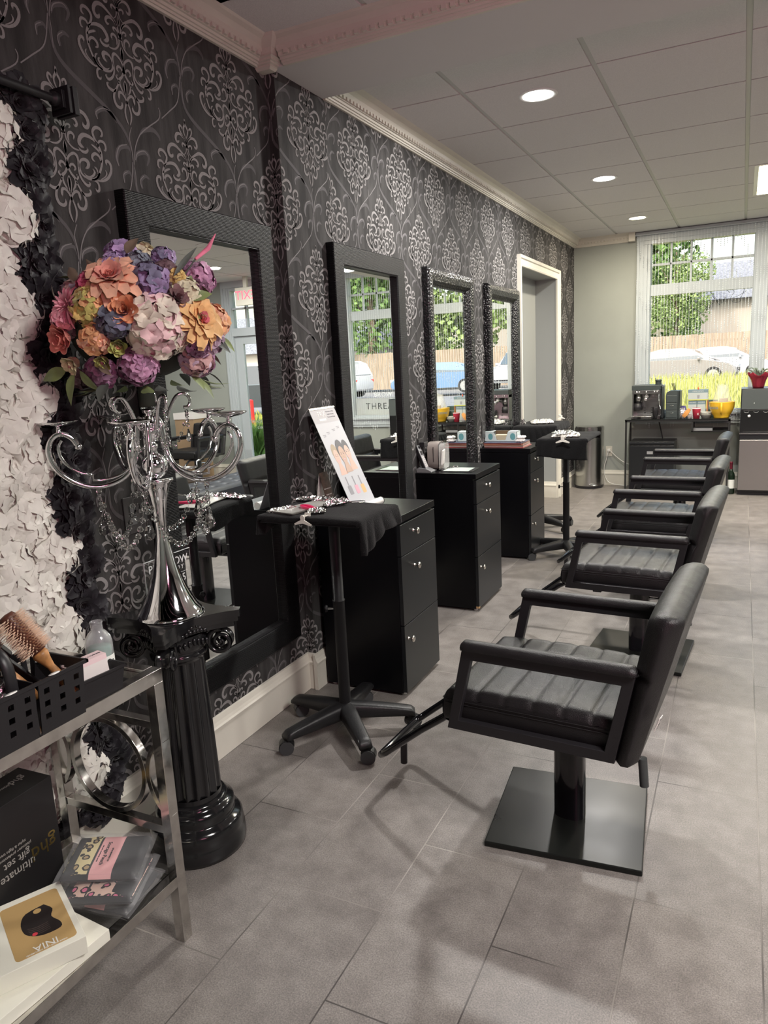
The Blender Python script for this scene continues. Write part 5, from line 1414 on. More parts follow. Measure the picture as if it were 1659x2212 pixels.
mb = MB(); mb.tube([Vector(q) for q in smooth_path([(-0.06, -0.03, 0.10), (-0.055, -0.03, 0.155), (-0.035, -0.03, 0.182), (0.0, -0.03, 0.190), (0.035, -0.03, 0.182), (0.055, -0.03, 0.155), (0.06, -0.03, 0.10)], 4)], 0.010, 12, flat=(0.8, 1.3)); mb.build('handle', m_blkpl, t)
m_wstk = mat('white_round_sticker', (0.80, 0.78, 0.76), 0.5)
for y in (-0.055, 0.045):
    mb = MB(); mb.lathe([(0, 0.0006), (0.009, 0.0006), (0.009, 0)], 20, Matrix.Translation((x1_+0.008, y, H+0.0015)) @ Matrix.Diagonal((0.6, 1.5, 1, 1))); mb.build('round_sticker', m_wstk, t)
# round brushes leaning in the caddy
m_wood = mat('turned_wood', (0.42, 0.20, 0.07), 0.4, noise=0.3, nscale=60)
m_dwood = mat('dark_wood_barrel', (0.10, 0.035, 0.022), 0.45)
m_brist = mat('boar_bristle', (0.84, 0.64, 0.48), 0.7)
def round_brush(p, d, label, s_=1.0):
    d = Vector(d).normalized(); u, v, w_ = basis(d)
    t = thing('round_brush', label, 'hair brush', p, group='round brushes in the caddy')
    M = Matrix(((u.x, v.x, w_.x, 0), (u.y, v.y, w_.y, 0), (u.z, v.z, w_.z, 0), (0, 0, 0, 1)))
    mb = MB(); mb.lathe([(0, -0.06), (0.009, -0.058), (0.012, -0.03), (0.010, 0.0), (0.008, 0.030), (0.012, 0.048), (0.017, 0.062), (0.015, 0.070), (0.0, 0.07)], 20, M); mb.build('handle', m_wood, t)
    mb = MB(); mb.lathe([(0, 0.070), (0.018, 0.071), (0.018, 0.165), (0.015, 0.172), (0, 0.174)], 22, M); mb.build('barrel', m_dwood, t)
    mb = MB(); rq = random.Random(3)
    for i_ in range(19):
        for k in range(18):
            a = 2*PI*(k+0.5*(i_ % 2))/18; z = 0.076+0.0048*i_
            o_ = Vector((math.cos(a), math.sin(a), 0)); s2 = Vector((-math.sin(a), math.cos(a), 0))
            for q in range(3):
                da = Vector((rq.uniform(-0.12, 0.12), rq.uniform(-0.12, 0.12), rq.uniform(-0.12, 0.12))); o2 = (o_+da).normalized()
                b0 = M @ (Vector((0, 0, z))+o_*0.0175); tp = M @ (Vector((0, 0, z))+o_*0.0175+o2*0.021)
                e = M.to_3x3() @ s2*0.0018; e2 = M.to_3x3() @ Vector((0, 0, 0.0018))
                mb.add([b0-e, b0+e, b0+e2, tp], [(0, 1, 3), (1, 2, 3), (2, 0, 3)])
    mb.build('bristles', m_brist, t)
    return t
round_brush((-1.287, 1.000, 0.835), (-0.42, -0.30, 0.84), 'round wood and bristle brush leaning out of the caddy, nearest the small bin')
round_brush((-1.365, 0.955, 0.835), (-0.45, -0.35, 0.80), 'round bristle brush leaning beside another, partly cut by the photo edge')
# black square-headed brush behind
t = thing('paddle_brush', 'black vented brush head sticking up behind the round brushes', 'hair brush', (-1.375, 0.985, 0.83), rot=(R(20), R(-32), R(30)))
mb = MB(); mb.box(-0.008, 0.008, -0.006, 0.006, -0.05, 0.06); mb.build('handle', m_blkpl, t, bevel=0.003)
mb = MB(); mb.box(-0.022, 0.022, -0.010, 0.010, 0.06, 0.150); mb.build('head', m_blkpl, t, bevel=0.006)
# foil sachet in the front compartment
m_foil = mat('crumpled_foil', (0.82, 0.82, 0.83), 0.22, metal=1.0, bump=1.0, bscale=70)
def crumple(w_, d_, h_, seed, nx=14, ny=14, amp=0.25):
    rq = random.Random(seed); mb = MB()
    H_ = [[rq.uniform(-1, 1) for _ in range(nx+1)] for _ in range(ny+1)]
    def f(s_):
        def g(u, v):
            i_ = min(int(round(u*nx)), nx); j_ = min(int(round(v*ny)), ny)
            e = min(u, 1-u, v, 1-v); k = min(1, e*6)
            return Vector(((u-0.5)*w_+H_[j_][i_]*w_*0.02, (v-0.5)*d_+H_[j_][(i_*3) % (nx+1)]*d_*0.02, s_*h_*0.5*(k**0.5)+H_[j_][i_]*h_*amp*0.5*(0.2+k) ))
        return g
    mb.grid(f(1), nx, ny, sm=False); mb.grid(f(-1), nx, ny, sm=False)
    return mb
t0 = crumple(0.075, 0.10, 0.018, 4).build('foil_sachet', m_foil, loc=(-1.300, 0.845, 0.838), rot=(R(80), R(12), R(60)))
tag(t0, 'shiny silver foil sachet standing in the caddy at the left edge', 'sachet')
# small black bin and the white carton in it
t = thing('small_bin', 'small plain black plastic bin near the console corner, holding a white carton', 'bin', (-1.305, 1.085, ZT), R(-6))
mb = MB(); open_box(mb, -0.050, 0.050, -0.062, 0.062, 0, 0.062, 0.0025, 0.008, 0.008)
for a in ((-0.054, 0.054, -0.066, -0.062), (-0.054, 0.054, 0.062, 0.066), (-0.054, -0.05, -0.066, 0.066), (0.05, 0.054, -0.066, 0.066)): mb.box(a[0], a[1], a[2], a[3], 0.057, 0.063)
mb.build('body', m_blkpl, t)
m_carton = mat('white_carton', (0.78, 0.74, 0.71), 0.5); m_pinkband = mat('pale_pink_print', (0.80, 0.62, 0.63), 0.5)
t = thing('small_carton', 'white and pale pink carton lettered PRODUCTS WITH A PURPOSE in the small bin', 'carton', (-1.288, 1.072, 0.768), rot=(R(4), R(-3), R(-14)))
mb = MB(); mb.box(-0.018, 0.018, -0.045, 0.045, 0, 0.078); mb.build('body', m_carton, t, bevel=0.0008)
mb = MB(); mb.box(-0.0183, 0.0183, -0.0453, 0.0453, 0.066, 0.0783); mb.build('printed_band', m_pinkband, t)
text('PRODUCTS WITH A PURPOSE', 0.0062, frameM((0.0, 0, 0.0786), (0, 1, 0), (-1, 0, 0)), m_ink, t)
# translucent bottle with clear green liquid
m_botl = mat('frosted_bottle', (0.92, 0.93, 0.95), 0.18, trans=0.85, ior=1.4); m_liq = mat('pale_green_liquid', (0.30, 0.62, 0.50), 0.1, trans=0.35, ior=1.33); m_lblw = mat('white_label', (0.78, 0.80, 0.76), 0.5)
t = thing('liquid_bottle', 'open frosted plastic bottle half full of pale green liquid, behind the carton', 'bottle', (-1.335, 1.152, ZT))
mb = MB(); mb.lathe([(0, 0), (0.029, 0), (0.031, 0.004), (0.031, 0.098), (0.028, 0.112), (0.020, 0.124), (0.0135, 0.130), (0.0135, 0.146), (0.0145, 0.147), (0.0145, 0.151), (0.0120, 0.151), (0.0118, 0.130), (0.018, 0.122), (0.026, 0.110), (0.029, 0.097), (0.029, 0.004), (0, 0.003)], 36); mb.build('bottle_body', m_botl, t)
mb = MB(); mb.lathe([(0, 0.004), (0.0285, 0.004), (0.0285, 0.088), (0, 0.088)], 32); mb.build('liquid', m_liq, t)
mb = MB(); mb.lathe([(0.0313, 0.012), (0.0313, 0.070)], 36); mb.build('label', m_lblw, t)
for k, (s_, z) in enumerate((('FRAGILE HAIR', 0.058), ('ULTRA CONDITIONER', 0.05), ('NET WT 8 FL OZ', 0.042), ('HYDRATE', 0.034))): text(s_, 0.0045, frameM((0.0316, -0.004, z), (0, 1, 0), (0, 0, 1)), m_ink, t)
# perforated pink gift box lying behind
m_rosebox = mat('dusty_rose_card', (0.36, 0.20, 0.22), 0.5); m_greybox = mat('grey_card', (0.30, 0.29, 0.28), 0.5)
t = thing('hair_tool_box', 'dusty pink and grey box with a black arched lid end, leaning behind the bin', 'box', (-1.375, 1.085, ZT+0.018), rot=(R(-24), R(-8), R(20)))
mb = MB(); mb.box(-0.03, 0.03, -0.075, 0.085, 0, 0.05); mb.build('body', m_greybox, t, bevel=0.001)
mb = MB(); mb.box(0.0295, 0.0305, -0.03, 0.086, 0.016, 0.0505); mb.box(-0.0305, 0.0305, 0.0, 0.0855, 0.0495, 0.0508); mb.build('pink_panel', m_rosebox, t)
mb = MB(); mb.box(-0.0308, 0.0308, -0.0758, -0.035, 0.012, 0.0512); mb.build('black_lid', m_blkpl, t)
mb = MB(); mb.box(-0.031, 0.031, -0.036, -0.032, 0.010, 0.0514); mb.build('white_stripe', m_carton, t)
text('perfect', 0.012, frameM((0.0312, -0.056, 0.034), (0, 1, 0), (0, 0, 1)), m_carton, t, font_shear=0.3)
mb = MB()
for i_ in range(12):
    for j_ in range(3): mb.lathe([(0, 0.0002), (0.0012, 0.0002)], 8, frameM((0.0303, -0.025+i_*0.0088, 0.003+0.0045*j_), (0, 1, 0), (0, 0, 1)))
mb.build('perforated_print', m_ink, t)

# lower shelf
ZS = 0.1955
m_ghd = mat('soft_black_card', (0.012, 0.011, 0.012), 0.45); m_goldp = mat('gold_foil_print', (0.75, 0.56, 0.20), 0.3, metal=1.0); m_greyp = mat('grey_print', (0.35, 0.33, 0.31), 0.5)
t = thing('gift_set_box', 'tall black gift set box with gold lettering standing on the lower shelf', 'box', (-1.580, 0.965, ZS), R(2))
mb = MB(); mb.box(-0.05, 0.065, -0.20, 0.145, 0.0, 0.292); mb.build('body', m_ghd, t, bevel=0.001)
def ghdM(y, z): return frameM((0.0655, y, z), (0, -1, 0), (0, 0, -1))
text('ghd', 0.052, ghdM(0.095, 0.125), m_goldp, t); text('ultimate travel', 0.030, ghdM(-0.020, 0.112), m_greyp, t); text('gift set', 0.027, ghdM(0.02, 0.142), m_greyp, t)
for k, s_ in enumerate(('platinum+ professional performance', 'styler & flight travel hairdryer')): text(s_, 0.010, ghdM(-0.01, 0.162+0.013*k), m_greyp, t)
text('ghd', 0.030, frameM((0.0, 0.10, 0.2925), (0, -1, 0), (1, 0, 0)), m_greyp, t); text('ultimate travel gift set', 0.014, frameM((0.0, 0.02, 0.2925), (0, -1, 0), (1, 0, 0)), m_greyp, t)
m_wbox = mat('ivory_box_card', (0.80, 0.78, 0.68), 0.45); m_tan = mat('tan_print', (0.50, 0.33, 0.14), 0.45); m_pinkd = mat('red_dot', (0.65, 0.06, 0.08), 0.4)
m_maskb = mat('black_mask_print', (0.02, 0.015, 0.015), 0.5); m_maskl = mat('mask_contour_print', (0.16, 0.12, 0.10), 0.5)
# stacked ivory boxes
t = thing('ivory_box', 'large ivory carton at the bottom of the stack on the lower shelf', 'box', (-1.385, 0.845, ZS), R(-4), group='ivory boxes on the lower shelf')
mb = MB(); mb.box(-0.14, 0.125, -0.16, 0.165, 0.0, 0.028); mb.build('body', m_wbox, t, bevel=0.001)
t = thing('device_box', 'ivory box with a gold picture of a black mask, lying on the bigger carton', 'box', (-1.388, 0.868, ZS+0.0285), R(-27), group='ivory boxes on the lower shelf')
mb = MB(); mb.box(-0.125, 0.105, -0.15, 0.125, 0.0, 0.042); mb.build('body', m_wbox, t, bevel=0.0012)
def rrect(x0, x1, y0, y1, r, n=6):
    p = []
    for cx, cy, a in ((x1-r, y1-r, 0), (x0+r, y1-r, 90), (x0+r, y0+r, 180), (x1-r, y0+r, 270)): p += arc(cx, cy, r, a, a+90, n)
    return p
mb = MB(); mb.prism(rrect(-0.105, 0.088, -0.012, 0.112, 0.010), 0.0421, 0.0424); mb.build('printed_panel', m_tan, t)
mask = [(-0.062, 0.075), (-0.055, 0.035), (-0.030, 0.020), (0.0, 0.018), (0.022, 0.026), (0.040, 0.052), (0.040, 0.088), (0.02, 0.092), (-0.01, 0.080), (-0.035, 0.088)]
mb = MB(); mb.prism([Vector(q) for q in smooth_path([(*q,) for q in mask+[mask[0]]], 3)][:-1], 0.0425, 0.0427); mb.build('printed_mask', m_maskb, t)
mb = MB(); mb.prism(arc(-0.048, 0.058, 0.0085, 0, 330, 14), 0.04275, 0.0429); mb.build('printed_opening', m_tan, t)
mb = MB()
for k in range(5): mb.strip([(0.0+0.006*k, 0.028, 0.0008), (0.006+0.006*k, 0.045, 0.0008), (0.004+0.006*k, 0.070, 0.0008)], Matrix(), 0.0429)
mb.build('printed_contours', m_maskl, t)
mb = MB(); mb.prism(arc(0.026, 0.038, 0.0055, 0, 340, 14), 0.0429, 0.0430); mb.build('printed_dot', m_pinkd, t)
MW = mat('white_print', (0.85, 0.84, 0.80), 0.5)
text('INIA', 0.026, frameM((0.072, 0.050, 0.0427), (0, -1, 0), (1, 0, 0)) @ Matrix.Identity(4), MW, t)
text('MICRO WAND LASER INTELLIGENCE', 0.0050, frameM((0.083, 0.050, 0.0427), (0, -1, 0), (1, 0, 0)), MW, t)
text('SS', 0.022, frameM((-0.04, -0.085, 0.0424), (0, -1, 0), (1, 0, 0)), m_ink, t)
for k, s_ in enumerate(('WIRELESS CONVENIENCE', 'enjoy hands free use', 'TOP WEIGHT COMFORT', 'soft flexible silicone', 'RED + NIR LIGHT', 'deep light therapy')): text(s_, 0.0062, frameM((0.015+0.0095*k, -0.045, 0.0424), (0, -1, 0), (1, 0, 0)), m_greyp, t, align='LEFT')
# storage pouches in cellophane
m_leoY = bpy.data.materials.new('yellow_leopard_cloth'); m_leoP = bpy.data.materials.new('pink_leopard_cloth')
def leopard(m, c0, c1, c2):
    m.use_nodes = True; nt = m.node_tree; b = nt.nodes['Principled BSDF']; N = nt.nodes.new; L = nt.links.new
    tc = N('ShaderNodeTexCoord'); nz = N('ShaderNodeTexNoise'); nz.inputs['Scale'].default_value = 40; L(tc.outputs['Object'], nz.inputs['Vector'])
    vm = N('ShaderNodeVectorMath'); vm.operation = 'MULTIPLY_ADD'; vm.inputs[1].default_value = (0.012, 0.012, 0.012); L(nz.outputs['Color'], vm.inputs[0]); L(tc.outputs['Object'], vm.inputs[2])
    vo = N('ShaderNodeTexVoronoi'); vo.inputs['Scale'].default_value = 52; L(vm.outputs[0], vo.inputs['Vector'])
    cr = N('ShaderNodeValToRGB'); cr.color_ramp.interpolation = 'CONSTANT'; e = cr.color_ramp.elements
    e[0].position = 0; e[0].color = (*c2, 1); e[1].position = 0.26; e[1].color = (0.015, 0.012, 0.012, 1); q = e.new(0.44); q.color = (*c0, 1)
    L(vo.outputs['Distance'], cr.inputs[0]); L(cr.outputs[0], b.inputs['Base Color']); b.inputs['Roughness'].default_value = 0.7
leopard(m_leoY, (0.68, 0.58, 0.32), None, (0.42, 0.30, 0.16)); leopard(m_leoP, (0.80, 0.56, 0.46), None, (0.80, 0.20, 0.34))
m_cello = mat('cellophane', (0.9, 0.9, 0.92), 0.08, trans=0.0, alpha=0.10, bump=1.0, bscale=60, spec=1.0); m_dcl = mat('charcoal_cloth', (0.030, 0.031, 0.034), 0.6); m_pinkl = mat('pink_paper_band', (0.80, 0.42, 0.42), 0.55)
def pouch(loc, rot, m_leo, label, band=True):
    t = thing('storage_pouch', label, 'pouch', loc, rot=rot, group='wrapped storage pouches on the lower shelf')
    t.scale = (1.12, 1.12, 1.12)
    rq = random.Random(int(loc[2]*1e4))
    def shell(w_, d_, h_, sx=1.0):
        mb = MB()
        def g(u, v, s_):
            e = min(u, 1-u)*w_; e2 = min(v, 1-v)*d_; k = min(1, min(e, e2)/0.018)
            return Vector(((u-0.5)*w_, (v-0.5)*d_, h_*(0.5+0.5*s_*(1-(1-k)**2)**0.5)))
        mb.grid(lambda u, v: g(u, v, 1), 24, 24); mb.grid(lambda u, v: g(1-u, v, -1), 24, 24); return mb
    shell(0.165, 0.130, 0.026).build('pouch_cloth', m_dcl, t)
    mb = MB(); mb.grid(lambda u, v: Vector((-0.080+0.056*u, -0.060+0.120*v, 0.0285-0.010*(1-u)**3-0.004*abs(2*v-1)**8)), 8, 8); mb.build('leopard_panel', m_leo, t)
    if band:
        mb = MB(); mb.grid(lambda u, v: Vector((-0.020+0.048*u, -0.066+0.132*v, 0.0268-0.012*abs(2*v-1)**10)), 4, 24); mb.build('paper_band', m_pinkl, t)
        text('Storage Pouch', 0.0125, frameM((-0.002, 0.0, 0.0275), (0, -1, 0), (1, 0, 0)), m_ink, t); text('LIV & BRAMBLE CO', 0.005, frameM((0.010, -0.005, 0.0275), (0, -1, 0), (1, 0, 0)), m_ink, t); text('with elastic  travel friendly  reusable', 0.0036, frameM((-0.014, 0.0, 0.0275), (0, -1, 0), (1, 0, 0)), m_ink, t)
    mb = shell(0.185, 0.150, 0.031); mb.v = [(x, y, z+0.0015*math.sin(90*x+60*y)-0.001) for x, y, z in mb.v]; o = mb.build('cellophane_wrap', m_cello, t)
    return t
pouch((-1.365, 1.115, ZS+0.001), (0, R(2), R(12)), m_leoP, 'pink leopard storage pouch in clear wrap at the bottom of the pouch stack')
tp = pouch((-1.352, 1.100, ZS+0.036), (R(2), R(-2), R(22)), m_leoP, 'pink leopard storage pouch in clear wrap, middle of the pouch stack', False)
mb = MB(); mb.grid(lambda u, v: Vector((-0.02+0.10*u, -0.060+0.12*v, 0.0266-0.008*u**4)), 10, 10); mb.build('leopard_flap', m_leoP, tp)
pouch((-1.378, 1.128, ZS+0.071), (R(3), R(2), R(28)), m_leoY, 'storage pouch with yellow leopard edge and pink paper band, top of the pouch stack')
# ---------------------------------------------------------------- things on the nearest tray
m_foil2 = mat('silver_foil', (0.85, 0.85, 0.84), 0.16, metal=1.0, bump=1.0, bscale=55)
m_tissue = mat('pale_foil_sheet', (0.62, 0.61, 0.57), 0.35, metal=0.5)
m_pinkclip = mat('hot_pink_plastic', (0.75, 0.02, 0.12), 0.3)
m_clipw = mat('ivory_plastic', (0.72, 0.70, 0.63), 0.35)
TZ = 0.9295
def foil(name_loc, w_, d_, h_, rot, seed, label, mat_=None, amp=0.9):
    o = crumple(w_, d_, h_, seed, 22, 16, amp).build('foil_sheet', mat_ or m_foil2, loc=name_loc, rot=rot)
    return tag(o, label, 'foil', 'foil sheets on the tray stands')
mb = MB()
rq = random.Random(2)
for k in range(7):
    a = R(rq.uniform(-3, 3)); c, s_ = math.cos(a), math.sin(a)
    q = [(-0.055, -0.125), (0.055, -0.125), (0.055, 0.125), (-0.055, 0.125)]
    mb.add([(x*c-y*s_+rq.uniform(-0.002, 0.002), x*s_+y*c, 0.001+0.0011*k) for x, y in q], [(0, 1, 2, 3)])
o = mb.build('foil_sheet', m_tissue, loc=(-1.500, 2.345, TZ), rot=(0, 0, R(-14)))
tag(o, 'flat stack of smooth foil sheets under the pink clip on the nearest tray', 'foil', 'foil sheets on the tray stands')
foil((-1.522, 2.476, TZ+0.010), 0.20, 0.045, 0.014, (0, 0, R(6)), 5, 'long crumpled foil strip along the back of the nearest tray')
foil((-1.400, 2.265, TZ+0.009), 0.07, 0.060, 0.012, (0, 0, R(30)), 6, 'crumpled foil piece at the front of the nearest tray, beside the white clip')
foil((-1.560, 2.275, TZ+0.008), 0.12, 0.022, 0.010, (0, 0, R(62)), 8, 'narrow rolled foil edge at the left of the nearest tray')
foil((-1.395, 2.405, TZ+0.014), 0.10, 0.035, 0.018, (0, R(-4), R(58)), 9, 'twisted foil strand rising at the middle of the nearest tray')
t = thing('tint_brush', 'slim foil-wrapped tint brush with a clear handle on the nearest tray', 'brush', (-1.345, 2.420, TZ+0.016), R(14))
mb = MB(); mb.tube([(-0.045, -0.02, -0.004), (-0.02, -0.004, 0), (0.01, 0.001, 0.001)], [0.006, 0.0045, 0.003], 8); mb.build('foil_wrap', m_foil2, t)
mb = MB(); mb.tube([(0.01, 0.001, 0.001), (0.062, 0.002, 0.002)], [0.0038, 0.0042], 10); mb.build('handle', m_crys, t)
# pink alligator clip
t = thing('hair_clip', 'hot pink alligator hair clip lying open on the foil stack', 'hair clip', (-1.462, 2.310, TZ+0.012), R(-28))
def jaw(mb, flip):
    pts = [(-0.060, 0.0), (-0.050, 0.016), (-0.030, 0.022), (-0.005, 0.018), (0.03, 0.010), (0.062, 0.003), (0.062, -0.001), (0.03, 0.001), (0.0, 0.004), (-0.025, 0.006), (-0.045, 0.002)]
    M = Matrix.Rotation(R(flip), 4, 'Z')
    mb.prism([(p[0], p[1]) for p in pts], -0.004, 0.004, M)
    for k in range(5): mb.cbox(M @ Vector((-0.02+0.006*k, 0.005, 0)), (0.002, 0.006, 0.006), (0, 0, R(flip)))
mb = MB(); jaw(mb, 0); mb.build('upper_jaw', m_pinkclip, t, bevel=0.001)
mb = MB(); M_ = Matrix.Scale(-1, 4, (0, 1, 0)); mb.X = M_; jaw(mb, 10); mb.X = None; mb.build('lower_jaw', m_pinkclip, t, bevel=0.001)
# butterfly clips hanging on the front edges
def butterfly(loc, rz, label, s_=1.0):
    t = thing('butterfly_clip', label, 'hair clip', loc, rz, group='white butterfly clips on the tray edges')
    mb = MB(); pts = [(-0.038, -0.002), (-0.036, -0.008), (-0.010, -0.002), (0.0, 0.0), (0.010, -0.002), (0.036, -0.008), (0.038, -0.002), (0.022, 0.006), (0.008, 0.012), (0.010, 0.024), (0.004, 0.030), (-0.004, 0.030), (-0.010, 0.024), (-0.008, 0.012), (-0.022, 0.006)]
    mb.prism([(p[0]*s_, p[1]*s_) for p in pts], -0.0025, 0.0025, frameM((0, 0, 0), (1, 0, 0), (0, 0, 1))); mb.build('front_wing', m_clipw, t, bevel=0.0008)
    mb = MB(); mb.box(-0.010*s_, -0.004*s_, 0.002, 0.030, 0.024*s_, 0.028*s_); mb.box(0.004*s_, 0.010*s_, 0.002, 0.030, 0.024*s_, 0.028*s_); mb.box(-0.012*s_, 0.012*s_, 0.028, 0.034, 0.016*s_, 0.034*s_); mb.tube([(-0.010*s_, 0.0, 0.020*s_), (-0.010*s_, 0.028, 0.020*s_)], 0.0012, 6); mb.build('back_jaw', m_clipw, t, bevel=0.0006)
    return t
butterfly((-1.412, 2.186, 0.908), R(-6), 'ivory butterfly clip gripping the front edge of the nearest tray', 1.0)
butterfly((-1.083, 4.988, 0.889), R(0), 'silvery butterfly clip on the front edge of the middle tray', 1.25)
butterfly((-1.400, 6.402, 0.935), R(40), 'small white clip standing on the far corner of the rear tray', 0.9)
foil((-1.092, 5.13, 0.919), 0.19, 0.16, 0.026, (0, 0, R(10)), 11, 'tall crumpled stack of white-silver foils on the middle tray', m_tissue, 0.7)
foil((-1.100, 5.12, 0.938), 0.15, 0.13, 0.020, (0, 0, R(30)), 17, 'upper bunch of crumpled foils on the middle tray stack', None, 0.7)
foil((-1.505, 6.14, 0.927), 0.19, 0.17, 0.028, (0, 0, R(20)), 12, 'crumpled stack of pale foils on the rear tray', m_tissue, 0.7)
foil((-1.640, 6.02, 0.926), 0.05, 0.05, 0.04, (R(20), 0, R(20)), 13, 'small crumpled foil scrap at the near corner of the rear tray')

# ---------------------------------------------------------------- things on the first cabinet
m_card = mat('pale_poster_card', (0.50, 0.51, 0.54), 0.4); m_cardhd = mat('grey_header_print', (0.42, 0.41, 0.43), 0.4)
m_skinA = mat('portrait_skin_light', (0.66, 0.44, 0.36), 0.45); m_skinB = mat('portrait_skin_tan', (0.52, 0.36, 0.28), 0.45)
m_hairA = mat('portrait_blond_hair', (0.42, 0.34, 0.24), 0.5); m_hairB = mat('portrait_dark_hair', (0.13, 0.13, 0.14), 0.5); m_prtgrey = mat('grey_line_print', (0.28, 0.28, 0.30), 0.5)
m_fpink = mat('pink_bottle_print', (0.66, 0.36, 0.44), 0.4); m_forange = mat('orange_bottle_print', (0.80, 0.45, 0.20), 0.4)
t = thing('poster_stand', 'tabletop roll-up poster with three portrait heads and PRX lettering, leaning back', 'poster stand', (-1.497, 2.852, 0.825))
up = Vector((-0.200, 0, 0.452)).normalized(); out = Vector((0, 1, 0)).cross(up)  # +x side normal
PMt = lambda u, v, d=0.0004: frameM(tuple(Vector((0, u, 0.012*0))+up*v+out*d), (0, 1, 0), tuple(up))
PB = frameM((0, 0, 0), (0, 1, 0), tuple(up))
mb = MB(); mb.prism(rect(-0.110, 0.110, 0.0, 0.497), -0.0015, 0.0, PB); mb.build('printed_sheet', m_card, t)
mb = MB(); mb.prism(rect(-0.110, 0.110, 0.430, 0.497), 0.0002, 0.0004, PB); mb.build('header_band', m_cardhd, t)
mb = MB(); mb.prism(rect(-0.112, 0.112, 0.495, 0.503), -0.003, 0.003, PB); mb.build('top_rail', m_knob, t)
mb = MB(); mb.tube([(0.010, -0.112, 0.018), (0.010, 0.125, 0.018)], 0.017, 20); mb.build('base_roll', m_whiteplast, t)
mb = MB(); mb.tube([(0.010, 0.125, 0.018), (0.010, 0.130, 0.018)], 0.0178, 20); mb.tube([(-0.012, 0, 0.0), (-0.10, 0, 0.20)], 0.003, 8); mb.build('end_cap', m_blkpl, t)
text('PRX', 0.036, PB @ Matrix.Translation((-0.026, 0.470, 0.0006)), m_carton, t); 
mb = MB(); mb.prism(rect(-0.060, -0.002, 0.440, 0.450), 0.0006, 0.0008, PB)
mb.build('white_bar', m_carton, t)
for k, s_ in enumerate(('The Science of Skin', 'Health & Beauty', 'Professional Range')): text(s_, 0.009, PB @ Matrix.Translation((0.052, 0.480-0.013*k, 0.0006)), m_prtgrey, t)
for k, x_ in enumerate((-0.075, -0.035, 0.02, 0.065)):
    mb = MB(); mb.prism(rect(x_-0.014, x_+0.014, 0.372+0.01*k, 0.375+0.01*k), 0.0003, 0.0005, PB); mb.prism(rect(x_-0.010, x_+0.010, 0.365+0.01*k, 0.368+0.01*k), 0.0003, 0.0005, PB); mb.build('printed_lines', m_prtgrey, t)
def ell(cx, cy, rx, ry, n=22, a0=0): return [(cx+rx*math.cos(R(a0+360*i/n)), cy+ry*math.sin(R(a0+360*i/n))) for i in range(n)]
for i_, (cx, cy, ms_, mh, s_) in enumerate(((-0.050, 0.265, m_skinA, m_hairA, 0.9), (0.055, 0.275, m_skinA, m_hairB, 0.9), (0.004, 0.270, m_skinB, m_hairB, 1.05))):
    z0 = 0.0003+0.0004*i_
    mb = MB(); mb.prism(ell(cx, cy+0.024*s_, 0.030*s_, 0.046*s_), z0, z0+0.0001, PB); mb.build('printed_hair', mh, t)
    mb = MB(); mb.prism(ell(cx, cy, 0.024*s_, 0.040*s_), z0+0.00012, z0+0.00020, PB); mb.prism([(cx-0.012, cy-0.03), (cx+0.012, cy-0.03), (cx+0.030, cy-0.085), (cx-0.030, cy-0.085)], z0+0.00005, z0+0.0001, PB); mb.build('printed_face', ms_, t)
    mb = MB()
    for sx in (-1, 1):
        mb.prism(ell(cx+sx*0.009*s_, cy+0.004, 0.0042, 0.0018, 10), z0+0.00022, z0+0.00028, PB); mb.prism(rect(cx+sx*0.009*s_-0.005, cx+sx*0.009*s_+0.005, cy+0.0105, cy+0.012), z0+0.00022, z0+0.00028, PB)
    mb.prism(rect(cx-0.0012, cx+0.0022, cy-0.010, cy-0.0085), z0+0.00022, z0+0.00028, PB)
    mb.build('printed_eyes', m_hairB, t)
    mb = MB(); mb.prism(ell(cx, cy-0.020*s_, 0.008, 0.0028, 12), z0+0.00022, z0+0.00028, PB); mb.build('printed_lips', m_fpink, t)
for cx, cy, m_, h_ in ((-0.058, 0.115, m_prtgrey, 0.03), (0.0, 0.110, m_fpink, 0.03), (0.055, 0.105, m_forange, 0.03)):
    mb = MB(); mb.prism(rrect(cx-0.016, cx+0.016, cy-h_, cy+0.012, 0.006), 0.0003, 0.0005, PB); mb.build('printed_bottle', m_, t)
    mb = MB(); mb.prism(rect(cx-0.004, cx+0.004, cy+0.012, cy+0.055), 0.0003, 0.0005, PB); mb.build('printed_cap', m_prtgrey, t)
t = thing('tent_card', 'small folded tent card, dark wood-brown outside and white inside', 'card', (-1.680, 2.790, 0.825))
m_brownc = mat('brown_wood_print', (0.075, 0.040, 0.030), 0.45, noise=0.4, nscale=30, stretch=(6, 1, 1))
mb = MB(); mb.prism([(0.045, 0), (0.001, 0.175), (0.0, 0.173), (0.0435, 0)], -0.03, 0.04, frameM((0, 0, 0), (1, 0, 0), (0, 0, 1)) @ Matrix.Scale(-1, 4, (0, 0, 1))); mb.build('front_leaf', m_brownc, t)
mb = MB(); mb.prism([(-0.030, 0), (0.0, 0.173), (0.001, 0.175), (-0.0285, 0)], -0.03, 0.04, frameM((0, 0, 0), (1, 0, 0), (0, 0, 1)) @ Matrix.Scale(-1, 4, (0, 0, 1))); mb.build('back_leaf', m_carton, t)
u2 = Vector((-0.044, 0, 0.175)).normalized()
for k, s_ in enumerate(('bond maintenance', 'BOOK NOW')): text(s_, 0.008, frameM(tuple(Vector((0.0455, 0.005, 0))+u2*(0.105-0.028*k)), (0, 1, 0), tuple(u2)), m_carton, t)

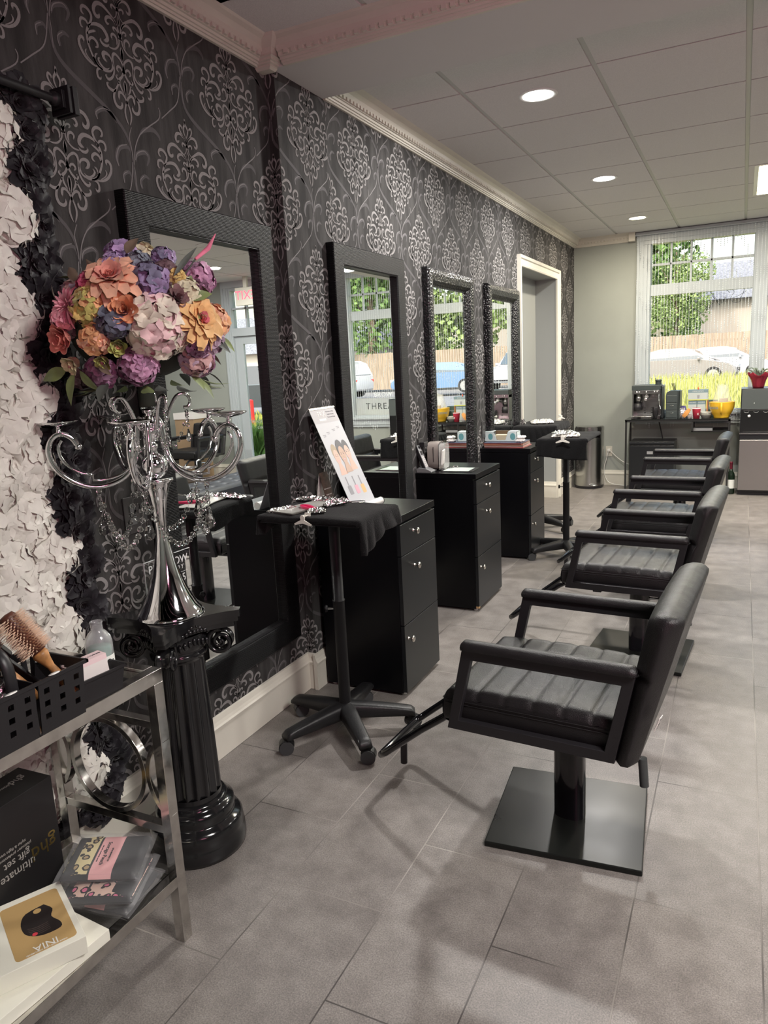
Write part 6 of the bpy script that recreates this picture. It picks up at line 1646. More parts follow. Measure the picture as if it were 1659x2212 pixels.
# ---------------------------------------------------------------- things on the second cabinet
m_silv = mat('silver_plastic', (0.50, 0.51, 0.52), 0.28, metal=0.6)
t = thing('cordless_phone', 'black and silver cordless phone standing in its cradle on the cabinet', 'phone', (-1.676, 3.968, 0.825), R(0))
mb = MB(); mb.prism([(-0.040, 0.0), (0.052, 0.0), (0.052, 0.008), (0.02, 0.022), (-0.03, 0.028), (-0.040, 0.02)], -0.035, 0.035, frameM((0, 0, 0), (1, 0, 0), (0, 0, 1))); mb.build('cradle', m_silv, t, bevel=0.002)
HM = Matrix.Translation((0.006, 0, 0.016)) @ Matrix.Rotation(R(-22), 4, 'Y')
mb = MB(); mb.X = HM; mb.box(-0.012, 0.010, -0.023, 0.023, 0.0, 0.152); hs = mb.build('handset', m_blkpl, t, bevel=0.005)
mb = MB(); mb.X = HM; mb.box(0.0095, 0.0125, -0.0215, 0.0215, 0.003, 0.149); mb.build('front_panel', m_silv, hs, bevel=0.0012)
mb = MB(); mb.X = HM; mb.box(0.0122, 0.0130, -0.015, 0.015, 0.088, 0.112); mb.box(0.0122, 0.0130, -0.012, 0.012, 0.128, 0.143); mb.build('display', m_blkpl, hs)
mb = MB(); mb.X = HM
for i_ in range(6):
    for j_ in range(3): mb.box(0.0122, 0.0134, -0.016+0.012*j_, -0.008+0.012*j_, 0.012+0.0115*i_, 0.020+0.0115*i_)
mb.build('keypad', m_carton, hs)
m_taupe = mat('taupe_pvc', (0.27, 0.235, 0.215), 0.35); m_clear = mat('clear_pvc', (0.9, 0.9, 0.88), 0.06, alpha=0.28, bump=0.9, bscale=35, spec=1.0)
t = thing('cosmetic_bag', 'taupe cosmetic bag with a crinkled clear front beside the phone', 'bag', (-1.648, 4.115, 0.8255), R(8))
def bagshape(x0, x1, w_, h_, sc=1.0):
    mb = MB(); n = 24; P = []
    for k in range(n):
        a = 2*PI*k/n; c, s_ = math.cos(a), math.sin(a)
        P.append((w_*math.copysign(abs(c)**0.45, c), h_/2+h_/2*math.copysign(abs(s_)**0.5, s_)))
    mb.prism(P, x0, x1, frameM((0, 0, 0), (0, 1, 0), (0, 0, 1)), sm=False); return mb
bagshape(-0.048, 0.020, 0.080, 0.165).build('body', m_taupe, t, bevel=0.010, seg=3)
bagshape(0.020, 0.052, 0.074, 0.155).build('clear_front', m_clear, t, bevel=0.012, seg=3)
mb = MB(); mb.tube([(0.021, -0.078, 0.02), (0.021, -0.080, 0.09), (0.021, -0.072, 0.15), (0.021, 0.0, 0.164), (0.021, 0.072, 0.15), (0.021, 0.080, 0.09)], 0.0022, 6); mb.tube([(-0.010, -0.0805, 0.05), (-0.010, -0.081, 0.14)], 0.0018, 6); mb.build('zip', m_blkpl, t)
mb = MB(); mb.cbox((0.03, 0.0, 0.07), (0.012, 0.10, 0.09), (0, 0.1, 0.1)); mb.build('contents', m_carton, t, bevel=0.01)
m_coil = mat('clear_black_coil', (0.05, 0.05, 0.05), 0.1, spec=1.0)
for k, (x, y) in enumerate(((-1.640, 4.010), (-1.600, 4.045), (-1.572, 4.115), (-1.555, 4.165))):
    mb = MB(); mb.tube([(0.016*math.cos(2*PI*i_/20), 0.016*math.sin(2*PI*i_/20), 0.004+0.0015*(i_ % 2)) for i_ in range(20)], 0.0035, 8, closed=True)
    tag(mb.build('hair_coil', m_coil, loc=(x, y, 0.825)), ('glossy hair coil closest to the phone cradle', 'glossy hair coil between the phone and the bag front', 'glossy hair coil just in front of the clear bag', 'glossy hair coil farthest from the phone cradle')[k], 'hair coil', 'hair coils on the cabinet')
t = thing('photo_sheet', 'thin acrylic framed sheet lying flat on the cabinet with the phone', 'sheet', (-1.490, 4.065, 0.8252), R(3))
mb = MB(); mb.box(-0.095, 0.095, -0.080, 0.080, 0.0, 0.004); mb.build('acrylic_back', m_coil, t, bevel=0.001)
mb = MB(); mb.box(-0.085, 0.070, -0.072, 0.072, 0.004, 0.0046); mb.build('paper', mat('glossy_pale_paper', (0.62, 0.70, 0.66), 0.15), t)
t = thing('phone_adapter', 'black power adapter plugged into the wall above the phone', 'adapter', (-1.712, 4.01, 0.985))
mb = MB(); mb.box(0, 0.030, -0.028, 0.028, -0.014, 0.014); mb.build('body', m_blkpl, t, bevel=0.002)
mb = MB(); mb.tube([Vector(q) for q in smooth_path([(0.012, 0.015, -0.012), (0.014, 0.018, -0.06), (0.012, 0.002, -0.11), (0.014, -0.03, -0.150)], 4)], 0.0018, 6); mb.build('cord', m_blkpl, t)

# ---------------------------------------------------------------- things on the third cabinet
mg = [('red_cover', (0.42, 0.05, 0.05)), ('pale_cover', (0.60, 0.58, 0.55)), ('maroon_cover', (0.18, 0.05, 0.045)), ('brown_cover', (0.28, 0.19, 0.14)), ('rust_cover', (0.33, 0.10, 0.06)), ('navy_cover', (0.06, 0.07, 0.12))]
m_pages = mat('magazine_pages', (0.60, 0.56, 0.50), 0.7, noise=0.2, nscale=300, stretch=(0.1, 0.1, 5))
rq = random.Random(9); z = 0.825
for k in range(7):
    nm, c = mg[(0, 1, 2, 3, 4, 2, 5)[k]]; h_ = (0.006, 0.004, 0.007, 0.006, 0.006, 0.005, 0.004)[k]
    t = thing('magazine', ('bottom red covered magazine of the stack on the farthest cabinet', 'pale magazine resting directly on the bottom red one', 'maroon magazine third from the bottom of the stack', 'brown magazine in the middle of the stack', 'rust coloured magazine above the brown one', 'maroon magazine second from the top of the stack', 'navy edged magazine on top of the stack, under the carton')[k], 'magazine', (-1.545+rq.uniform(-0.006, 0.006)-(0.012 if k else 0), 5.270+rq.uniform(-0.006, 0.006), z+0.0002), R(rq.uniform(-2, 2)), group='magazines on the farthest cabinet')
    mb = MB(); mb.box(-0.145, 0.145, -0.105, 0.105, 0.0006, h_-0.0006); mb.build('pages', m_pages, t)
    mb = MB(); mb.box(-0.146, 0.146, -0.106, 0.106, 0, 0.0008); mb.box(-0.146, 0.146, -0.106, 0.106, h_-0.0008, h_); mb.box(-0.146, 0.146, -0.1065, -0.1052, 0, h_); mb.build('cover', mat(nm, c, 0.3), t)
    z += h_
zt = z
m_teal = mat('teal_print', (0.13, 0.34, 0.36), 0.4); m_palebox = mat('pale_blue_carton', (0.62, 0.70, 0.69), 0.4); m_kraft = mat('brown_card_inside', (0.13, 0.085, 0.05), 0.7); m_papers = mat('cream_end_papers', (0.62, 0.54, 0.38), 0.7)
t = thing('dispenser_carton', 'pale blue carton with a wide cut-out front showing cream papers, on the magazines', 'carton', (-1.600, 5.290, zt+0.0005))
mb = MB(); L_ = 0.128
mb.box(-L_, L_, 0.042, 0.045, 0, 0.074); mb.box(-L_, L_, -0.045, 0.045, 0, 0.002)
mb.prism([(-L_, 0), (-0.020, 0), (-0.055, 0.074), (-L_, 0.074)], 0.042, 0.045, frameM((0, 0, 0), (1, 0, 0), (0, 0, 1)))
mb.prism([(0.035, 0), (L_, 0), (L_, 0.074), (0.060, 0.074)], 0.042, 0.045, frameM((0, 0, 0), (1, 0, 0), (0, 0, 1)))
mb.prism([(-0.020, 0), (0.035, 0), (0.038, 0.010), (-0.024, 0.010)], 0.042, 0.045, frameM((0, 0, 0), (1, 0, 0), (0, 0, 1)))
mb.box(-L_, -L_+0.003, -0.045, 0.045, 0, 0.074); mb.box(L_-0.003, L_, -0.045, 0.045, 0, 0.074)
mb.box(-L_, -0.055, -0.045, 0.045, 0.072, 0.074); mb.box(0.060, L_, -0.045, 0.045, 0.072, 0.074)
cb = mb.build('body', m_palebox, t)
mb = MB(); mb.box(-0.06, 0.065, 0.036, 0.0415, 0.002, 0.074); mb.build('inner_card', m_kraft, t)
mb = MB(); 
for k in range(6): mb.box(-0.022-0.004*k, 0.036+0.003*k, -0.038+0.002*(k % 2), 0.030, 0.003+0.0075*k, 0.0098+0.0075*k)
mb.build('end_papers', m_papers, t)
mb = MB(); mb.prism(ell(0.095, 0.036, 0.020, 0.026), 0.0452, 0.0456, frameM((0, 0, 0), (1, 0, 0), (0, 0, 1))); mb.prism(ell(-0.075, 0.036, 0.018, 0.024), 0.0452, 0.0456, frameM((0, 0, 0), (1, 0, 0), (0, 0, 1))); mb.build('printed_circle', m_teal, t)
for k, (x, y, w_) in enumerate(((-1.438, 5.215, 0.06), (-1.432, 5.222, 0.055))):
    o = crumple(w_, 0.07, 0.020, 30+k, 12, 12, 0.5).build('folded_papers', m_carton, loc=(x, y, zt+0.012+0.022*k))
    tag(o, ('lower wad of folded white papers at the front end of the magazine stack', 'upper wad of folded white papers at the front end of the magazine stack')[k], 'papers', 'wads of paper on the magazines')
# ---------------------------------------------------------------- far wall: bin, coffee table, fridge
m_steel = mat('brushed_stainless', (0.42, 0.42, 0.41), 0.24, metal=1.0, bump=0.08, bscale=220, stretch=(1, 1, 0.02))
t = thing('pedal_bin', 'half-round stainless steel pedal bin in the far left corner', 'bin', (-1.515, 8.345, 0), 0)
def halfround(r, yb, n=26): return [(r*math.cos(R(180+180*i/n)), r*1.05*math.sin(R(180+180*i/n))) for i in range(n+1)]+[(r, yb), (-r, yb)]
mb = MB(); mb.prism(halfround(0.152, 0.06), 0.0, 0.030); mb.build('base', m_blkpl, t)
mb = MB(); mb.prism(halfround(0.150, 0.06), 0.030, 0.640, sm=True); mb.build('body', m_steel, t)
mb = MB(); mb.prism(halfround(0.154, 0.065), 0.640, 0.676); mb.prism(halfround(0.146, 0.06), 0.676, 0.688); mb.build('lid', m_steel, t, bevel=0.004)
mb = MB(); mb.tube([(0.075+0.042*math.cos(R(a)), -0.165+0.030*math.sin(R(a)), 0.045) for a in range(0, 360, 20)], 0.007, 10, closed=True); mb.build('pedal', m_steel, t)
m_wallpl = mat('almond_plate', (0.55, 0.53, 0.46), 0.4)
t = thing('wall_outlet', 'almond wall outlet with a white plug between the bin and coffee table', 'outlet', (-1.325, YF, 0.385))
mb = MB(); mb.box(-0.036, 0.036, -0.006, -0.0005, -0.058, 0.058); mb.build('cover_plate', m_wallpl, t, bevel=0.002)
mb = MB(); mb.box(-0.015, 0.017, -0.032, -0.006, 0.0, 0.028); mb.build('plug', m_whiteplast, t, bevel=0.003)
mb = MB(); mb.tube([Vector(q) for q in smooth_path([(-0.005, -0.028, 0.002), (-0.02, -0.04, -0.08), (-0.045, -0.045, -0.18), (-0.03, -0.05, -0.29), (0.04, -0.09, -0.355), (0.22, -0.10, -0.378)], 5)], 0.004, 8); mb.build('cord', m_whiteplast, t)
mb = MB(); mb.tube([Vector(q) for q in smooth_path([(0.012, -0.028, 0.012), (0.08, -0.04, -0.05), (0.16, -0.05, -0.11), (0.26, -0.06, -0.15)], 4)], 0.004, 8); mb.build('cord', m_whiteplast, t)

m_tmetal = mat('black_table_metal', (0.018, 0.018, 0.018), 0.4); m_ttop = mat('black_glass_top', (0.015, 0.016, 0.016), 0.08)
t = thing('coffee_table', 'narrow black metal coffee station table under the window', 'table', (-0.590, 8.27, 0))
TY0, TY1 = -0.19, 0.19
for x in (-0.505, 0.485):
    for y in (TY0, TY1-0.018):
        mb = MB(); mb.box(x, x+0.018, y, y+0.018, 0, 0.755); mb.build('leg', m_tmetal, t)
mb = MB()
for a in ((-0.505, 0.503, TY0, TY0+0.018), (-0.505, 0.503, TY1-0.018, TY1), (-0.505, -0.487, TY0, TY1), (0.485, 0.503, TY0, TY1)): mb.box(*a, 0.747, 0.765)
mb.build('frame', m_tmetal, t)
mb = MB(); mb.box(-0.508, 0.506, TY0-0.003, TY1+0.003, 0.765, 0.774); mb.build('top', m_ttop, t)
mb = MB()
for y in (TY0, TY1-0.014):
    mb.box(0.145, 0.159, y, y+0.014, 0.640, 0.750); mb.box(0.145, 0.49, y, y+0.014, 0.640, 0.652)
mb.box(0.145, 0.49, TY0, TY1, 0.640, 0.644)
mb.build('hanging_shelf', m_tmetal, t)
mb = MB(); mb.box(0.0, 0.18, -0.05, 0.09, 0.0, 0.028)
tag(mb.build('paper_pack', mat('dull_white_paper', (0.5, 0.5, 0.48), 0.6), loc=(-0.43, 8.22, 0.6445)), 'flat white packet on the small hanging shelf of the coffee table', 'packet')
m_frbl = mat('black_fridge_enamel', (0.012, 0.013, 0.015), 0.3)
t = thing('mini_freezer', 'low black mini freezer standing under the coffee table', 'freezer', (-0.83, 8.285, 0))
mb = MB(); mb.box(-0.222, 0.222, -0.135, 0.19, 0.02, 0.505); mb.box(-0.225, 0.225, -0.165, 0.19, 0.505, 0.535)
for x in (-0.19, 0.19): mb.cyl((x, -0.12, 0), (x, -0.12, 0.021), 0.015); mb.cyl((x, 0.15, 0), (x, 0.15, 0.021), 0.015)
mb.build('body', m_frbl, t, bevel=0.004)
mb = MB(); mb.box(-0.222, 0.222, -0.165, -0.138, 0.06, 0.495); dd = mb.build('door', m_frbl, t, bevel=0.004)
mb = MB(); mb.box(-0.045, 0.015, -0.1665, -0.165, 0.405, 0.435); mb.build('maker_plate', m_silv, dd)
mb = MB(); mb.tube([Vector(q) for q in smooth_path([(0.03, 0.12, 0.775), (0.05, 0.10, 0.70), (0.075, 0.08, 0.60), (0.09, 0.06, 0.538)], 4)], 0.006, 8); mb.build('power_cord', m_blkpl, t)
mb = MB(); mb.tube([Vector(q) for q in smooth_path([(0.235, 0.10, 0.02), (0.245, 0.02, 0.09), (0.25, -0.02, 0.19), (0.28, -0.04, 0.10), (0.33, -0.05, 0.01)], 5)], 0.007, 8)
tag(mb.build('black_cable', m_blkpl, loc=(-0.83, 8.27, 0)), 'looped black power cable on the floor beside the mini freezer', 'cable')

ZC2 = 0.7745
# espresso machine
t = thing('espresso_machine', 'stainless and grey espresso machine at the left end of the coffee table', 'coffee machine', (-0.885, 8.27, ZC2))
m_dkgrey = mat('dark_grey_plastic', (0.045, 0.055, 0.055), 0.35)
mb = MB(); mb.box(-0.150, 0.150, 0.02, 0.14, 0.0, 0.345); mb.box(-0.150, -0.135, -0.12, 0.02, 0.02, 0.345); mb.box(-0.120, 0.100, 0.005, 0.021, 0.05, 0.26); mb.build('body', m_steel, t, bevel=0.004)
mb = MB(); mb.box(-0.155, 0.125, -0.14, 0.14, 0.300, 0.352); mb.build('top_housing', m_dkgrey, t, bevel=0.006)
mb = MB(); mb.box(-0.150, 0.125, -0.135, 0.03, 0.262, 0.300); mb.build('control_panel', m_steel, t, bevel=0.003)
for x in (-0.105, -0.08, -0.01, 0.07, 0.095):
    mb = MB(); mb.lathe([(0, 0.006), (0.008, 0.005), (0.009, 0)], 14, frameM((x, -0.1352, 0.282), (1, 0, 0), (0, 0, 1))); mb.build('button', m_chrome, t)
mb = MB(); mb.lathe([(0, 0), (0.030, 0), (0.032, 0.02), (0.028, 0.045), (0.0, 0.045)], 22, Matrix.Translation((-0.01, -0.08, 0.215))); mb.box(-0.018, -0.002, -0.17, -0.10, 0.205, 0.225); mb.sphere((-0.01, -0.175, 0.21), 0.022, 14, 8); mb.build('brew_head', m_chrome, t)
mb = MB(); mb.lathe([(0.0, 0.26), (0.036, 0.26), (0.036, 0.165), (0, 0.165)], 22, Matrix.Translation((-0.095, -0.05, 0))); mb.build('grinder_chute', m_steel, t)
mb = MB(); mb.lathe([(0.0, 0.165), (0.048, 0.160), (0.050, 0.100), (0.040, 0.085), (0, 0.085)], 22, Matrix.Translation((-0.100, -0.06, 0))); mb.build('portafilter', m_blkpl, t)
mb = MB(); mb.box(-0.155, 0.13, -0.16, 0.13, 0.0, 0.030); mb.build('drip_tray', m_steel, t, bevel=0.004)
mb = MB(); mb.box(-0.13, -0.055, -0.162, -0.158, 0.004, 0.028); mb.box(0.050, 0.130, -0.166, -0.158, 0.002, 0.032); mb.build('tray_panel', m_chrome, t)
mb = MB()
for x in (-0.045, 0.028):
    for z in (0.055, 0.080, 0.105): mb.box(x, x+0.022, 0.003, 0.0052, z, z+0.007)
mb.build('vent_slot', m_blkpl, t)
mb = MB(); mb.tube([Vector(q) for q in smooth_path([(0.112, -0.09, 0.265), (0.114, -0.10, 0.20), (0.122, -0.115, 0.14), (0.135, -0.12, 0.10)], 4)], 0.0055, 8); mb.build('steam_wand', m_chrome, t)
mb = MB(); mb.lathe([(0.0, 0.352), (0.032, 0.352), (0.030, 0.362), (0.030, 0.385), (0.033, 0.388), (0.033, 0.402), (0, 0.402)], 22, Matrix.Translation((0.095, 0.0, 0))); mb.build('bean_hopper', m_dkgrey, t)
mb = MB(); mb.box(0.13, 0.155, -0.03, 0.13, 0.0, 0.335); mb.build('water_tank', m_dkgrey, t, bevel=0.006)
t = thing('milk_jug', 'dark cylindrical jug with a steel stripe standing in front of the espresso machine', 'jug', (-0.800, 8.125, ZC2))
mb = MB(); mb.lathe([(0, 0), (0.028, 0), (0.028, 0.125), (0.026, 0.128), (0, 0.128)], 24); mb.build('body', m_blkpl, t)
mb = MB(); mb.lathe([(0.0285, 0.01), (0.0285, 0.12)], 24); mb.v = [v for v in mb.v]; mb2 = MB(); mb2.box(0.004, 0.014, -0.0292, -0.026, 0.01, 0.122); mb2.build('steel_stripe', m_chrome, t)
# capsule drawer tower and stirrers
t = thing('drawer_tower', 'grey-green plastic drawer tower with curved side, beside the espresso machine', 'drawer tower', (-0.630, 8.26, ZC2))
mb = MB(); mb.prism([(-0.07, 0), (0.045, 0), (0.045, 0.285), (-0.04, 0.285), (-0.065, 0.270), (-0.07, 0.24)], -0.14, 0.10, frameM((0, 0, 0), (1, 0, 0), (0, 0, 1)) @ Matrix.Scale(-1, 4, (0, 0, 1))); mb.build('housing', m_dkgrey, t, bevel=0.006)
mb = MB(); mb.box(0.047, 0.056, -0.135, 0.12, 0, 0.285); mb.box(0.060, 0.069, -0.13, 0.12, 0, 0.283); mb.build('side_rail', m_dkgrey, t, bevel=0.003)
for k in range(3):
    mb = MB(); mb.box(-0.064, 0.038, -0.1445, -0.138, 0.012+0.078*k, 0.084+0.078*k); dr = mb.build('drawer', m_dkgrey, t, bevel=0.003)
    if k < 2:
        mb = MB(); mb.tube([(-0.028, -0.146, 0.062+0.078*k), (-0.012, -0.153, 0.058+0.078*k), (0.004, -0.146, 0.062+0.078*k)], 0.0018, 6); mb.build('pull', m_chrome, dr)
for k in range(3):
    mb = MB(); mb.tube([(0, 0, 0), (-0.022+0.006*k, 0.0, 0.072)], 0.0035, 6)
    tag(mb.build('stirrer', m_blkpl, loc=(-0.633+0.008*k, 8.24, ZC2+0.288)), ('leftmost dark stirrer on the grey drawer tower', 'middle dark stirrer on the grey drawer tower', 'rightmost dark stirrer on the grey drawer tower')[k], 'stirrer', 'stirrers on the drawer tower')
# snack packets
o = crumple(0.07, 0.06, 0.09, 41, 12, 12, 0.25).build('snack_packet', m_foil, loc=(-0.545, 8.18, ZC2+0.052)); tag(o, 'shiny clear snack packet next to the drawer tower', 'packet', 'snack packets on the coffee table')
o = crumple(0.065, 0.03, 0.075, 42, 12, 12, 0.15).build('snack_packet', mat('purple_wrapper', (0.10, 0.08, 0.25), 0.35), loc=(-0.545, 8.31, ZC2+0.078)); tag(o, 'purple snack packet behind the shiny packet', 'packet', 'snack packets on the coffee table')
o = crumple(0.045, 0.035, 0.090, 43, 12, 12, 0.15).build('snack_packet', mat('orange_wrapper', (0.62, 0.28, 0.08), 0.35), loc=(-0.500, 8.16, ZC2+0.055), rot=(0, R(35), 0)); tag(o, 'orange and white wrapped bar leaning beside the red cup', 'packet', 'snack packets on the coffee table')
o = crumple(0.05, 0.04, 0.035, 44, 12, 12, 0.3).build('snack_packet', m_carton, loc=(-0.470, 8.20, ZC2+0.022)); tag(o, 'small crumpled white wrapper behind the red cup', 'packet', 'snack packets on the coffee table')
# cartons of coffee
m_ctop = mat('blue_grey_carton', (0.17, 0.24, 0.27), 0.5); m_cyel = mat('lime_stripe', (0.50, 0.52, 0.12), 0.5); m_cgry = mat('light_grey_carton', (0.45, 0.49, 0.48), 0.5)
t = thing('pod_carton', 'long pale grey coffee pod carton with a lime stripe, on top of the dark cartons', 'carton', (-0.405, 8.355, ZC2+0.171), group='coffee cartons on the table')
mb = MB(); mb.box(-0.095, 0.095, -0.04, 0.06, 0, 0.110); mb.build('body', m_cgry, t, bevel=0.001)
mb = MB(); mb.box(-0.0955, 0.0955, -0.0406, 0.06, 0.080, 0.1105); mb.build('blue_band', m_ctop, t)
mb = MB(); mb.box(-0.0955, 0.0955, -0.0406, 0.06, 0.0, 0.012); mb.build('lime_stripe', m_cyel, t)
mb = MB(); mb.prism([(-0.010, 0.02), (0.010, 0.02), (0.013, 0.055), (-0.013, 0.055)], 0.0407, 0.0411, frameM((0.005, 0, 0), (1, 0, 0), (0, 0, 1))); mb.build('printed_cup', m_prtgrey, t)
text('COFFEE CUSTOMS', 0.013, frameM((0.0, -0.0410, 0.095), (1, 0, 0), (0, 0, 1)), m_carton, t)
mb = MB(); mb.lathe([(0, 0), (0.008, 0), (0.006, 0.014), (0.003, 0.026), (0, 0.03)], 10); tag(mb.build('red_tip', mat('orange_red_plastic', (0.75, 0.12, 0.04), 0.4), loc=(-0.405, 8.36, ZC2+0.2815)), 'small orange-red plastic piece on top of the pod carton', 'trinket')
for k, x in enumerate((-0.455, -0.370)):
    t = thing('pod_carton', ('left dark coffee pod carton under the pale one', 'right dark coffee pod carton under the pale one')[k], 'carton', (x, 8.36, ZC2), group='coffee cartons on the table')
    mb = MB(); mb.box(-0.040, 0.040, -0.04, 0.055, 0, 0.170); mb.build('body', m_cgry, t, bevel=0.001)
    mb = MB(); mb.box(-0.0405, 0.0405, -0.0405, 0.055, 0.130, 0.1705); mb.build('dark_band', m_ctop, t)
    text('SINGLE SERVE', 0.010, frameM((0, -0.0410, 0.15), (1, 0, 0), (0, 0, 1)), m_carton, t)
t = thing('coffee_carton', 'dark green carton with a brown stripe between the pale carton and the yellow bowl', 'carton', (-0.270, 8.37, ZC2), group='coffee cartons on the table')
mb = MB(); mb.box(-0.050, 0.055, -0.04, 0.045, 0, 0.170); mb.build('body', mat('dark_green_carton', (0.05, 0.085, 0.07), 0.5), t, bevel=0.001)
mb = MB(); mb.box(-0.0505, -0.034, -0.0405, 0.045, 0, 0.1705); mb.build('brown_stripe', mat('terracotta_print', (0.42, 0.17, 0.07), 0.5), t)
text('COFFEE', 0.024, frameM((0.012, -0.0410, 0.115), (1, 0, 0), (0, 0, 1)), m_cgry, t)
# red cup, stacked bowls, giant yellow cup
t = thing('red_cup', 'red patterned paper cup with a white rim in front of the cartons', 'cup', (-0.404, 8.135, ZC2))
mb = MB(); mb.lathe([(0, 0), (0.030, 0), (0.042, 0.100), (0.0435, 0.103), (0.041, 0.104), (0.029, 0.003), (0, 0.003)], 26); mb.build('body', mat('red_paper', (0.55, 0.035, 0.07), 0.45), t)
mb = MB(); mb.lathe([(0.0425, 0.098), (0.044, 0.100), (0.044, 0.106), (0.0415, 0.106)], 26); mb.build('rim', m_carton, t)
text('K', 0.035, frameM((0.018, -0.0345, 0.045), (1, 0.3, 0), (0, -0.1, 1)), m_carton, t)
m_bowl = mat('white_paper_bowl', (0.60, 0.60, 0.55), 0.5)
for k in range(3):
    mb = MB(); mb.lathe([(0, 0), (0.040, 0), (0.058, 0.030), (0.061, 0.032), (0.061, 0.034), (0.056, 0.031), (0.038, 0.003), (0, 0.003)], 28)
    tag(mb.build('paper_bowl', m_bowl, loc=(-0.318, 8.205, ZC2+0.0005+0.012*k)), ('bottom paper bowl of the small stack by the yellow cup', 'middle paper bowl of the small stack by the yellow cup', 'top paper bowl of the small stack by the yellow cup')[k], 'bowl', 'paper bowls')
m_yel = mat('yellow_ceramic', (0.72, 0.43, 0.03), 0.25)
t = thing('giant_cup', 'oversized yellow ceramic cup with dark lettering at the right end of the table', 'cup', (-0.172, 8.19, ZC2))
mb = MB(); mb.lathe([(0, 0), (0.070, 0), (0.074, 0.010), (0.072, 0.016), (0.092, 0.045), (0.110, 0.085), (0.118, 0.125), (0.120, 0.155), (0.1215, 0.160), (0.116, 0.161), (0.113, 0.125), (0.104, 0.085), (0.085, 0.045), (0.0, 0.02)], 44); mb.build('bowl', m_yel, t)
mb = MB(); mb.tube([Vector(q) for q in smooth_path([(0.0, -0.112, 0.145), (0.0, -0.150, 0.140), (0.0, -0.162, 0.105), (0.0, -0.145, 0.065), (0.0, -0.098, 0.050)], 4)], 0.011, 12); mb.build('handle', m_yel, t)
text('lavazza', 0.050, frameM((-0.075, -0.0925, 0.11), (0.80, -0.55, 0), (0.05, -0.12, 1)), m_ctop, t, align='CENTER', sx=0.8)
m_poly = mat('clear_polythene', (0.85, 0.85, 0.76), 0.15, alpha=0.28, bump=1.0, bscale=26, spec=0.9)
mb = MB()
rq = random.Random(6)
prof = [(0.088, 0.0), (0.090, 0.05), (0.078, 0.11), (0.062, 0.17), (0.050, 0.215), (0.052, 0.245)]
mb.lathe(prof, 26); mb.v = [(x*(1+0.10*math.sin(5*math.atan2(y, x)+z*40)), y*0.8*(1+0.10*math.sin(4*math.atan2(y, x)+z*30)), z+0.012*math.sin(3*math.atan2(y, x))*(z > 0.2)) for x, y, z in mb.v]
t = thing('plastic_bag', 'crinkled clear plastic bag standing up out of the giant yellow cup', 'bag', (-0.172, 8.19, ZC2+0.085))
mb.build('bag_film', m_poly, t)
mb = MB(); mb.cbox((0.015, -0.02, 0.085), (0.075, 0.03, 0.05), (0.1, 0, 0.2)); mb.build('tan_card', mat('tan_paper', (0.40, 0.28, 0.18), 0.6), t)
mb = MB()
for k in range(60):
    a = k*2.4; r_ = 0.085*math.sqrt(k/60); mb.sphere((r_*math.cos(a), r_*math.sin(a), 0.068), 0.010, 6, 4)
tag(mb.build('coffee_beans', mat('dark_roast', (0.05, 0.03, 0.02), 0.5), loc=(-0.172, 8.19, ZC2+0.075)), 'dark coffee beans filling the yellow cup', 'beans', kind='stuff')

# fridge with a black cabinet on top
m_sdoor = mat('grey_steel_door', (0.30, 0.29, 0.28), 0.32, metal=0.85, bump=0.05, bscale=200, stretch=(1, 1, 0.02))
t = thing('compact_fridge', 'compact fridge with a grey steel door at the right edge of the photo', 'fridge', (0.222, 8.265, 0))
mb = MB(); mb.box(-0.222, 0.222, -0.17, 0.23, 0.03, 0.625); mb.build('body', m_frbl, t, bevel=0.004)
mb = MB(); mb.box(-0.220, 0.220, -0.215, -0.172, 0.055, 0.562); mb.build('door', m_sdoor, t, bevel=0.006)
mb = MB(); mb.box(-0.220, 0.220, -0.205, -0.172, 0.564, 0.618); mb.build('handle_band', m_frbl, t, bevel=0.003)
mb = MB(); mb.box(-0.223, 0.223, -0.215, -0.17, 0.6185, 0.626); mb.build('chrome_trim', m_chrome, t)
mb = MB(); mb.box(-0.218, 0.218, -0.16, 0.22, 0.0, 0.031); mb.build('plinth', m_blkpl, t)
t = thing('glass_front_warmer', 'black two-level cabinet with a glossy front and round white sticker, on the fridge', 'cabinet', (0.222, 8.265, 0.6265))
mb = MB(); mb.box(-0.222, 0.222, -0.19, 0.22, 0.0, 0.435); mb.build('body', m_frbl, t, bevel=0.003)
mb = MB(); mb.box(-0.214, 0.214, -0.200, -0.190, 0.235, 0.428); up_ = mb.build('upper_door', mat('grey_gloss_panel', (0.075, 0.085, 0.085), 0.22), t, bevel=0.002)
mb = MB(); mb.lathe([(0, 0.003), (0.004, 0.003), (0.004, 0)], 10, frameM((-0.103, -0.2, 0.295), (1, 0, 0), (0, 0, 1))); mb.build('screw', m_chrome, up_)
mb = MB(); mb.box(-0.214, 0.214, -0.198, -0.190, 0.012, 0.228); lo_ = mb.build('lower_glass', mat('black_gloss_panel', (0.012, 0.012, 0.013), 0.06), t, bevel=0.002)
mb = MB(); mb.lathe([(0, 0.001), (0.013, 0.001), (0.013, 0)], 24, frameM((-0.143, -0.1985, 0.170), (1, 0, 0), (0, 0, 1))); mb.build('round_sticker', m_wstk, lo_)
mb = MB()
for k in range(4): mb.tube([(-0.168+0.085*k+0.022*math.cos(R(a)), -0.1992, 0.214+0.010*math.sin(R(a))) for a in range(180, 361, 20)], 0.0012, 5)
mb.build('rack_hook', m_silv, lo_)
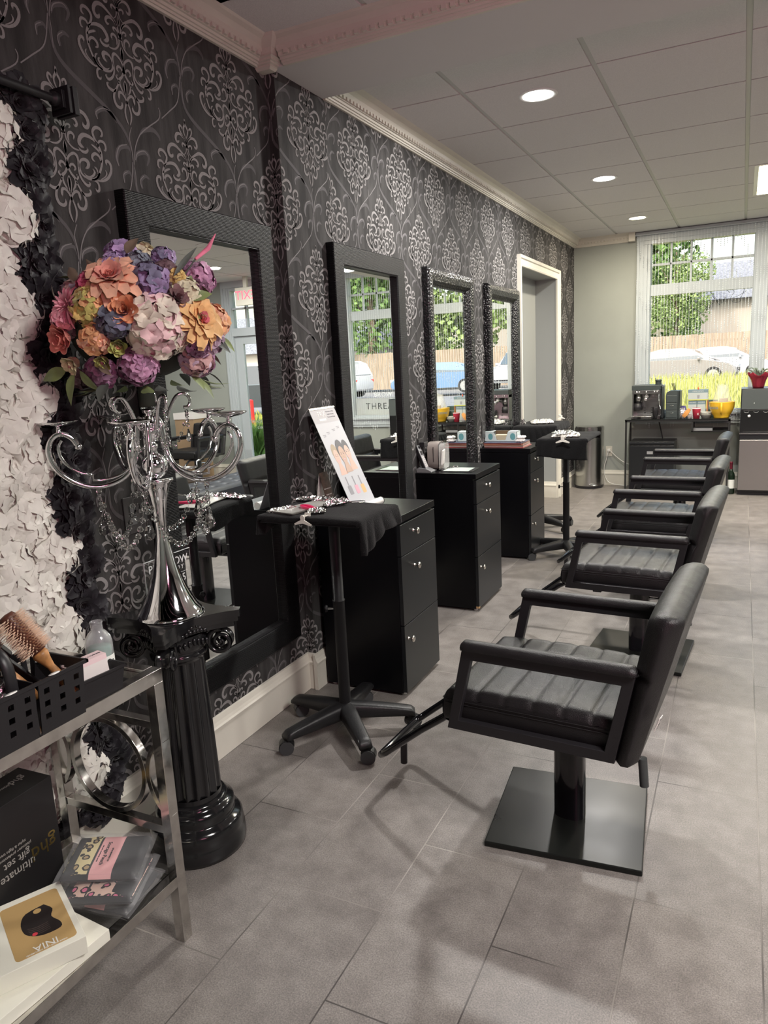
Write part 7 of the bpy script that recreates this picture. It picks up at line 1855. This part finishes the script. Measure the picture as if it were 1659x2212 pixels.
# potted plant in red foil
t = thing('potted_plant', 'grey-green succulent in a pot wrapped with crinkled red foil, on the black cabinet', 'plant', (0.150, 8.22, 1.0618))
m_redfoil = mat('red_foil_wrap', (0.32, 0.03, 0.05), 0.25, metal=0.5, bump=0.8, bscale=40)
mb = MB(); mb.lathe([(0, 0), (0.050, 0), (0.054, 0.02), (0.066, 0.075), (0.080, 0.110), (0.100, 0.138), (0.097, 0.139), (0.076, 0.112), (0.06, 0.075), (0, 0.07)], 40)
mb.v = [(x*(1+0.10*(z/0.14)*math.sin(9*math.atan2(y, x))), y*(1+0.10*(z/0.14)*math.sin(9*math.atan2(y, x))), z+0.018*(z > 0.12)*math.sin(5*math.atan2(y, x))) for x, y, z in mb.v]
mb.build('foil_wrapped_pot', m_redfoil, t)
m_succ = mat('grey_green_succulent', (0.16, 0.20, 0.15), 0.5)
rq = random.Random(12)
for k in range(16):
    a = k*2.4; r_ = 0.02+0.045*rq.random(); h_ = 0.05+0.05*rq.random()
    mb = MB(); P_ = [(r_*0.5*math.cos(a), r_*0.5*math.sin(a), 0.09), (r_*math.cos(a), r_*math.sin(a), 0.10+h_*0.7), (1.9*r_*math.cos(a), 1.9*r_*math.sin(a), 0.10+h_), (2.3*r_*math.cos(a+0.3), 2.3*r_*math.sin(a+0.3), 0.085+h_*0.8)]
    mb.tube([Vector(q) for q in smooth_path(P_, 3)], [0.007, 0.007, 0.007, 0.006, 0.006, 0.006, 0.005, 0.005, 0.004, 0.002], 7); mb.build('fleshy_stem', m_succ, t)
# wine bottle on the floor
t = thing('wine_bottle', 'dark wine bottle with a burgundy capsule standing on the floor left of the fridge', 'bottle', (-0.060, 8.13, 0.0))
mb = MB(); mb.lathe([(0, 0), (0.037, 0), (0.038, 0.01), (0.038, 0.190), (0.032, 0.215), (0.018, 0.235), (0.0145, 0.260), (0, 0.26)], 28); mb.build('glass', mat('dark_green_glass', (0.01, 0.02, 0.012), 0.08), t)
mb = MB(); mb.lathe([(0.0150, 0.245), (0.0150, 0.318), (0.016, 0.320), (0.016, 0.330), (0, 0.331)], 20); mb.build('capsule', mat('burgundy_foil', (0.12, 0.012, 0.025), 0.35), t)
mb = MB(); mb.lathe([(0.0385, 0.06), (0.0385, 0.15)], 28); mb.build('label', m_lblw, t)
t.location = (-0.062, 8.14, 0.0)

# bead curtain across the twin window
m_bead = mat('clear_white_bead', (0.82, 0.87, 0.90), 0.15, trans=0.2, ior=1.45)
mb = MB(); rq = random.Random(4)
OV = [(1, 0, 0), (-1, 0, 0), (0, 1, 0), (0, -1, 0), (0, 0, 1), (0, 0, -1)]; OF = [(0, 2, 4), (2, 1, 4), (1, 3, 4), (3, 0, 4), (2, 0, 5), (1, 2, 5), (3, 1, 5), (0, 3, 5)]
n = 78
for k in range(n):
    x = -1.045+k*(1.32+1.045)/(n-1)+rq.uniform(-0.003, 0.003); y = YF-0.085+rq.uniform(-0.006, 0.006)
    zb = 0.71+0.05*math.sin(k*0.9)
    mb.box(x-0.0008, x+0.0008, y-0.0008, y+0.0008, zb, 2.665)
    ph = (0.11*math.sin(k*0.55)+0.03*k) % 0.42
    z = 2.65
    while z > zb:
        q = (z+ph) % 0.42
        big = q < 0.12
        r_ = 0.0062 if big else 0.0028
        mb.add([(x+a*r_, y+b*r_, z+c*r_*1.15) for a, b, c in OV], OF)
        z -= 0.0175 if big else 0.021
cur = mb.build('bead_curtain', m_bead)
tag(cur, 'hanging curtain of clear bead strings across the far twin window', 'bead curtain', kind='stuff')
mb = MB(); mb.cyl((-1.09, YF-0.085, 2.668), (1.36, YF-0.085, 2.668), 0.006)
tag(mb.build('curtain_rail', m_white_shade), 'thin white rail along the top of the far window that carries the beads', 'rail')
# cursive lettering on window one, reversed from inside
cur_ = [[(0.00, 0.02), (0.05, 0.09), (0.03, -0.03), (0.01, -0.05)], [(0.04, 0.06), (0.09, -0.01), (0.14, -0.06), (0.08, -0.02), (0.16, 0.02), (0.19, -0.02), (0.15, -0.03)], [(0.20, 0.03), (0.21, -0.04), (0.25, 0.02), (0.24, -0.04)], [(0.22, 0.14), (0.28, 0.06), (0.32, -0.02), (0.24, 0.10), (0.30, 0.02)],
        [(0.30, 0.02), (0.33, 0.05), (0.34, -0.01), (0.38, 0.05), (0.38, 0.0)], [(0.38, 0.12), (0.42, 0.08)], [(0.42, 0.12), (0.46, 0.08), (0.43, 0.03), (0.45, -0.02), (0.52, -0.03), (0.54, 0.03)], [(0.42, 0.02), (0.50, 0.03), (0.58, 0.06)], [(0.56, 0.13), (0.55, 0.05), (0.51, -0.01)]]
mb = MB()
for s_ in cur_:
    P_ = smooth_path(s_, 5); mb.tube([Vector((WA[0]+0.37+p[0]*0.95, YF+0.059, 1.875+p[1]+0.16*p[0])) for p in P_], 0.0022, 5)
mb.build('script_lettering', m_vinyl, win1)
# exit sign above the door
t = thing('exit_sign', 'EXIT sign hanging before the entry door, seen only in the nearest mirror', 'sign', (2.43, 8.22, 2.455))
mb = MB(); mb.box(-0.165, 0.165, -0.022, 0.022, -0.115, 0.115); mb.box(-0.03, 0.03, -0.02, 0.02, 0.115, 0.255); mb.build('housing', mat('almond_sign_box', (0.60, 0.58, 0.50), 0.5), t, bevel=0.006)
m_red = mat('red_sign_letters', (0.8, 0.05, 0.08), 0.5, emit=(1.0, 0.08, 0.12), estr=1.2)
text('EXIT', 0.16, frameM((0, -0.0225, 0.010), (1, 0, 0), (0, 0, 1)), m_red, t)
text('EXIT', 0.16, frameM((0, 0.0225, 0.010), (-1, 0, 0), (0, 0, 1)), m_red, t)
# tufted bench, seen in the nearest mirror
m_vel = mat('dark_blue_grey_leatherette', (0.018, 0.021, 0.030), 0.45)
t = thing('tufted_bench', 'long dark tufted bench in the middle of the salon, seen only in the nearest mirror', 'bench', (1.02, 5.75, 0))
mb = MB()
def tuft(u, v):
    x = -0.27+0.54*u; y = -0.80+1.60*v
    d = min(math.hypot(x-a, y-b) for a in (-0.14, 0.0, 0.14) for b in [(-0.70+0.175*k+(0.0875 if abs(a) > 0.1 else 0)) for k in range(9)])
    e = min(u*0.54, (1-u)*0.54, v*1.6, (1-v)*1.6)
    return Vector((x, y, 0.44-0.022*math.exp(-(d/0.03)**2)-(0.03*(1-min(1, e/0.03))**2)))
mb.grid(tuft, 48, 120); mb.box(-0.27, 0.27, -0.80, 0.80, 0.27, 0.41); mb.build('tufted_seat', m_vel, t)
for x in (-0.22, 0.22):
    for y in (-0.72, 0.72):
        mb = MB(); mb.cyl((x, y, 0), (x, y, 0.27), 0.018, 0.026); mb.build('leg', m_blkpl, t)
# waiting chairs by the far wall, seen in the nearest mirror
for i_, (x, y, a) in enumerate(((3.12, 7.75, 92), (4.10, 7.72, 86))):
    dup(chair0, (x, y, 0), R(a), ('spare black salon chair beside the entry door, seen in the nearest mirror', 'spare black salon chair farther right along the far wall, seen in the nearest mirror')[i_], 'spare salon chairs')
t = thing('storage_carton', 'tan carton with a white lid near the spare chairs, seen in the nearest mirror', 'box', (3.62, 8.30, 0))
mb = MB(); mb.box(-0.17, 0.17, -0.17, 0.17, 0, 0.86); mb.build('body', mat('tan_cardboard', (0.36, 0.25, 0.15), 0.7), t)
mb = MB(); mb.box(-0.18, 0.18, -0.18, 0.18, 0.86, 0.95); mb.build('lid', m_carton, t)
# ---------------------------------------------------------------- outside
m_asph = mat('grey_asphalt', (0.22, 0.22, 0.22), 0.9, noise=0.15, nscale=3); m_grass = mat('yellow_green_grass', (0.22, 0.27, 0.05), 0.9, noise=0.4, nscale=4, color2=(0.42, 0.40, 0.09)); m_walk = mat('concrete_walk', (0.45, 0.45, 0.44), 0.9)
mb = MB(); mb.box(-60, 90, YF+0.15, 120, -0.30, -0.10); mb.build('ground', m_asph, kind='structure')
mb = MB(); mb.add([(-60, 9.0, -0.09), (2.2, 9.0, -0.09), (2.2, 15, 0.0), (-60, 15, 0.0), (3.0, 33, 0.12), (-60, 33, 0.12)], [(0, 1, 2, 3), (3, 2, 4, 5)]); mb.build('grass_verge', m_grass, kind='structure')
mb = MB(); mb.box(3.6, 40, 15.2, 20.0, -0.10, 0.02); mb.build('grass_strip', m_grass, kind='structure')
mb = MB(); mb.box(1.4, 8, YF+0.16, 9.9, -0.1, -0.04); mb.box(3.5, 30, 12.4, 13.6, -0.1, -0.05); mb.build('walkway', m_walk, kind='structure')
# tall grass blades
def blades(name, label, region, n, h0, h1, m, seed, zf, bend=0.3):
    rq = random.Random(seed); mb = MB()
    for _ in range(n):
        x = rq.uniform(region[0], region[1]); y = rq.uniform(region[2], region[3]); z = zf(x, y); h = rq.uniform(h0, h1); a = rq.uniform(0, 6.28); w_ = 0.012+0.0006*y
        dx, dy = math.cos(a)*w_, math.sin(a)*w_; bx, by = rq.uniform(-bend, bend)*h, rq.uniform(-bend, bend)*h
        mb.add([(x-dx, y-dy, z), (x+dx, y+dy, z), (x+bx*0.4+dx*0.6, y+by*0.4, z+h*0.6), (x+bx, y+by, z+h)], [(0, 1, 2), (0, 2, 3)])
    return tag(mb.build(name, m), label, 'grass', kind='stuff')
blades('tall_grass', 'bright yellow-green grass growing outside beyond the far window', (-7, 2.1, 14, 33), 9000, 0.25, 0.60, mat('grass_blade', (0.28, 0.32, 0.10), 0.8, noise=0.4, nscale=2, color2=(0.50, 0.48, 0.16)), 3, lambda x, y: 0.12*max(0, (y-15)/18))
blades('verge_grass', 'grass by the kerb outside the door, seen only in the nearest mirror', (4, 20, 15.4, 19.5), 3500, 0.12, 0.4, m_grass, 4, lambda x, y: 0.02)
blades('ornamental_grass', 'arching clump of ornamental grass beside the walk, seen in the nearest mirror', (4.35, 4.75, 10.9, 11.3), 260, 0.45, 0.85, mat('ornamental_blade', (0.20, 0.34, 0.08), 0.7), 5, lambda x, y: -0.08, 0.9)
t = thing('bollard', 'short red steel bollard outside, seen in the nearest mirror through the door', 'bollard', (8.15, 15.9, -0.05))
mb = MB(); mb.cyl((0, 0, 0), (0, 0, 0.80), 0.10); mb.build('post', mat('red_bollard_paint', (0.70, 0.03, 0.03), 0.5), t)
mb = MB(); mb.sphere((0, 0, 0.80), 0.10, 18, 8, sc=(1, 1, 0.4)); mb.build('cap', MATS['red_bollard_paint'], t)
# cars
m_tyre = mat('tyre_rubber', (0.03, 0.03, 0.03), 0.8); m_rim = mat('alloy_rim', (0.55, 0.56, 0.58), 0.3, metal=0.8); m_cglass = mat('car_window', (0.10, 0.13, 0.15), 0.08); m_lampr = mat('car_lamp_red', (0.6, 0.05, 0.03), 0.3); m_lampc = mat('car_lamp_clear', (0.75, 0.78, 0.80), 0.1)
def car(loc, rz, col, name, label, kind='sedan', grp=None):
    t = thing(name, label, 'car', loc, rz, group=grp)
    mp = mat('car_paint_'+col[0], col[1], 0.25, coat=0.6)
    if kind == 'sedan':
        low = [(-2.30, 0.35), (-2.32, 0.62), (-2.25, 0.88), (-1.60, 0.98), (-0.9, 0.99), (0.9, 0.97), (1.55, 0.88), (2.10, 0.76), (2.30, 0.62), (2.34, 0.40), (2.25, 0.26), (-2.2, 0.26)]
        top = [(-1.75, 0.96), (-1.15, 1.33), (-0.75, 1.43), (0.10, 1.44), (0.50, 1.36), (1.35, 0.92)]
    else:
        low = [(-2.30, 0.40), (-2.34, 0.75), (-2.28, 1.08), (-1.6, 1.12), (0.9, 1.12), (1.2, 1.08), (2.0, 0.98), (2.30, 0.85), (2.36, 0.50), (2.25, 0.32), (-2.2, 0.32)]
        top = [(-2.25, 1.08), (-2.05, 1.62), (-1.7, 1.76), (0.0, 1.78), (0.45, 1.70), (1.20, 1.08)]
    FM = frameM((0, 0, 0), (1, 0, 0), (0, 0, 1))
    def loft(prof, wid, n=1):
        mb = MB(); N = len(prof); rings = []
        for y, s_ in wid:
            cx = sum(p[0] for p in prof)/N; cz = sum(p[1] for p in prof)/N
            rings.append([Vector((cx+(p[0]-cx)*s_, y*(1 if prof is low else 1-0.16*max(0, (p[1]-top[0][1]))/0.5), cz+(p[1]-cz)*(s_ if s_ > 0.9 else 0.9))) for p in prof])
        vs = [v for r_ in rings for v in r_]
        fs = [(i*N+k, i*N+(k+1) % N, (i+1)*N+(k+1) % N, (i+1)*N+k) for i in range(len(rings)-1) for k in range(N)]+[tuple(range(N)), tuple(reversed(range(len(vs)-N, len(vs))))]
        mb.add(vs, fs); return mb
    loft(low, [(-0.92, 0.93), (-0.88, 0.985), (-0.5, 1.0), (0.5, 1.0), (0.88, 0.985), (0.92, 0.93)]).build('body', mp, t, bevel=0.04, seg=3)
    loft(top, [(-0.80, 0.99), (0.80, 0.99)]).build('cabin', mp, t, bevel=0.05, seg=3)
    zt = top[3][1]; zb = top[0][1]+0.04
    for s_ in (-1, 1):
        mb = MB()
        q = [(top[0][0]+0.25, zb), (top[1][0]+0.12, zt-0.13), (top[2][0]+0.1, zt-0.07), (top[3][0]-0.05, zt-0.07), (top[4][0]-0.02, zt-0.12), (top[5][0]-0.30, zb)]
        mb.add([Vector((p[0], s_*(0.806-0.128*(p[1]-top[0][1])/0.5*1.25), p[1])) for p in q], [tuple(range(6)) if s_ < 0 else tuple(reversed(range(6)))])
        mb.build('side_window', m_cglass, t)
    mb = MB(); a, b = top[4], top[5]
    mb.add([Vector((b[0]-0.10, s_*0.70, b[1]+0.06)) for s_ in (-1, 1)]+[Vector((a[0]+0.07, s_*0.62, a[1]-0.03)) for s_ in (1, -1)], [(0, 1, 2, 3)]); mb.v = [(x+0.03, y, z+0.03) for x, y, z in mb.v]; mb.build('windscreen', m_cglass, t)
    for x in (-1.42, 1.42):
        for s_ in (-1, 1):
            mb = MB(); mb.cyl((x, s_*0.70, 0.33), (x, s_*0.925, 0.33), 0.33, seg=30); w_ = mb.build('wheel', m_tyre, t)
            mb = MB(); mb.cyl((x, s_*0.90, 0.33), (x, s_*0.932, 0.33), 0.22, seg=24)
            for k in range(5): mb.cbox((x+0.11*math.cos(R(72*k)), s_*0.935, 0.33+0.11*math.sin(R(72*k))), (0.20, 0.015, 0.045), (0, -R(72*k), 0))
            mb.build('rim', m_rim, w_)
    for s_ in (-1, 1):
        mb = MB(); mb.cbox((2.16, s_*0.70, 0.68 if kind == 'sedan' else 0.86), (0.28, 0.32, 0.14), (0, R(12), R(-12*s_))); mb.build('headlamp', m_lampc, t, bevel=0.02)
        mb = MB(); mb.cbox((-2.24, s_*0.72, 0.80), (0.14, 0.30, 0.16)); mb.build('tail_lamp', m_lampr, t, bevel=0.02)
        mb = MB(); mb.cbox((0.85, s_*0.98, 1.02 if kind == 'sedan' else 1.18), (0.12, 0.18, 0.12)); mb.build('wing_mirror', mp, t, bevel=0.03)
    mb = MB(); mb.cbox((2.31, 0, 0.50), (0.06, 0.9, 0.16)); mb.build('grille', m_blkpl, t, bevel=0.01)
    return t
G = 'cars parked outside'
car((-2.45, 35.0, 0.12), R(-4), ('silver', (0.27, 0.26, 0.25)), 'parked_sedan', 'silver sedan parked outside, side on, filling the lower half of the window', 'sedan', G)
car((-0.9, 38.2, 0.12), R(-4), ('white', (0.52, 0.53, 0.54)), 'parked_sedan', 'white sedan parked behind the silver one outside the window', 'sedan', G)
car((3.2, 35.6, 0.12), R(-90), ('white', (0.52, 0.53, 0.54)), 'parked_suv', 'white sport utility car nose-on at the right edge of the window view', 'suv', G)
car((6.2, 35.5, 0.12), R(-82), ('white', (0.52, 0.53, 0.54)), 'parked_suv', 'white sport utility car seen in the third mirror', 'suv', G)
car((10.2, 34.5, 0.05), R(-10), ('blue', (0.15, 0.25, 0.42)), 'parked_sedan', 'blue sedan seen in the second mirror', 'sedan', G)
car((15.8, 33.0, 0.0), R(6), ('white', (0.52, 0.53, 0.54)), 'parked_suv', 'white sport utility car at the far right of the lot, seen in the second mirror', 'suv', G)
car((13.3, 23.0, -0.1), R(-20), ('dark', (0.05, 0.06, 0.07)), 'parked_suv', 'dark sport utility car on the road, seen in the nearest mirror', 'suv', G)
# fence
m_fence = mat('weathered_wood_fence', (0.34, 0.27, 0.20), 0.85, noise=0.2, nscale=3, stretch=(4, 4, 0.4))
t = thing('picket_fence', 'long weathered wooden board fence behind the parked cars', 'fence', (0, 42, 0))
mb = MB(); x = -26.0
rq = random.Random(8)
while x < 26:
    mb.box(x, x+0.14, 0, 0.025, 0.05, 2.30+rq.uniform(-0.02, 0.02)); x += 0.155
mb.build('boards', m_fence, t)
mb = MB(); mb.box(-26, 26, 0.025, 0.07, 0.5, 0.6); mb.box(-26, 26, 0.025, 0.07, 1.9, 2.0)
mb.build('rail', m_fence, t)
# buildings
m_stucco = mat('cream_siding', (0.62, 0.56, 0.48), 0.8); m_shing = mat('grey_shingle', (0.24, 0.25, 0.27), 0.9, noise=0.3, nscale=8)  # siding is one even cream of its own
def building(loc, w_, d_, h_, rh, label, sgn=None):
    t = thing('building', label, 'building', loc)
    mb = MB(); mb.box(0, w_, 0, d_, 0, h_); b_ = mb.build('walls', m_stucco, t)
    mb = MB(); mb.add([(-0.5, -0.6, h_), (w_+0.5, -0.6, h_), (w_+0.5, d_+0.6, h_), (-0.5, d_+0.6, h_), (0.8, d_/2, h_+rh), (w_-0.8, d_/2, h_+rh)], [(0, 1, 5, 4), (1, 2, 5), (2, 3, 4, 5), (3, 0, 4), (3, 2, 1, 0)]); mb.build('roof', m_shing, t)
    return t, b_
building((-3.4, 58, 0), 22, 10, 4.9, 3.0, 'cream building with a grey shingle roof beyond the fence')
tb, bb = building((22, 50, 0), 40, 8, 3.0, 3.2, 'low cream shop row with a grey metal roof, seen in the nearest mirror')
mb = MB(); mb.box(2, 28, -0.15, 0, 1.1, 1.95); mb.build('sign_band', m_carton, tb)
text('SPACE AVAILABLE', 0.48, frameM((9.6, -0.17, 1.55), (1, 0, 0), (0, 0, 1)), mat('orange_sign_letters', (0.75, 0.33, 0.05), 0.6), tb, spacing=1.1)
# trees
m_leafA = mat('leafy_green', (0.085, 0.17, 0.045), 0.8, noise=0.5, nscale=1.2, color2=(0.19, 0.30, 0.09)); m_leafB = mat('pale_leafy_green', (0.18, 0.27, 0.09), 0.8, noise=0.4, nscale=1.2, color2=(0.30, 0.40, 0.15)); m_bark = mat('tree_bark', (0.22, 0.17, 0.12), 0.9, noise=0.3, nscale=5)
def tree(x, y, h, r, m_, label, seed, n=1500, low=0.25, name='tree'):
    rq = random.Random(seed); t = thing(name, label, 'tree', (x, y, 0), group='trees outside')
    mb = MB(); mb.tube([(0, 0, 0), (0.1, 0, h*0.4), (0.0, 0.1, h*0.85)], [r*0.07, r*0.05, r*0.02], 9)
    for k in range(5):
        a = k*1.3; mb.tube([(0, 0, h*(0.35+0.08*k)), (r*0.5*math.cos(a), r*0.5*math.sin(a), h*(0.5+0.08*k))], [r*0.03, r*0.01], 6)
    mb.build('trunk', m_bark, t)
    mb = MB(); blobs = [(rq.uniform(-0.55, 0.55)*r, rq.uniform(-0.4, 0.4)*r, h*rq.uniform(low+0.1, 0.88), r*rq.uniform(0.35, 0.6)) for _ in range(16)]
    for _ in range(int(n*5)):
        b = rq.choice(blobs); z = rq.uniform(-1, 1); a = rq.uniform(0, 6.28); s_ = math.sqrt(1-z*z); rr = b[3]*rq.uniform(0.75, 1.05)
        c = Vector((b[0]+rr*s_*math.cos(a), b[1]+rr*s_*math.sin(a), b[2]+rr*z*0.9)); u, v, w_ = basis((rq.uniform(-1, 1), rq.uniform(-1, 1), rq.uniform(-0.2, 1)), rq.uniform(0, 6)); L_ = r*rq.uniform(0.022, 0.045)
        mb.add([c-u*L_-v*L_*0.5, c+u*L_*0.3-v*L_*0.8, c+u*L_+v*L_*0.2, c-u*L_*0.2+v*L_*0.9], [(0, 1, 2, 3)])
    mb.build('crown', m_, t)
tree(-7.5, 49, 15, 5.2, m_leafA, 'tall dark green tree at the left of the window view', 1, 2600, 0.05)
tree(-3.6, 46, 8.2, 2.0, m_leafB, 'slim pale green tree beside the cream building', 2, 1300, 0.1)
tree(-13, 52, 13, 5.0, m_leafB, 'broad pale tree farther left beyond the fence', 3, 1600, 0.05)
tree(6.5, 47, 13, 4.5, m_leafA, 'leafy tree behind the fence seen in the third mirror', 4, 2200, 0.1)
tree(12.5, 46, 14, 4.5, m_leafB, 'leafy tree behind the fence seen in the second mirror', 5, 2200, 0.1)
tree(18.5, 44, 13, 4.5, m_leafA, 'leafy tree right of the lot seen in the second mirror', 6, 2000, 0.1)
tree(25, 58, 13, 6.0, m_leafA, 'tree rising behind the shop row', 7, 1800, 0.1)
